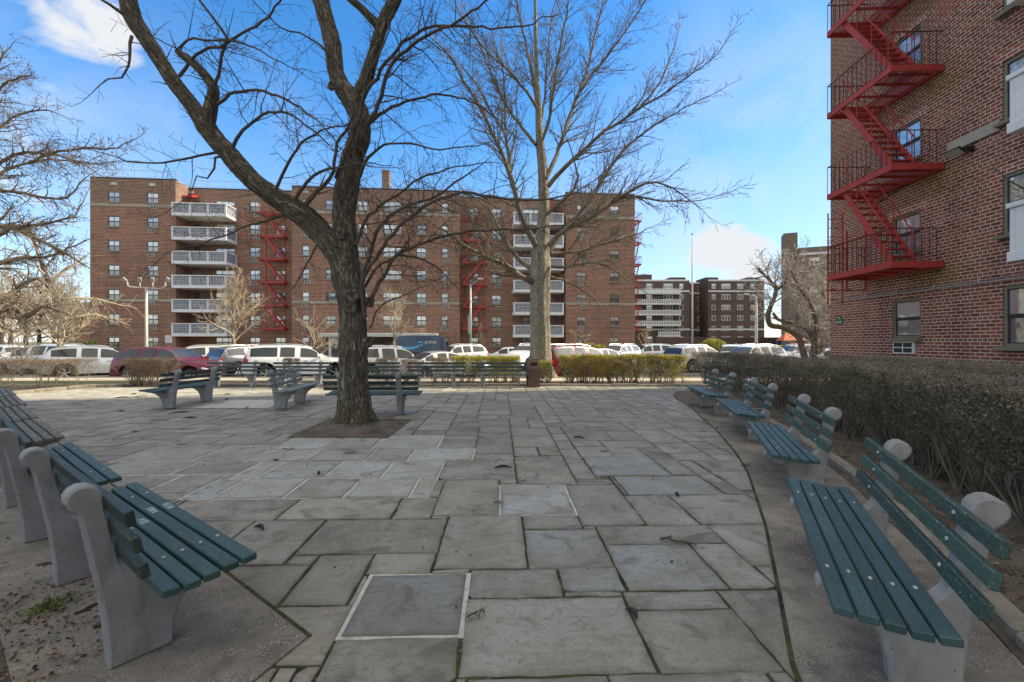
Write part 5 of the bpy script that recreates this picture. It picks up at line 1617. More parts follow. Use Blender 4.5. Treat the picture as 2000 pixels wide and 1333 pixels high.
# slender dark boughs
mb = MB()
boughs = [
 [(712, 620, 7, -.25), (708, 585, 6.5, -.35), (706, 560, 6, -.4), (716, 530, 6, -.5), (735, 505, 5.5, -.6), (757, 470, 5.5, -.7), (790, 435, 5, -.8), (830, 405, 5, -.9), (862, 388, 4.5, -1.), (905, 378, 4, -1.1), (960, 385, 3.6, -1.2), (1010, 391, 3.2, -1.3), (1065, 389, 2.6, -1.4), (1120, 381, 1.8, -1.5)],
 [(718, 600, 7.5, -.2), (735, 565, 6.5, -.1), (755, 530, 6, .05), (768, 505, 5.5, .15), (800, 485, 5, .3), (850, 468, 4.5, .45), (900, 455, 4, .6), (960, 450, 3.4, .75), (1030, 449, 2.8, .9), (1100, 440, 2, 1.)],
 [(706, 545, 7, -.15), (722, 500, 6, -.3), (735, 455, 5.5, -.5), (760, 425, 5, -.65), (800, 400, 4.5, -.8), (850, 385, 3.5, -.95), (900, 350, 2.5, -1.1)],
 [(693, 480, 6, -.1), (715, 430, 5, .1), (740, 405, 4.5, .25), (770, 385, 4, .4), (820, 350, 3.5, .6), (880, 330, 2.6, .8), (940, 320, 1.8, 1.)],
 [(700, 345, 6, -.1), (720, 310, 5, -.25), (738, 290, 4, -.35), (760, 282, 3.2, -.5), (800, 284, 2.8, -.65), (860, 292, 2.2, -.8), (930, 285, 1.6, -.95)],
 [(715, 245, 7, -.1), (738, 205, 6.5, -.25), (748, 170, 6, -.35), (762, 130, 5.5, -.45), (790, 100, 5, -.6), (830, 72, 4.5, -.75), (880, 50, 4, -.9), (920, 25, 3.2, -1.), (960, -5, 2.5, -1.1)],
 [(720, 240, 6.5, 0), (752, 220, 5, .1), (780, 205, 4.5, .2), (820, 192, 4, .35), (870, 187, 3.4, .5), (930, 205, 2.6, .65), (980, 235, 1.6, .8)],
 [(708, 190, 7, -.1), (735, 150, 5.5, -.3), (765, 110, 5, -.45), (800, 75, 4.5, -.6), (850, 50, 4, -.7), (900, 52, 3.4, -.8), (960, 55, 2.8, -.95), (1040, 50, 2., -1.1)],
 [(655, 350, 7, -.35), (668, 315, 6, -.5), (682, 285, 5.5, -.6), (700, 240, 5, -.7), (708, 205, 4.5, -.8), (715, 160, 4, -.9), (738, 110, 3, -1.), (762, 60, 2, -1.1)],
 [(598, 400, 8, -.5), (620, 372, 6.5, -.55), (645, 352, 5.5, -.5), (653, 320, 5, -.5), (660, 280, 4.5, -.55), (680, 255, 4, -.6)],
 [(575, 392, 6, -.5), (590, 368, 5, -.55), (610, 345, 4.5, -.6), (640, 330, 4, -.65), (670, 329, 3, -.7)],
 [(540, 372, 5, -.5), (550, 345, 4.5, -.6), (567, 315, 4, -.7), (590, 280, 3.4, -.75), (630, 255, 2.6, -.8), (670, 245, 1.8, -.9)],
 [(456, 290, 5.5, -.7), (475, 255, 4.5, -.8), (500, 232, 4, -.9), (525, 220, 3.6, -1.), (560, 222, 3.2, -1.1), (600, 248, 2.4, -1.2), (650, 290, 1.6, -1.3)],
 [(425, 205, 5, -.8), (450, 188, 4.2, -.9), (485, 177, 4, -1.), (530, 183, 3.6, -1.1), (575, 205, 3, -1.2), (620, 235, 2.2, -1.3)],
 [(422, 165, 5, -.85), (432, 130, 4.5, -.95), (438, 92, 4.2, -1.), (442, 78, 4, -1.05), (430, 55, 3.6, -1.1), (410, 28, 3.2, -1.15), (385, -5, 2.6, -1.2)],
 [(350, 150, 5, -.85), (372, 120, 4.2, -.95), (395, 100, 4, -1.), (440, 85, 3.8, -1.05), (475, 65, 3.4, -1.1), (510, 40, 3, -1.15), (550, 5, 2.4, -1.25)],
 [(372, 125, 4.5, -.92), (358, 108, 4, -.95), (348, 98, 3.8, -.97), (365, 80, 3.2, -1.), (400, 80, 3, -1.05), (450, 80, 2.6, -1.1), (510, 100, 2, -1.2)],
 [(438, 296, 4.5, -.55), (415, 302, 4, -.6), (390, 303, 3.5, -.7), (350, 315, 3., -.8), (300, 320, 2.4, -.9), (250, 318, 1.8, -1.), (205, 300, 1.2, -1.1)],
 [(440, 303, 4, -.52), (425, 312, 3.5, -.6), (418, 330, 3, -.7), (405, 350, 2.4, -.75), (385, 345, 1.6, -.8)],
 [(566, 415, 4.5, -.25), (540, 425, 4, -.3), (520, 432, 3.5, -.4), (490, 440, 3, -.5), (450, 455, 2.6, -.6), (400, 475, 2, -.7), (350, 485, 1.4, -.8)],
 [(634, 468, 4, -.14), (618, 482, 3.5, -.2), (605, 500, 3, -.3), (592, 530, 2.6, -.35), (575, 560, 2, -.4), (560, 575, 1.4, -.45)],
 [(258, 70, 4.5, -.95), (254, 105, 3.6, -1.), (250, 130, 3, -1.05), (235, 150, 2.4, -1.1), (210, 158, 1.6, -1.15)],
 [(240, 30, 5, -1.), (215, 12, 3.6, -1.1), (190, -5, 2.6, -1.2)],
 [(722, 645, 3, -.25), (730, 620, 2.6, -.3), (745, 598, 2.4, -.35), (780, 580, 2, -.4), (830, 560, 1.4, -.5)],
 [(704, 570, 5, .2), (722, 545, 4.5, .35), (745, 515, 4, .5), (790, 500, 3.4, .7), (850, 520, 2.6, .9), (890, 560, 1.6, 1.1)],
 [(638, 60, 4, .25), (620, 20, 3, .1), (600, -20, 2, 0)],
 [(655, 120, 4, .1), (600, 70, 2.6, -.1), (550, 55, 2.2, -.2), (500, 10, 1.6, -.3)],
]
gr = Grower(mb, 3, seg=.16, wig=.30, up=-.005, zig=.15, minr=.0028, nlev=3, dens=5.0, ang=(35, 78), ratio=(.28, .55), rfac=.42, sides=(6, 5, 4, 3, 3))
for bgh in boughs:
    pts = [P(q[0], q[1], YT + q[3]) for q in bgh]; rad = [q[2] / F * YT * .62 for q in bgh]
    pts, rad = smooth_line(pts, rad, .12)
    # a knotty, slightly zigzag line
    pts = [p + Vector((random.gauss(0, .008), random.gauss(0, .02), random.gauss(0, .008))) for p in pts]
    mb.tube(pts, rad, 7, 0, cap=False)
    L = sum((b - a).length for a, b in zip(pts[:-1], pts[1:]))
    gr.branch(pts, rad, 1, min(L, 2.6), .12, dens=6.0 if L < 2 else 5.0 * L / 2.6)
    gr.grow(pts[-1], pts[-1] - pts[max(-len(pts), -4)], random.uniform(.7, 1.3), rad[-1], 1)
for (pp, rr), ln in ((l1, 1.5), (r1, 1.4), ((tp[-300:], tr[-300:]), 1.2), (s1, 1.2)):
    gr.branch(pp, [min(x, .03) for x in rr], 1, ln, .2, dens=9)
for v in range(len(mb.v)): mb.v[v] = tuple(Vector(mb.v[v]) - OFF)
mb.build('crown', M['twig_dark'], big, smooth=True)

# ---- second tree behind the bin
Y2 = 19.6
b2 = empty('bare_tree', (1.22, Y2, 0), 0, 'tall bare tree with a straight sunlit trunk and fan shaped crown behind the litter bin', 'tree', 'bare trees')
OFF2 = Vector((1.22, Y2, 0))
mb = MB()
def ridged(c, s_, r, L):
    a = math.atan2(s_, c)
    fl = .45 * math.exp(-L / .35) * (1 + .4 * math.cos(4 * a))
    return 1 + .09 * math.cos(9 * a + noise.noise((0, 0, L * .4)) * 3) + .08 * noise.noise((c * 3, s_ * 3, L * .9)) + fl
t2 = limb(mb, [(1058, 741, 22, 0), (1056, 700, 21, 0), (1055, 640, 20, 0), (1055, 580, 20.5, 0), (1056, 530, 20.5, 0), (1056, 495, 18.5, 0), (1060, 465, 14, .05), (1062, 420, 12, .1), (1062, 380, 11, .15), (1060, 330, 10, .2), (1056, 290, 8.5, .2), (1053, 250, 7.5, .2), (1051, 200, 6, .2), (1048, 140, 4.6, .2), (1046, 70, 3.6, .2), (1045, -30, 2.6, .2)], Y2, 30, .07, ridged, scale=.92)
for v in range(len(mb.v)): mb.v[v] = tuple(Vector(mb.v[v]) - OFF2)
mb.build('trunk', M['bark_second'], b2, smooth=True)
mb = MB()
lim2 = [
 [(1046, 480, 9, -.2), (1028, 445, 8, -.5), (1012, 405, 7.2, -.8), (1003, 365, 6.5, -1.), (985, 312, 5.6, -1.2), (962, 262, 4.8, -1.4), (938, 212, 4, -1.6), (908, 162, 3.2, -1.8), (880, 115, 2.4, -2.), (850, 82, 1.6, -2.1)],
 [(1000, 352, 5.5, -.9), (992, 300, 4.6, -.6), (986, 262, 4, -.4), (958, 218, 3.2, -.2), (930, 165, 2.4, 0), (900, 130, 1.6, .2)],
 [(988, 278, 4, -.4), (986, 220, 3.2, -.2), (984, 165, 2.6, 0), (980, 100, 1.8, .1)],
 [(1047, 285, 5, .1), (1020, 250, 4.4, .5), (986, 203, 3.8, .9), (962, 152, 3.2, 1.2), (938, 92, 2.4, 1.5), (915, 50, 1.6, 1.7)],
 [(1049, 212, 4.4, -.1), (1028, 180, 3.8, -.5), (985, 130, 3, -.9), (950, 100, 2.4, -1.2), (920, 60, 1.8, -1.5), (890, 10, 1.2, -1.7)],
 [(1051, 222, 5, .2), (1040, 150, 4.2, .6), (1026, 82, 3.4, 1.), (1015, 30, 2.6, 1.2), (1002, -40, 2, 1.4)],
 [(1060, 275, 5, 0), (1074, 230, 4.4, -.4), (1080, 180, 3.8, -.8), (1094, 92, 3, -1.2), (1106, 30, 2.4, -1.5), (1116, -40, 1.8, -1.7)],
 [(1057, 240, 4, .2), (1064, 190, 3.4, .6), (1068, 120, 2.6, 1.), (1078, 30, 2, 1.4)],
 [(1066, 352, 7, .1), (1088, 302, 6, .4), (1108, 242, 5.2, .8), (1126, 190, 4.6, 1.1), (1146, 140, 3.8, 1.4), (1160, 80, 3, 1.7), (1180, -10, 2.2, 2.)],
 [(1126, 190, 4, 1.), (1160, 142, 3.4, 1.), (1200, 92, 2.8, 1.), (1240, 35, 2, 1.), (1268, -10, 1.4, 1.)],
 [(1068, 366, 7, -.1), (1092, 340, 6, -.4), (1120, 312, 5.4, -.7), (1150, 284, 4.8, -1.), (1180, 256, 4.2, -1.2), (1212, 238, 3.8, -1.4), (1250, 212, 3.2, -1.6), (1300, 182, 2.4, -1.8), (1340, 152, 1.8, -2.), (1385, 122, 1.2, -2.1)],
 [(1248, 214, 3, -1.5), (1288, 162, 2.4, -1.3), (1308, 115, 1.8, -1.1), (1322, 80, 1.2, -1.)],
 [(1072, 492, 8, .2), (1098, 455, 7, .5), (1130, 420, 6, .9), (1164, 372, 5.2, 1.3), (1192, 328, 4.6, 1.6), (1222, 290, 4, 1.9), (1262, 258, 3.2, 2.2), (1305, 230, 2.4, 2.5), (1380, 190, 1.4, 2.9)],
 [(1070, 480, 7, -.3), (1100, 452, 6, -.8), (1150, 428, 5, -1.3), (1192, 400, 4.2, -1.7), (1240, 370, 3.4, -2.1), (1282, 356, 2.6, -2.4), (1345, 390, 1.4, -2.7)],
 [(1192, 400, 3.6, -1.7), (1230, 384, 3, -1.9), (1290, 392, 2.2, -2.2), (1350, 394, 1.4, -2.5)],
 [(1040, 552, 10, -.2), (1015, 540, 8.5, -.5), (985, 518, 7.5, -.9), (962, 508, 6.5, -1.2), (935, 496, 5.5, -1.5), (905, 480, 4.4, -1.8), (875, 455, 3, -2.1), (850, 440, 1.8, -2.3)],
 [(972, 512, 6, -1.1), (955, 485, 5.4, -.9), (938, 452, 5, -.7), (916, 420, 4.2, -.5), (892, 396, 3.2, -.3), (862, 375, 2, -.1)],
 [(1042, 530, 8, .3), (1012, 505, 7, .7), (992, 480, 6, 1.), (976, 450, 5.2, 1.3), (962, 420, 4.2, 1.6), (940, 395, 3, 1.9), (915, 380, 1.8, 2.1)],
 [(1074, 496, 6, .2), (1105, 494, 5, .5), (1140, 490, 4.4, .8), (1182, 476, 3.6, 1.1), (1222, 464, 2.8, 1.4), (1252, 455, 1.6, 1.6)],
 [(1076, 522, 5, -.2), (1110, 522, 4.2, -.6), (1150, 515, 3.6, -1.), (1185, 520, 2.8, -1.3), (1222, 545, 1.6, -1.6)],
 [(1074, 540, 4, .3), (1110, 552, 3.2, .7), (1150, 575, 2.4, 1.), (1180, 610, 1.4, 1.2)],
 [(1066, 420, 6, -.3), (1090, 400, 5, -.7), (1120, 372, 4, -1.1), (1128, 345, 3, -1.3), (1120, 310, 2, -1.5)],
]
g2 = Grower(mb, 8, seg=.32, wig=.22, up=.035, zig=.06, minr=.0065, nlev=3, dens=2.9, ang=(22, 52), ratio=(.28, .54), rfac=.45, sides=(6, 5, 4, 3, 3))
for bgh in lim2:
    pts = [P(q[0], q[1], Y2 + q[3]) for q in bgh]; rad = [q[2] / F * Y2 * .70 for q in bgh]
    pts, rad = smooth_line(pts, rad, .3)
    pts = [p + Vector((random.gauss(0, .015), random.gauss(0, .03), random.gauss(0, .015))) for p in pts]
    mb.tube(pts, rad, 7, 0, cap=False)
    L = sum((b - a).length for a, b in zip(pts[:-1], pts[1:]))
    g2.branch(pts, rad, 1, min(L, 4.6), .15, dens=5.4 * L / min(L, 4.6) * .8)
    g2.grow(pts[-1], pts[-1] - pts[max(-len(pts), -3)], random.uniform(1.2, 2.2), rad[-1], 1)
for v in range(len(mb.v)): mb.v[v] = tuple(Vector(mb.v[v]) - OFF2)
mb.build('crown', M['bark_second_twig'], b2, smooth=True)

# ---- procedural trees
def tree(loc_, H, trunk_h, r0, spread, seed, label, mats, nmain=7, lean=(0, 0), fan=(25, 65), nlev=4, dens=1.2, wig=.25, up=.05, zig=.05, seg=.3, minr=.006, group='bare trees', name='bare_tree', ratio=(.3, .55), crown_len=None, leaves=None, trunkpts=None, forks=None, rz=0):
    root = empty(name, loc_, rz, label, 'tree' if name != 'bare_shrub' else 'shrub', group)
    r_ = random.Random(seed)
    mb = MB()
    if trunkpts is None:
        trunkpts = [Vector((lean[0] * t ** 1.3 + r_.gauss(0, .04), lean[1] * t ** 1.3 + r_.gauss(0, .04), H * .72 * t)) for t in np.linspace(0, 1, 9)]
        trunkpts[0] = Vector((0, 0, -.05))
    k = len(trunkpts)
    rads = [r0 * (1.35 if i == 0 else 1) * (1 - .8 * i / (k - 1)) for i in range(k)]
    pts, rad = smooth_line(trunkpts, rads, .15)
    mb.tube(pts, rad, 12, 0, True, True, bark_disp(seed, .08))
    mb.build('trunk', mats[0], root, smooth=True)
    mb = MB()
    g = Grower(mb, seed, seg=seg, wig=wig, up=up, zig=zig, minr=minr, nlev=nlev, dens=dens, ang=(22, 55), ratio=ratio, rfac=.5, sides=(6, 5, 4, 3, 3))
    for i in range(nmain):
        t = lerp(trunk_h / max(.1, pts[-1].z), .98, (i + .3) / nmain)
        f = min(.999, t) * (len(pts) - 1); j = int(f)
        p = pts[j]; tg = (pts[min(j + 1, len(pts) - 1)] - pts[j]).normalized()
        a = 2.4 * i + r_.uniform(-.5, .5)
        ph = R(lerp(fan[1], fan[0], t) + r_.uniform(-8, 8))
        d_ = Vector((math.cos(a) * math.sin(ph), math.sin(a) * math.sin(ph), math.cos(ph)))
        L = (crown_len or spread) * r_.uniform(.8, 1.15) * (1 - .35 * t)
        g.grow(p, d_, L, rad[j] * .62, 1)
    if leaves:
        idx = [r_.randrange(len(mb.v)) for _ in range(leaves[0])]
        C = np.array([mb.v[q] for q in idx]) + rng.normal(size=(len(idx), 3)) * .06
    mb.build('crown', mats[1], root, smooth=True)
    if leaves:
        quads_object('dead_leaf_cluster', leaf_quads(C, rng.normal(size=(len(C), 3)), rng.uniform(leaves[1] * .6, leaves[1] * 1.3, len(C)), leaves[1] * .6), leaves[2], None, root)
    return root
def at(px, Y, z=LOT):
    return ((px - 1000) / F * Y, Y, z)
tree(at(456, 34), 7.6, 2.0, .17, 3.7, 21, 'pale young bare tree in front of the left balconies of the long block', (M['bark_pale'], M['twig_pale']), nmain=22, fan=(12, 72), nlev=4, dens=2.4, up=.06, minr=.010)
tree(at(612, 33), 4.2, .9, .11, 2.5, 22, 'small dense twiggy bare tree left of the big forked trunk, before the entrance', (M['bark_pale'], M['twig_pale']), nmain=14, fan=(20, 85), nlev=4, dens=2.2, up=.0, wig=.35, minr=.008)
tree(at(770, 35), 6.4, 2.0, .13, 3.0, 23, 'young bare tree standing in front of the dark delivery van', (M['bark_pale'], M['twig_pale']), nmain=15, fan=(15, 72), nlev=4, dens=2.5, up=.03, minr=.010)
tree(at(1133, 44), 3.6, .8, .10, 2.4, 24, 'low weeping bare shrub tree right of the tall straight trunk', (M['bark_pale'], M['twig_pale']), nmain=14, fan=(30, 95), nlev=4, dens=2.0, up=-.10, wig=.3, minr=.010)
tree(at(940, 46), 4.6, .8, .09, 1.6, 25, 'thin brown upright bush under the right hand fire escape', (M['bark_dark'], M['twig_mid']), nmain=12, fan=(8, 45), nlev=4, dens=1.8, up=.05, minr=.011)
tree(at(1262, 58), 3.6, 1.0, .16, 2.2, 26, 'small stubby bare tree at the right end of the long block', (M['bark_pale'], M['twig_pale']), nmain=10, fan=(15, 75), nlev=4, dens=1.8, minr=.013)
tree(at(116, 23.5), 5.2, 1.55, .135, 3.0, 27, 'small fan shaped bare tree behind the white car on the left', (M['bark_pale'], M['twig_pale']), nmain=20, fan=(10, 72), nlev=4, dens=2.5, up=.075, wig=.18, minr=.008)
tree(at(42, 22.0), 2.6, .3, .06, 1.9, 28, 'low brown many stemmed bush at the far left beside the parked car', (M['bark_pale'], M['twig_mid']), nmain=16, fan=(10, 62), nlev=4, dens=2.3, wig=.3, name='bare_shrub', group='shrubs')
# old tree at the left edge: heavy dark limbs reaching into the picture
b3 = empty('bare_tree', (-26.2, 22.0, LOT), 0, 'big old tree at the left edge reaching long dark limbs over the cars', 'tree', 'bare trees')
OFF3 = Vector((-26.2, 22.0, LOT)); Y3 = 22.
mb = MB()
t3 = limb(mb, [(-58, 706, 24, 0), (-56, 640, 20, 0), (-54, 580, 19, 0), (-50, 500, 17, 0), (-52, 420, 14, 0), (-50, 330, 11, 0), (-56, 240, 8, 0), (-50, 150, 5, 0)], Y3, 20, .12, bark_disp(2.2, .12))
for v in range(len(mb.v)): mb.v[v] = tuple(Vector(mb.v[v]) - OFF3)
mb.build('trunk', M['bark_dark'], b3, smooth=True)
lim3 = [
 [(-14, 330, 7, 0), (10, 312, 6.2, -.2), (50, 298, 5.6, -.4), (95, 302, 5, -.6), (130, 295, 4.4, -.8), (178, 290, 3.8, -1.), (215, 292, 3, -1.2), (255, 278, 1.8, -1.4)],
 [(95, 302, 4, -.6), (150, 316, 3.4, -.4), (180, 320, 2.6, -.2), (235, 318, 1.4, 0)],
 [(-14, 350, 7, 0), (20, 330, 5.4, .3), (60, 318, 4.6, .6), (100, 312, 3.8, .8), (160, 320, 2.8, 1.), (190, 340, 1.6, 1.2)],
 [(-14, 375, 8, 0), (30, 375, 6, .2), (80, 385, 5, .4), (130, 388, 4, .6), (155, 360, 2.6, .7), (175, 345, 1.4, .8)],
 [(-14, 440, 10, 0), (30, 448, 8, -.3), (60, 462, 6.8, -.6), (100, 480, 5.6, -.9), (135, 500, 4.4, -1.2), (165, 520, 2.6, -1.5)],
 [(30, 446, 7, -.3), (70, 440, 5.6, -.1), (105, 436, 4.6, .1), (140, 425, 3.6, .3), (158, 405, 2, .5)],
 [(-14, 270, 7, 0), (10, 240, 5, .3), (40, 225, 4, .6), (80, 215, 3, .9), (120, 225, 1.8, 1.1)],
 [(-18, 200, 6, 0), (5, 170, 4.2, -.3), (30, 155, 3.2, -.5), (60, 150, 2, -.7)],
 [(-20, 160, 5, 0), (0, 120, 3.4, .2), (18, 95, 2., .4)],
 [(-14, 590, 12, 0), (20, 575, 10, .5), (45, 560, 8.4, .9), (75, 545, 7, 1.3), (100, 570, 5.6, 1.7), (130, 590, 4, 2.)],
 [(-12, 620, 11, 0), (25, 598, 9, -.5), (50, 620, 7.6, -.9), (85, 600, 6, -1.2), (130, 612, 4, -1.6)],
 [(-14, 520, 9, 0), (40, 505, 7, .5), (100, 500, 5, .9), (150, 480, 3, 1.3)],
]
mb = MB()
g3 = Grower(mb, 31, seg=.28, wig=.32, up=.0, zig=.12, minr=.0075, nlev=3, dens=3.3, ang=(30, 70), ratio=(.3, .55), rfac=.45, sides=(6, 5, 4, 3, 3))
for bgh in lim3:
    pts = [P(q[0], q[1], Y3 + q[3]) for q in bgh]; rad = [q[2] / F * Y3 * .5 for q in bgh]; pts.insert(0, pts[0] + Vector((-1.0, .1, -.35))); rad.insert(0, rad[0] * 1.1)
    pts, rad = smooth_line(pts, rad, .3)
    pts = [p + Vector((random.gauss(0, .02), random.gauss(0, .04), random.gauss(0, .02))) for p in pts]
    mb.tube(pts, rad, 7, 0, cap=False)
    L = sum((b - a).length for a, b in zip(pts[:-1], pts[1:]))
    g3.branch(pts, rad, 1, min(L, 3.4), .1, dens=6.0 * L / min(L, 3.4) * .8)
    g3.grow(pts[-1], pts[-1] - pts[max(-len(pts), -3)], random.uniform(.9, 1.7), rad[-1], 1)
idx = [random.randrange(len(mb.v)) for _ in range(2600)]
C = np.array([mb.v[q] for q in idx]) - np.array(OFF3) + rng.normal(size=(len(idx), 3)) * .05
for v in range(len(mb.v)): mb.v[v] = tuple(Vector(mb.v[v]) - OFF3)
mb.build('crown', M['bark_left_twig'], b3, smooth=True)
quads_object('dead_leaf_cluster', leaf_quads(C, rng.normal(size=(len(C), 3)), rng.uniform(.04, .10, len(C)), .05), M['litter_dk'], None, b3)
# the fair, drooping tree whose twigs hang before the left end of the long block
tree(at(150, 30), 13.5, 3.2, .26, 4.6, 33, 'tall pale bare tree with drooping twigs before the left end of the long block', (M['bark_dark'], M['twig_pale']), nmain=15, fan=(20, 85), nlev=4, dens=1.7, up=-.06, wig=.35, lean=(-3.4, 0), ratio=(.28, .5), minr=.0095)
# wood behind the left car rows
for i, (px, Y, H, sp, lab) in enumerate(((20, 44, 9.5, 5.2, 'tan bare tree farthest left behind the parked cars'), (78, 50, 10.5, 5.0, 'tan bare tree second from the left behind the parked cars'),
        (135, 58, 10.5, 5.0, 'tan bare tree beside the left end wall of the long block'), (-60, 52, 11, 6, 'tan bare tree partly cut off by the left picture edge'), (50, 38, 7.0, 4.0, 'low spreading tan tree between the two leftmost parked cars'), (105, 66, 12, 5.5, 'tallest tan bare tree behind the low brick house'), (5, 36, 7.5, 4.0, 'low tan tree cut by the left edge just above the cars'))):
    tree(at(px, Y), H, 2.2, .22, sp, 40 + i, lab, (M['bark_dark'], M['twig_pale'] if i != 1 else M['twig_mid']), nmain=20, fan=(12, 80), nlev=4, dens=1.45, wig=.3, up=.03, seg=.5, minr=.018, group='bare trees')
# crooked tree left of the brick corner
Y4 = 26.
b4 = empty('bare_tree', at(1580, Y4), 0, 'crooked old tree with pale frosty looking twigs left of the near brick corner', 'tree', 'bare trees')
OFF4 = Vector(at(1580, Y4))
mb = MB()
for tr_ in ([(1572, 700, 9, 0), (1566, 680, 8, 0), (1560, 660, 8, 0), (1545, 648, 7.5, 0), (1525, 640, 7, 0), (1505, 636, 7, 0), (1500, 618, 6.5, -.2), (1506, 598, 6, -.4), (1515, 575, 5, -.6), (1513, 560, 4.5, -.7), (1500, 545, 3.6, -.8), (1480, 525, 2.6, -.9)],
            [(1588, 700, 10, .1), (1592, 680, 9, .1), (1585, 655, 7.5, .2), (1570, 640, 6.5, .3), (1545, 632, 5.5, .4), (1520, 625, 4.5, .5), (1510, 612, 4, .6)],
            [(1592, 690, 8, .1), (1610, 676, 8, .3), (1625, 655, 7, .5), (1622, 620, 6, .7), (1612, 590, 5, .8), (1605, 560, 4, .9), (1590, 530, 2.6, 1.)],
            [(1590, 670, 6, .1), (1595, 640, 5.5, -.2), (1590, 615, 5, -.5), (1580, 590, 4, -.7), (1560, 560, 3, -.9), (1545, 530, 2, -1.)],
            [(1515, 570, 4, -.6), (1535, 550, 3.4, -.5), (1540, 530, 2.6, -.4)]):
    limb(mb, [(q[0], q[1], q[2] * .68, q[3]) for q in tr_], Y4, 10, .12, bark_disp(3.3, .1))
for v in range(len(mb.v)): mb.v[v] = tuple(Vector(mb.v[v]) - OFF4)
nbv = list(mb.v)
mb.build('trunk', M['bark_crooked'], b4, smooth=True)
mb = MB()
g4 = Grower(mb, 44, seg=.22, wig=.34, up=.02, zig=.1, minr=.0125, nlev=3, dens=2.6, ang=(30, 75), ratio=(.3, .55), rfac=.5, sides=(5, 4, 3, 3))
r_ = random.Random(5)
for i in range(150):
    p = Vector(nbv[r_.randrange(len(nbv) // 6, len(nbv))])
    d_ = Vector((r_.gauss(-.1, .8), r_.gauss(0, .6), abs(r_.gauss(.55, .5))))
    g4.grow(p, d_, r_.uniform(.9, 2.3), .03, 1)
mb.build('crown', M['twig_grey'], b4, smooth=True)

tree((8.7, 6.9, 0), 7.4, 3.4, .09, 2.1, 71, 'slim dark bare tree just outside the right edge, its twigs crossing the brick wall', (M['bark_dark'], M['twig_dark']), nmain=14, fan=(30, 80), nlev=4, dens=2.2, wig=.3, zig=.12, minr=.003, seg=.2)
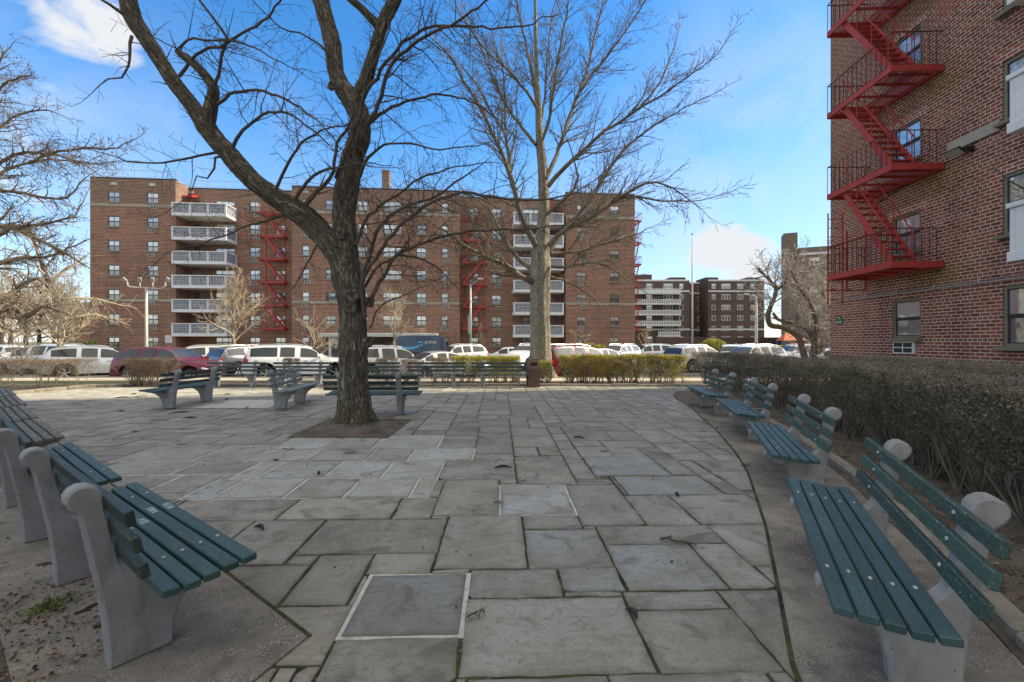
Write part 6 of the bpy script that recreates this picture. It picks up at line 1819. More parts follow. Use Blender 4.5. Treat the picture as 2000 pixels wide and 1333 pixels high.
# ------------------------------------------------------------------ hedges
def path_points(line, n_):
    pts = [Vector((*p, 0)) for p in line]
    seg = [(b - a).length for a, b in zip(pts[:-1], pts[1:])]
    tot = sum(seg); out = []
    for t in n_:
        d = t * tot
        for i, L in enumerate(seg):
            if d <= L or i == len(seg) - 1:
                tg = (pts[i + 1] - pts[i]).normalized()
                out.append((pts[i] + tg * min(d, L), tg)); break
            d -= L
    return out, tot
def hedge(label, line, width, z0, z1, nstem, ntwig, nleaf, mats_leaf, mat_stem, leaf=(.02, .04), twig=(.08, .2), tw=.005, taper=.5, bare=.35, bias=None, group='hedges', wts=None, hvar=.05, seed=1, stem_r=.011, topfill=.45, tipmat=None, ends=True):
    r_ = random.Random(seed)
    root = empty('hedge', (*line[len(line) // 2], z0), 0, label, 'hedge', group)
    OFFH = Vector((*line[len(line) // 2], z0))
    H = z1 - z0
    # woody stems fanning up from the soil
    mb = MB()
    ts = [bias(r_.random()) if bias else r_.random() for _ in range(nstem)]
    pp, tot = path_points(line, ts)
    for (p, tg) in pp:
        nr = Vector((tg.y, -tg.x, 0))
        b = p + nr * r_.gauss(0, width * .09) + Vector((0, 0, z0 - .03))
        for k in range(r_.randint(2, 4)):
            e = p + nr * r_.uniform(-.46, .46) * width + tg * r_.gauss(0, .22) + Vector((0, 0, z0 + H * r_.uniform(.55, .93)))
            m1 = b.lerp(e, .4) + Vector((r_.gauss(0, .05), r_.gauss(0, .05), .04)); m2 = b.lerp(e, .72) + Vector((r_.gauss(0, .05), r_.gauss(0, .05), .03))
            r0 = stem_r * r_.uniform(.6, 1.4)
            mb.tube([b - OFFH, m1 - OFFH, m2 - OFFH, e - OFFH], [r0, r0 * .75, r0 * .5, r0 * .28], 5, 0, cap=False)
            for j in range(3):
                q = m1.lerp(e, r_.random()); q2 = q + Vector((r_.gauss(0, .12), r_.gauss(0, .12), r_.uniform(.02, .2)))
                q2.z = min(q2.z, z1 - .02)
                mb.tube([q - OFFH, q2 - OFFH], [r0 * .4, r0 * .2], 3, 0, cap=False)
    mb.build('stems', mat_stem, root, smooth=True)
    def cloud(N, lowcut):
        t = np.array([bias(x) if bias else x for x in rng.random(N)])
        base, _ = path_points(line, t)
        Pn = np.array([[b[0].x, b[0].y] for b in base]); Tg = np.array([[b[1].x, b[1].y] for b in base])
        Nn = np.stack([Tg[:, 1], -Tg[:, 0]], 1)
        # choose surface: top, faces or interior
        u = rng.random(N)
        h = lowcut + (1 - lowcut) * rng.random(N) ** .75
        s_ = rng.uniform(-1, 1, N)
        face = u > topfill
        s_ = np.where(face, np.sign(s_) * (1 - np.abs(rng.normal(0, .16, N))), s_)
        h = np.where(~face, 1 - np.abs(rng.normal(0, .07, N)), h)
        wv = width / 2 * (taper + (1 - taper) * np.clip(h * 1.35, 0, 1))
        wob = np.array([noise.noise((p[0] * 1.7, p[1] * 1.7, hh * 1.5)) for p, hh in zip(Pn, h)])
        hz = z0 + H * h + hvar * np.array([noise.noise((p[0] * 2.3, p[1] * 2.3, 5.)) for p in Pn]) * h
        # rounded shoulders
        sh = np.clip((h - .86) / .14, 0, 1)
        wv = wv * (1 - .16 * sh ** 2) * (1 + .14 * wob)
        xy = Pn + Nn * (s_ * wv)[:, None]
        thin = np.array([noise.noise((p[0] * 3.1, p[1] * 3.1, hh * 3)) for p, hh in zip(xy, hz)])
        keep = thin > -.22 - .3 * h
        C = np.column_stack([xy, hz])[keep]
        out = np.column_stack([Nn * s_[:, None], np.full(N, .8)])[keep]
        return C, out, h[keep]
    C, O, h = cloud(ntwig, bare * .8)
    D = O * .5 + rng.normal(size=C.shape) * .55 + np.array([0, 0, .6])
    V = stick_quads(C, D, rng.uniform(*twig, len(C)), rng.uniform(tw * .6, tw * 1.4, len(C)))
    V -= np.array(OFFH)
    mats = [mat_stem] + ([tipmat] if tipmat else [])
    mi = (h > .93).astype(int) * (rng.random(len(h)) < .7) if tipmat else None
    quads_object('twigs', V, mats, mi, root)
    C, O, h = cloud(nleaf, bare)
    D = O * .5 + rng.normal(size=C.shape) * .7
    L = rng.uniform(*leaf, len(C))
    V = leaf_quads(C, D, L, L * rng.uniform(.35, .6, len(C))) - np.array(OFFH)
    # clumps of the same tint, and the upper rim takes the last material
    cl = np.array([noise.noise((c[0] * 4, c[1] * 4, c[2] * 4)) for c in C])
    r = rng.random(len(C)) + cl * .6
    mi = np.clip((r * len(mats_leaf)).astype(int), 0, len(mats_leaf) - 1)
    quads_object('foliage', V, mats_leaf, mi, root)
    return root
HC = [(4.05, 1.6), (4.15, 2.4), (4.35, 3.3), (4.65, 4.3), (5.0, 5.4), (5.35, 6.6), (5.75, 8.2), (6.15, 10.0), (6.5, 12.0), (6.75, 14.0), (6.85, 16.2)]
nearbias = lambda x: x ** 1.7
hedge('long dark clipped hedge curving behind the right hand benches', HC, 1.05, .0, 1.17, 260, 62000, 130000, [M['leaf_dark'], M['leaf_dark'], M['leaf_yew'], M['leaf_tip']], M['hedge_twig'], leaf=(.014, .034), twig=(.05, .15), tw=.0038, bare=.42, hvar=.10, bias=nearbias, seed=2, tipmat=M['leaf_tip'], stem_r=.012)
hedge('second dark hedge behind the curving one, beside the brick block', [(6.6, 1.5), (7.0, 4.0), (7.3, 6.0), (7.7, 8.5), (8.0, 11.0)], 1.1, .0, 1.20, 60, 16000, 36000, [M['leaf_yew'], M['leaf_yew'], M['leaf_tip']], M['hedge_twig'], leaf=(.016, .036), twig=(.06, .16), tw=.005, bare=.3, seed=3, tipmat=M['leaf_tip'])
hedge('bright yellow green hedge right of the straight tall trunk', [(1.75, 16.75), (3.4, 16.75), (5.0, 16.7), (6.25, 16.6)], .95, .0, 1.04, 70, 5000, 42000, [M['leaf_gold'], M['leaf_gold'], M['leaf_green'], M['leaf_brownhedge']], M['twig_mid'], leaf=(.03, .055), twig=(.08, .2), tw=.006, bare=.18, seed=4)
hedge('yellow green hedge behind the last far bench, left of the straight trunk', [(-2.2, 16.9), (-1.0, 16.9), (.3, 16.9)], .85, .0, .98, 36, 2200, 19000, [M['leaf_gold'], M['leaf_green'], M['leaf_gold']], M['twig_mid'], leaf=(.03, .055), tw=.006, bare=.28, seed=5)
hedge('short piece of yellow green hedge between the bin and the straight trunk', [(.75, 16.6), (1.1, 16.55), (1.45, 16.5)], .7, .0, .82, 14, 900, 4200, [M['leaf_gold'], M['leaf_green']], M['twig_mid'], leaf=(.03, .055), tw=.006, bare=.25, seed=6)
hedge('sparse leggy brown hedge at the left between court and car park', [(-21.5, 14.6), (-18.5, 14.7), (-15.8, 14.8), (-13.9, 15.0)], .8, .0, .95, 48, 6500, 9500, [M['leaf_brownhedge'], M['leaf_brownhedge'], M['leaf_tip']], M['twig_mid'], leaf=(.025, .05), twig=(.1, .24), tw=.007, bare=.52, seed=7, topfill=.35)
hedge('russet hedge tuft in front of the maroon car rear wheel', [(-13.4, 16.0), (-12.7, 16.05), (-12.0, 16.1)], .8, .0, .92, 26, 2500, 5200, [M['leaf_brownhedge'], M['leaf_tip'], M['leaf_brownhedge']], M['twig_mid'], leaf=(.025, .05), twig=(.1, .24), tw=.007, bare=.38, seed=8)
for (x0, x1, sd, lab) in ((-6.35, -5.55, 11, 'browned flat topped shrub behind the bench row, left of the big trunk'), (-5.0, -4.3, 12, 'browned shrub hidden partly by the big trunk, behind the far benches'), (-4.1, -3.3, 13, 'pale brown shrub just right of the big trunk behind the far benches'), (-3.0, -2.35, 14, 'russet shrub behind the fourth far bench, left of the yellow green hedge'), (-8.4, -8.0, 15, 'thin browned shrub behind the second far bench')):
    o = hedge(lab, [(x0, 16.8), ((x0 + x1) / 2, 16.85), (x1, 16.8)], .62, .0, random.uniform(.84, .98), 9, 700, 1300, [M['leaf_brownhedge'], M['leaf_tip']], M['twig_mid'], leaf=(.022, .045), tw=.007, bare=.5, seed=sd, group='browned shrubs along the far bed')
    o.name = 'shrub'; o['category'] = 'shrub'
LH = shift([tuple(EL0 + D1 * t) for t in (-1.0, .5, 2., 4, 7, 10, 14)], 1.95)
hedge('scraggy bare hedge behind the left bench row, mostly out of the picture', LH, .85, .0, .98, 70, 9000, 9000, [M['leaf_yew'], M['leaf_tip']], M['hedge_twig'], leaf=(.014, .03), twig=(.06, .18), tw=.0045, bare=.4, seed=16)
# foundation shrubs by the long block
def bush(label, px, Y, w_, h_, leafs, mats, seed, d=None):
    root = empty('clipped_shrub', at(px, Y), 0, label, 'shrub', 'clipped evergreen shrubs')
    N = leafs
    v = rng.normal(size=(N, 3)); v /= np.linalg.norm(v, axis=1, keepdims=True)
    v[:, 2] = np.abs(v[:, 2]); rr = 1 - np.abs(rng.normal(0, .12, N))
    wob = 1 + .10 * np.array([noise.noise((a * 2.2 + seed, b * 2.2, c * 2.2)) for a, b, c in v])
    sq = np.abs(v) ** .75 * np.sign(v)
    C = sq * (rr * wob)[:, None] * np.array([w_ / 2, (d or w_) / 2, h_])
    V = leaf_quads(C, v + rng.normal(size=(N, 3)) * .6, rng.uniform(.10, .20, N), .10)
    quads_object('foliage', V, mats, rng.integers(0, len(mats), N), root)
    mb = MB()
    for k in range(7): mb.tube([(0, 0, -.05), (random.uniform(-.3, .3) * w_, random.uniform(-.3, .3) * (d or w_), h_ * .8)], [.05, .02], 5)
    mb.build('stems', M['twig_mid'], root)
bush('rounded olive green shrub at the foot of the pale flagpole', 1393, 60, 3.4, 2.3, 5200, [M['leaf_gold'], M['leaf_yew'], M['leaf_green']], 1)
bush('low wide clipped evergreen under the right hand balconies of the long block', 1152, 46, 4.2, 1.7, 5200, [M['leaf_green'], M['leaf_yew'], M['leaf_gold']], 2, 1.6)
bush('dark clipped evergreen under the left fire escape of the long block', 528, 45, 3.6, 1.6, 4200, [M['leaf_yew'], M['leaf_green']], 3, 1.5)
bush('second dark evergreen mound hugging the long block wall near its left end', 178, 45, 1.6, 2.0, 2200, [M['leaf_yew']], 4, 1.2)
hedge('far sunlit yellow green hedge beyond the cars right of the flagpole', [(33, 66), (37, 66), (42.5, 66)], 1.6, LOT, .95, 12, 300, 6000, [M['leaf_gold'], M['leaf_green']], M['twig_mid'], leaf=(.10, .2), tw=.02, bare=.1, seed=19)
# tuft of grass at the near left kerb and red leaf
# ------------------------------------------------------------------ vehicles
def interp(tab, x):
    for (a, va), (b, vb) in zip(tab[:-1], tab[1:]):
        if x <= b:
            t = 0 if b == a else max(0., (x - a) / (b - a))
            return va + (vb - va) * t
    return tab[-1][1]
def sm(tab, x, w_=.018):
    return (interp(tab, max(0, x - w_)) + 2 * interp(tab, x) + interp(tab, min(1, x + w_))) / 4
KIND = {
 'suv': dict(L=4.75, W=1.88, top=[(0, .62), (.012, .80), (.05, .93), (.15, 1.0), (.27, 1.07), (.30, 1.10), (.41, 1.53), (.47, 1.62), (.60, 1.68), (.78, 1.66), (.90, 1.58), (.925, 1.52), (.972, 1.14), (.985, .98), (1., .62)],
             belt=[(0, .7), (.28, 1.02), (.6, 1.06), (.93, 1.14), (1., .9)], cab=(.30, .975), ws=(.305, .445), rw=(.925, .97), side=(.345, .915), pil=(.385, .535, .70, .80), wx=(.185, .80), R=.365, sill=.27, z0=.24),
 'bigsuv': dict(L=5.0, W=1.93, top=[(0, .66), (.01, .86), (.05, 1.02), (.16, 1.08), (.26, 1.13), (.29, 1.16), (.38, 1.57), (.44, 1.68), (.60, 1.74), (.82, 1.73), (.93, 1.68), (.955, 1.60), (.985, 1.14), (.993, 1.0), (1., .66)],
             belt=[(0, .75), (.28, 1.08), (.6, 1.12), (.93, 1.15), (1., .95)], cab=(.29, .985), ws=(.295, .415), rw=(.955, .985), side=(.33, .94), pil=(.36, .53, .69, .72), wx=(.18, .79), R=.385, sill=.30, z0=.26),
 'van_mini': dict(L=5.05, W=1.95, top=[(0, .58), (.012, .76), (.06, .90), (.14, .99), (.20, 1.05), (.36, 1.58), (.45, 1.70), (.60, 1.74), (.85, 1.72), (.94, 1.64), (.965, 1.5), (.99, 1.05), (1., .6)],
             belt=[(0, .65), (.22, .98), (.6, 1.04), (.95, 1.1), (1., .9)], cab=(.20, .985), ws=(.21, .40), rw=(.955, .985), side=(.29, .94), pil=(.345, .50, .69, .72), wx=(.19, .79), R=.34, sill=.22, z0=.2),
 'sedan': dict(L=4.7, W=1.82, top=[(0, .52), (.01, .68), (.05, .80), (.15, .88), (.27, .95), (.30, .98), (.42, 1.36), (.50, 1.44), (.60, 1.45), (.70, 1.40), (.85, 1.08), (.93, 1.04), (.98, .98), (.99, .85), (1., .52)],
             belt=[(0, .6), (.28, .90), (.6, .93), (.85, .98), (1., .8)], cab=(.30, .86), ws=(.305, .445), rw=(.715, .85), side=(.345, .80), pil=(.385, .535, .68, .70), wx=(.185, .80), R=.325, sill=.2, z0=.18),
 'van': dict(L=5.9, W=2.02, top=[(0, .62), (.012, .9), (.05, 1.08), (.10, 1.20), (.13, 1.28), (.235, 1.92), (.28, 2.28), (.33, 2.40), (.5, 2.44), (.9, 2.43), (.975, 2.40), (.99, 2.34), (.9985, 1.2), (1., .62)],
             belt=[(0, .7), (.13, 1.2), (.3, 1.3), (1., 1.3)], cab=(.13, .30), ws=(.135, .235), rw=(2, 3), side=(.165, .285), pil=(.19, .5, .6, .7), wx=(.155, .80), R=.36, sill=.3, z0=.26),
}
def make_car(label, kind, color, px, Y, heading, roof=None, rails=True, group='cars parked in the car park', cat='car', name='parked_car', tails=True):
    K = KIND[kind]; L, W = K['L'], K['W']
    root = empty(name, at(px, Y), R(heading), label, cat, group)
    # stations along the car, dense around the wheels
    xs = set(np.round(np.linspace(0, 1, 41), 4))
    for wx in K['wx']:
        for a in np.linspace(-1, 1, 13): xs.add(round(wx + a * (K['R'] + .05) / L, 4))
    for v in (*K['ws'], *K['rw'], *K['side'], *K['pil'], .008, .02, .03, .985, .995): 
        if 0 <= v <= 1: xs.add(round(v, 4))
    xs = sorted(x for x in xs if 0 <= x <= 1)
    def ring(x):
        zt = sm(K['top'], x); e = abs(2 * x - 1)
        w_ = W / 2 * (1 - .16 * e ** 7)
        zb = min(sm(K['belt'], x), zt - .05)
        cabin = max(0., zt - zb - .05)
        tum = .30 * min(1., cabin / .55) if kind != 'van' else .10 * min(1., cabin / .8)
        rw = w_ * (.97 - tum)
        zs = K['z0'] + .10 * max(0, e - .86) / .14
        for wx in K['wx']:
            d_ = abs(x - wx) * L; Ra = K['R'] + .055
            if d_ < Ra: zs = max(zs, K['R'] + math.sqrt(Ra * Ra - d_ * d_) - .01)
        zs = min(zs, zb - .12)
        z1 = min(zs + .09, zb - .08)
        z2 = max(z1 + .02, lerp(K['sill'] + .2, zb, .25)); z3 = max(z2 + .02, lerp(z2, zb, .55))
        return [(w_ * .86, zs), (w_ * .965, z1), (w_ * 1.0, z2), (w_ * 1.0, z3), (w_ * .968, zb), (rw, zt - .055 * min(1, cabin * 4 + .35)), (rw * .80, zt - .014), (rw * .40, zt), (0., zt + .006)]
    rings = [ring(x) for x in xs]
    P3 = lambda i, j, s: Vector(((.5 - xs[i]) * L, s * rings[i][j][0], rings[i][j][1]))
    mb = MB(); idx = {}
    for i in range(len(xs)):
        for j in range(9):
            for s in ((1, -1) if j < 8 else (1,)):
                idx[i, j, s] = len(mb.v); mb.v.append(tuple(P3(i, j, s)))
        idx[i, 8, -1] = idx[i, 8, 1]
    wins = {'windscreen': MB(), 'rear_window': MB(), 'side_window': []}
    def inset_quad(a, b, c, d, e=.006):
        n_ = (b - a).cross(d - a)
        if n_.length < 1e-9: return None
        n_.normalize()
        return n_ * e
    for i in range(len(xs) - 1):
        for j in range(8):
            for s in (1, -1):
                q = (idx[i, j, s], idx[i + 1, j, s], idx[i + 1, j + 1, s], idx[i, j + 1, s])
                mb.f.append(q if s < 0 else q[::-1]); mb.m.append(1 if j == 0 else 0)
    for i in (0, len(xs) - 1):
        loop = [idx[i, j, 1] for j in range(9)] + [idx[i, j, -1] for j in range(7, -1, -1)]
        mb.f.append(tuple(loop if i else loop[::-1])); mb.m.append(0)
    und = []
    body = mb.build('body', [color, M['trim']], root, smooth=True, sharp=32)
    # glazing
    def strip(x0, x1, js, s_, mbw, t0=0., t1=1., off=.008):
        ids = [i for i in range(len(xs)) if x0 - 1e-6 <= xs[i] <= x1 + 1e-6]
        for a, b in zip(ids[:-1], ids[1:]):
            for j in js:
                A, B, C_, D_ = P3(a, j, s_), P3(b, j, s_), P3(b, j + 1, s_), P3(a, j + 1, s_)
                A2, D2 = A.lerp(D_, t0), A.lerp(D_, t1); B2, C2 = B.lerp(C_, t0), B.lerp(C_, t1)
                n_ = (B2 - A2).cross(D2 - A2)
                if n_.length < 1e-9: continue
                n_ = n_.normalized() * off
                if n_.dot(Vector((0, s_, .8))) < 0: n_ = -n_
                mbw.quad(A2 + n_, B2 + n_, C2 + n_, D2 + n_)
    mw = MB()
    for s in (1, -1): strip(K['ws'][0] + .012, K['ws'][1] - .012, (5, 6, 7), s, mw)
    mw.build('windscreen', M['car_glass'], root, smooth=True)
    if K['rw'][0] < 1:
        mw = MB()
        for s in (1, -1): strip(K['rw'][0], K['rw'][1], (5, 6, 7), s, mw)
        if mw.f: mw.build('rear_window', M['car_glass'], root, smooth=True)
    p_ = [K['side'][0]] + [x for x in K['pil'][1:3] if K['side'][0] < x < K['side'][1]] + [K['side'][1]]
    for s in (1, -1):
        for a, b in zip(p_[:-1], p_[1:]):
            mw = MB(); strip(a + .006, b - .006, (4,), s, mw, .10, .90)
            if mw.f: mw.build('side_window', M['car_glass'], root)
    # wheels
    for wx in K['wx']:
        for s in (1, -1):
            c = Vector(((.5 - wx) * L, s * (W / 2 - .13), K['R']))
            t = MB(); Rw = K['R']
            pr_ = [(Rw * .62, -.10), (Rw * .9, -.115), (Rw * .985, -.085), (Rw, 0), (Rw * .985, .085), (Rw * .9, .115), (Rw * .62, .10)]
            n_ = 26; base = 0
            for (rr, yy) in pr_:
                for k in range(n_):
                    a = 2 * math.pi * k / n_; t.v.append((c.x + rr * math.cos(a), c.y + yy, c.z + rr * math.sin(a)))
            for q in range(len(pr_) - 1):
                for k in range(n_):
                    k2 = (k + 1) % n_; t.f.append((q * n_ + k, q * n_ + k2, (q + 1) * n_ + k2, (q + 1) * n_ + k)); t.m.append(0)
            wh = t.build('tyre', M['tyre'], root, smooth=True)
            rm = MB()
            rm.disc(c - Vector((0, .06 * s, 0)), Rw * .64, .02, 24, 1, (0, s, 0))
            rm.tube([c + Vector((Rw * .645 * math.cos(a), .075 * s, Rw * .645 * math.sin(a))) for a in np.linspace(0, 2 * math.pi, 27)], .022, 5, 0, cap=False)
            for k in range(5):
                a = 2 * math.pi * k / 5 + .3
                for da in (-.13, .13):
                    rm.bar(c + Vector((.05 * math.cos(a), .07 * s, .05 * math.sin(a))), c + Vector((Rw * .63 * math.cos(a + da), .075 * s, Rw * .63 * math.sin(a + da))), .035, .03, 0, (0, 1, 0))
            rm.disc(c + Vector((0, .05 * s, 0)), .06, .04, 12, 0, (0, s, 0))
            rm.build('rim', [M['rim'], M['trim']], wh)
    # dark underside
    u = MB(); u.box(-L * .46, L * .46, -W * .40, W * .40, K['z0'] - .04, K['z0'] + .22); u.build('underbody', M['trim'], root)
    # lamps follow the corner surface
    def patch(nm, mat_, x0, x1, js, t0, t1, off=.012):
        for s in (1, -1):
            m_ = MB(); strip(x0, x1, js, s, m_, t0, t1, off)
            if m_.f: m_.build(nm, mat_, root, smooth=True)
    if kind == 'van':
        patch('headlight', M['lamp'], .012, .085, (3,), .2, .95)
    else:
        patch('headlight', M['lamp'], .010, .085, (3,), .30, .98)
        patch('tail_light', M['tail'], .935, .992, (3,), .15, 1.0)
        if kind != 'sedan': patch('tail_light', M['tail'], .955, .985, (4,), .0, .55)
        patch('tail_light', M['tail'], .985, .997, (3,), .35, .98)
    f = MB(); zf = K['sill'] + .34; xe = L / 2
    f.cbox(xe - .10, xe + .012, -.48, .48, zf - .06, zf + .10, .02); f.cbox(xe - .10, xe + .006, -.60, .60, zf - .25, zf - .10, .02)
    f.build('grille', M['trim'], root)
    f = MB(); f.box(-xe - .03, -xe + .06, -.26, .26, .78, .92); f.build('licence_plate', M['plate'], root)
    f = MB(); f.cbox(-xe - .025, -xe + .12, -W * .42, W * .42, K['z0'] + .02, K['z0'] + .22, .03); f.build('rear_bumper', M['trim'], root)
    for s in (1, -1):
        f = MB(); xm = (.5 - K['ws'][0] - .035) * L; zm = sm(K['belt'], K['ws'][0] + .03) + .09
        f.cbox(xm - .07, xm + .07, s * (W / 2 + .10) - .09, s * (W / 2 + .10) + .09, zm - .06, zm + .09, .03)
        f.bar((xm, s * (W / 2 - .12), zm - .04), (xm, s * (W / 2 + .06), zm - .02), .05, .04)
        f.build('wing_mirror', color, root)
    for s in (1, -1):
        f = MB()
        for q in (.44, .59):
            f.bar(((.5 - q - .03) * L, s * (W / 2 + .008), sm(K['belt'], q) - .11), ((.5 - q + .01) * L, s * (W / 2 + .008), sm(K['belt'], q) - .11), .03, .03)
        f.build('door_handle', M['rim'] if kind != 'van' else M['trim'], root)
        # shut lines of the doors
        f = MB()
        for q in (p_[0] - .01, *p_[1:3]):
            i = min(range(len(xs)), key=lambda k: abs(xs[k] - q))
            f.bar(P3(i, 1, s) + Vector((0, s * .002, 0)), P3(i, 3, s) + Vector((0, s * .002, 0)), .012, .006); f.bar(P3(i, 3, s) + Vector((0, s * .002, 0)), P3(i, 4, s) + Vector((0, s * .002, 0)), .012, .006)
        f.build('door_seam', M['trim'], root)
    if rails and kind in ('suv', 'bigsuv', 'van_mini'):
        for s in (1, -1):
            f = MB()
            pts = [Vector(((.5 - q) * L, s * W * .33, sm(K['top'], q) + (.035 if .5 < q < .85 else -.01))) for q in np.linspace(.47, .88, 10)]
            f.tube(pts, .018, 6); f.build('roof_rail', M['rim'], root)
    return root
CW, CS, CG, CR, CBG = M['car_white'], M['car_silver'], M['car_grey'], M['car_red'], M['car_beige']
make_car('white minivan at the far left, side on behind the small fan shaped tree', 'van_mini', CW, 85, 27.5, 180)
make_car('silver crossover parked rear first between the white minivan and the maroon car', 'suv', CS, 206, 23.6, 38)
make_car('maroon crossover, side on, nearest car on the left', 'suv', CR, 340, 20.9, -4, rails=False)
make_car('pearl white crossover with red tail lamps right behind the maroon car', 'suv', CBG, 440, 27.0, 36)
make_car('dark grey crossover rear on, left of the big white estate car', 'suv', CG, 500, 25.6, 58)
make_car('large white estate car with dark windows, left of the big trunk', 'bigsuv', CW, 590, 22.6, 20)
make_car('silver crossover with tall red tail lamps just right of the big trunk', 'suv', CS, 772, 22.8, 30)
make_car('grey sedan seen from behind, left of the yellow green hedge', 'sedan', M['car_silver'], 868, 22.6, 34)
make_car('white crossover facing left under the right hand fire escape', 'suv', CW, 890, 33, 212)
make_car('white sedan side on, left of the straight sunlit trunk', 'sedan', CW, 988, 36, 182)
make_car('white boxy car half hidden by the straight sunlit trunk', 'bigsuv', CW, 1032, 31, 238)
make_car('maroon estate car right of the straight sunlit trunk, above the hedge', 'bigsuv', CR, 1130, 21.6, 34)
make_car('white hatchback behind the maroon estate car', 'suv', CW, 1205, 36, 222)
make_car('white low sedan just behind the roof end of the maroon estate car', 'sedan', CW, 1178, 31, 30)
make_car('white crossover facing left before the end of the long block', 'suv', CW, 1263, 38, 186)
make_car('silver grey estate car with roof rails by the flagpole', 'suv', CS, 1366, 29, 22)
make_car('pale blue white car facing the camera right of the flagpole', 'suv', CW, 1430, 33, 246)
make_car('dark blue car behind the pale blue white one', 'suv', M['car_navy'], 1452, 40, 240)
make_car('white crossover under the pale lamp post on the right', 'suv', CW, 1462, 28, 198)
make_car('white car behind the lamp post on the right', 'suv', CW, 1495, 37, 20)
make_car('white car under the crooked tree by the brick corner', 'suv', CW, 1552, 33.5, 188)
make_car('pale green white car at the brick corner', 'sedan', CBG, 1612, 30, 175)
make_car('white car at the far left picture edge behind the minivan', 'suv', CW, -10, 33, 170)
# dark blue delivery van
va = make_car('dark blue delivery van with a light blue curved arrow and white lettering on its side', 'van', M['car_navy'], 806, 41.5, 180, group='delivery van', cat='van', name='delivery_van', rails=False)
W2 = KIND['van']['W'] / 2
mb = MB()
# the van points to -x in the world, so its camera side is local +y; text runs toward the tail (local -x)
def V2(a, b): return Vector((-a, W2 + .004, b))
arc = []
for t in np.linspace(0, 1, 22):
    x = lerp(-.95, 1.0, t); z = 1.56 - .32 * math.sin(math.pi * (t * .86 + .07)) + .10 * t
    arc.append((x, z, .02 + .085 * math.sin(math.pi * min(1, t * .95 + .02))))
for (x0, z0_, w0), (x1, z1_, w1) in zip(arc[:-1], arc[1:]):
    mb.poly([V2(x0, z0_ - w0), V2(x1, z1_ - w1), V2(x1, z1_ + w1), V2(x0, z0_ + w0)])
def stroke(p, q, wd):
    p, q = Vector(p), Vector(q); n_ = Vector((-(q - p).y, (q - p).x)).normalized() * wd
    mb.poly([V2(*(p - n_)), V2(*(q - n_)), V2(*(q + n_)), V2(*(p + n_))])
stroke((.70, 1.80), (1.16, 1.86), .045); stroke((1.16, 1.88), (1.02, 1.44), .045)
side = [c for c in va.children if c.name.startswith('body')][0]
mb.build('smile_graphic', M['smile'], side)
text('prime', .46, (-1.82, W2 + .006, 1.84), (R(90), 0, R(180)), M['sign_white'], side, 'lettering', .001)
# ------------------------------------------------------------------ poles and small things
fp = empty('flagpole', at(1352, 46), 0, 'tall slim pale flagpole between the long block and the right hand buildings', 'flagpole')
mb = MB(); mb.tube([(0, 0, 0), (0, 0, 6.5), (0, 0, 12.7)], [.105, .085, .045], 12); mb.build('pole', M['pole_pale'], fp, smooth=True)
mb = MB(); mb.tube([(0, 0, 12.66), (0, 0, 12.72), (0, 0, 12.80), (0, 0, 12.86)], [.05, .10, .10, .02], 10); mb.build('finial', M['steel_grey'], fp, smooth=True)
mb = MB(); mb.cbox(-.18, .18, -.18, .18, 0, .12, .02); mb.build('base', M['cast_concrete'], fp)
lp_ = empty('lamp_post', at(286, 30), 0, 'pale lamp post with a curved crossbar carrying four flood lamps', 'lamp post', 'lamp posts')
zt = 1.55 + (667 - 563) * 30 / F - LOT
mb = MB(); mb.tube([(0, 0, 0), (0, 0, 2), (0, 0, zt)], [.10, .09, .075], 12); mb.build('pole', M['pole_pale'], lp_, smooth=True)
mb = MB(); mb.tube([(-1.35, .1, zt + .42), (-1.32, .1, zt + .18), (-1.15, .08, zt + .06), (-.5, .02, zt), (0, 0, zt - .02), (.8, -.02, zt - .06), (1.15, -.04, zt - .02), (1.28, -.05, zt + .15), (1.3, -.05, zt + .4)], .045, 8)
for x in (-.42, .42): mb.tube([(x, 0, zt), (x, 0, zt + .38)], .035, 6)
mb.build('crossbar', M['pole_pale'], lp_, smooth=True)
for x, a in ((-1.45, -35), (-.42, 8), (.42, 12), (1.42, 30)):
    mb = MB(); MM = Matrix.Translation((x, -.02, zt + .52)) @ Matrix.Rotation(R(a), 4, 'Y') @ Matrix.Rotation(R(25), 4, 'X')
    mb.cbox(-.12, .12, -.06, .06, -.16, .16, .03, 0, MM); mb.build('flood_lamp', M['steel_grey'], lp_)
l2_ = empty('lamp_post', at(919, 40), 0, 'slim grey lamp post with short bracket arm before the right hand fire escape', 'lamp post', 'lamp posts')
zt = 1.55 + (667 - 556) * 40 / F - LOT
mb = MB(); mb.tube([(0, 0, 0), (0, 0, zt)], [.11, .085], 10); mb.build('pole', M['steel_grey'], l2_, smooth=True)
mb = MB(); mb.tube([(0, 0, zt - .05), (.35, 0, zt + .15), (.75, 0, zt + .42)], .04, 6); mb.build('arm', M['steel_grey'], l2_, smooth=True)
mb = MB(); mb.cbox(.6, 1.1, -.12, .12, zt + .40, zt + .52, .03); mb.build('lamp_head', M['pole_pale'], l2_)
mb = MB(); mb.cbox(-.22, .05, -.11, -.085, 2.6, 4.2, .008); mb.build('notice_plate', M['steel_grey'], l2_)
l3_ = empty('lamp_post', at(1477, 34), 0, 'pale lamp post with a double arm left of the crooked tree', 'lamp post', 'lamp posts')
zt = 1.55 + (667 - 578) * 34 / F - LOT
mb = MB(); mb.tube([(0, 0, 0), (0, 0, zt)], [.11, .085], 10); mb.build('pole', M['pole_pale'], l3_, smooth=True)
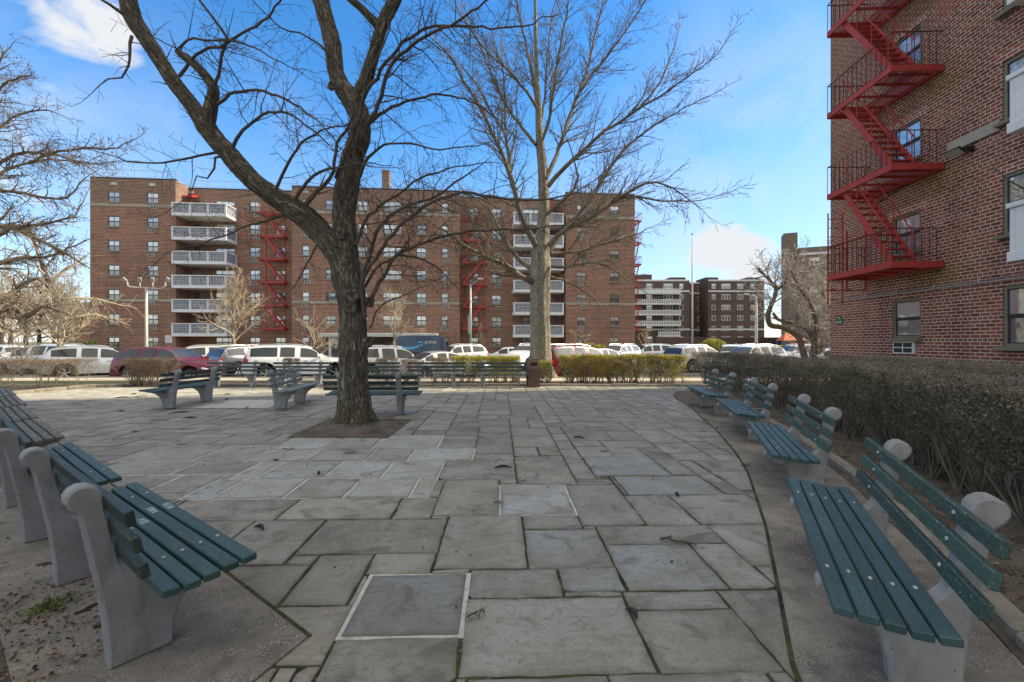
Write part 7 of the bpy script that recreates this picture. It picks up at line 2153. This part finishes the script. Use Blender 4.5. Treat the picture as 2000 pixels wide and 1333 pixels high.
for s in (1, -1):
    mb = MB(); mb.tube([(0, 0, zt - .05), (s * .3, 0, zt + .03), (s * .6, 0, zt + .08)], .035, 6); mb.build('arm', M['pole_pale'], l3_, smooth=True)
    mb = MB(); mb.cbox(s * .72 - .2, s * .72 + .2, -.1, .1, zt + .04, zt + .14, .03); mb.build('lamp_head', M['pole_pale'], l3_)
# playground hut
pg = empty('play_hut', at(1545, 64), 0, 'small playground hut with orange roof and blue posts behind the crooked tree', 'playhouse')
mb = MB(); mb.poly([(-1.6, -1, 2.0), (1.6, -1, 2.0), (.8, 0, 3.1), (-.8, 0, 3.1)]); mb.poly([(-1.6, 1, 2.0), (-.8, 0, 3.1), (.8, 0, 3.1), (1.6, 1, 2.0)]); mb.poly([(-1.6, -1, 2.0), (-.8, 0, 3.1), (-1.6, 1, 2.0)]); mb.poly([(1.6, -1, 2), (1.6, 1, 2), (.8, 0, 3.1)])
mb.build('roof', M['playred'], pg)
for x in (-1.4, 1.4):
    for y in (-.8, .8):
        mb = MB(); mb.box(x - .1, x + .1, y - .1, y + .1, 0, 1.98); mb.build('post', M['playblue'], pg)
mb = MB(); mb.cbox(-.7, .7, -.75, -.65, .0, 1.7, .02); mb.build('panel', M['playred'], pg)
mb = MB(); mb.cbox(-1.29, 1.29, -.60, .7, .8, .92, .02); mb.build('deck', M['playblue'], pg)
# fallen pods and twigs on the flags
POD = [(982, 917, 34, 8, 'pod'), (1130, 858, 22, -20, 'pod'), (370, 819, 26, 8, 'pod'), (455, 822, 40, 20, 'twig'), (588, 791, 20, 5, 'twig'), (565, 880, 26, -8, 'twig'), (540, 902, 14, -60, 'twig'),
       (685, 888, 26, 15, 'twig'), (620, 928, 14, -70, 'pod'), (505, 1036, 26, -25, 'pod'), (975, 985, 22, -10, 'twig'), (1180, 935, 24, 30, 'twig'), (1325, 970, 14, 80, 'pod'), (1325, 1063, 50, -18, 'stick'),
       (1180, 886, 14, 0, 'twig'), (1455, 913, 16, 0, 'twig'), (1232, 1205, 30, -70, 'pod'), (930, 1205, 26, 10, 'twig'), (310, 748, 18, 0, 'twig'), (430, 790, 18, 5, 'twig'), (600, 795, 18, -5, 'twig'),
       (355, 872, 20, 0, 'twig'), (1020, 945, 20, 40, 'twig'), (265, 845, 16, 10, 'twig'), (150, 790, 18, 10, 'twig'), (235, 806, 18, -15, 'pod'), (800, 842, 14, 20, 'twig'), (1405, 838, 20, 10, 'twig')]
POD += [(185, 1190, 60, 70, 'soilstick'), (215, 1225, 46, 20, 'soilstick'), (110, 1105, 60, 10, 'soilstick'), (1730, 915, 60, -10, 'soilstick'), (1935, 1150, 50, 80, 'soilstick'), (1640, 895, 36, 5, 'soilstick')]
rq = random.Random(77)
for _ in range(26):
    X_, Y_ = rq.uniform(-11, -3.2), rq.uniform(7.6, 13.2)
    POD.append((1000 + F * X_ / Y_, HY + F * EYE / Y_, F / Y_ * rq.uniform(.14, .38), rq.uniform(-70, 70), rq.choice(('twig', 'twig', 'pod'))))
for k, (px, py, wpx, rot, kind) in enumerate(POD):
    g = G(px, py); ln = max(.10, wpx / F * g.y * (1.0 if kind != 'stick' else 1.3))
    mb = MB(); r_ = random.Random(k)
    if kind == 'pod':
        n_ = 9; pts = [Vector((ln * (t - .5), .18 * ln * math.sin(math.pi * t), .012 + .012 * math.sin(math.pi * t))) for t in np.linspace(0, 1, n_)]
        mb.tube(pts, [.004 + .013 * math.sin(math.pi * min(.97, max(.03, t))) for t in np.linspace(0, 1, n_)], 6)
        nm, cat, mt = 'seed_pod', 'seed pod', M['pod']
    else:
        pts = [Vector((ln * (t - .5), r_.gauss(0, .02) , .010 + r_.uniform(0, .012))) for t in np.linspace(0, 1, 6)]
        rr = .006 if kind == 'twig' else .011
        mb.tube(pts, [rr * (1 - .6 * t) for t in np.linspace(0, 1, 6)], 5)
        for j in range(3 if kind == 'twig' else 1):
            q = pts[1 + j]; mb.tube([q, q + Vector((r_.uniform(.02, .07), r_.uniform(-.07, .07), r_.uniform(.0, .03)))], [rr * .6, rr * .3], 4)
        nm, cat, mt = 'fallen_twig', 'twig', M['stick']
    o = mb.build(nm, mt, smooth=True); o.location = (g.x, g.y, .004); o.rotation_euler = (0, 0, R(rot))
    if kind == 'stick': tag(o, 'longest fallen stick, lying on the large blue flag near the right benches', 'twig')
    elif kind == 'pod': tag(o, 'dark curled seed pod lying on the flagstones', 'seed pod', 'fallen seed pods')
    elif kind == 'soilstick': tag(o, 'bare stick lying on the soil behind a bench', 'twig', 'sticks on the soil')
    else: tag(o, 'small dark branched twig lying on the flagstones', 'twig', 'fallen twigs')
# branches from beyond the frame in front of the near block windows

wd_ = empty('weed', G(95, 1195), 0, 'small green weed growing in the soil by the near left kerb', 'weed')
C = rng.normal(size=(170, 3)) * np.array([.05, .05, .012]) + np.array([0, 0, .03]); D = rng.normal(size=(170, 3)) + np.array([0, 0, .6])
quads_object('foliage', leaf_quads(C, D, rng.uniform(.02, .06, 170), .012), [M['leaf_green'], M['leaf_yew']], rng.integers(0, 2, 170), wd_)
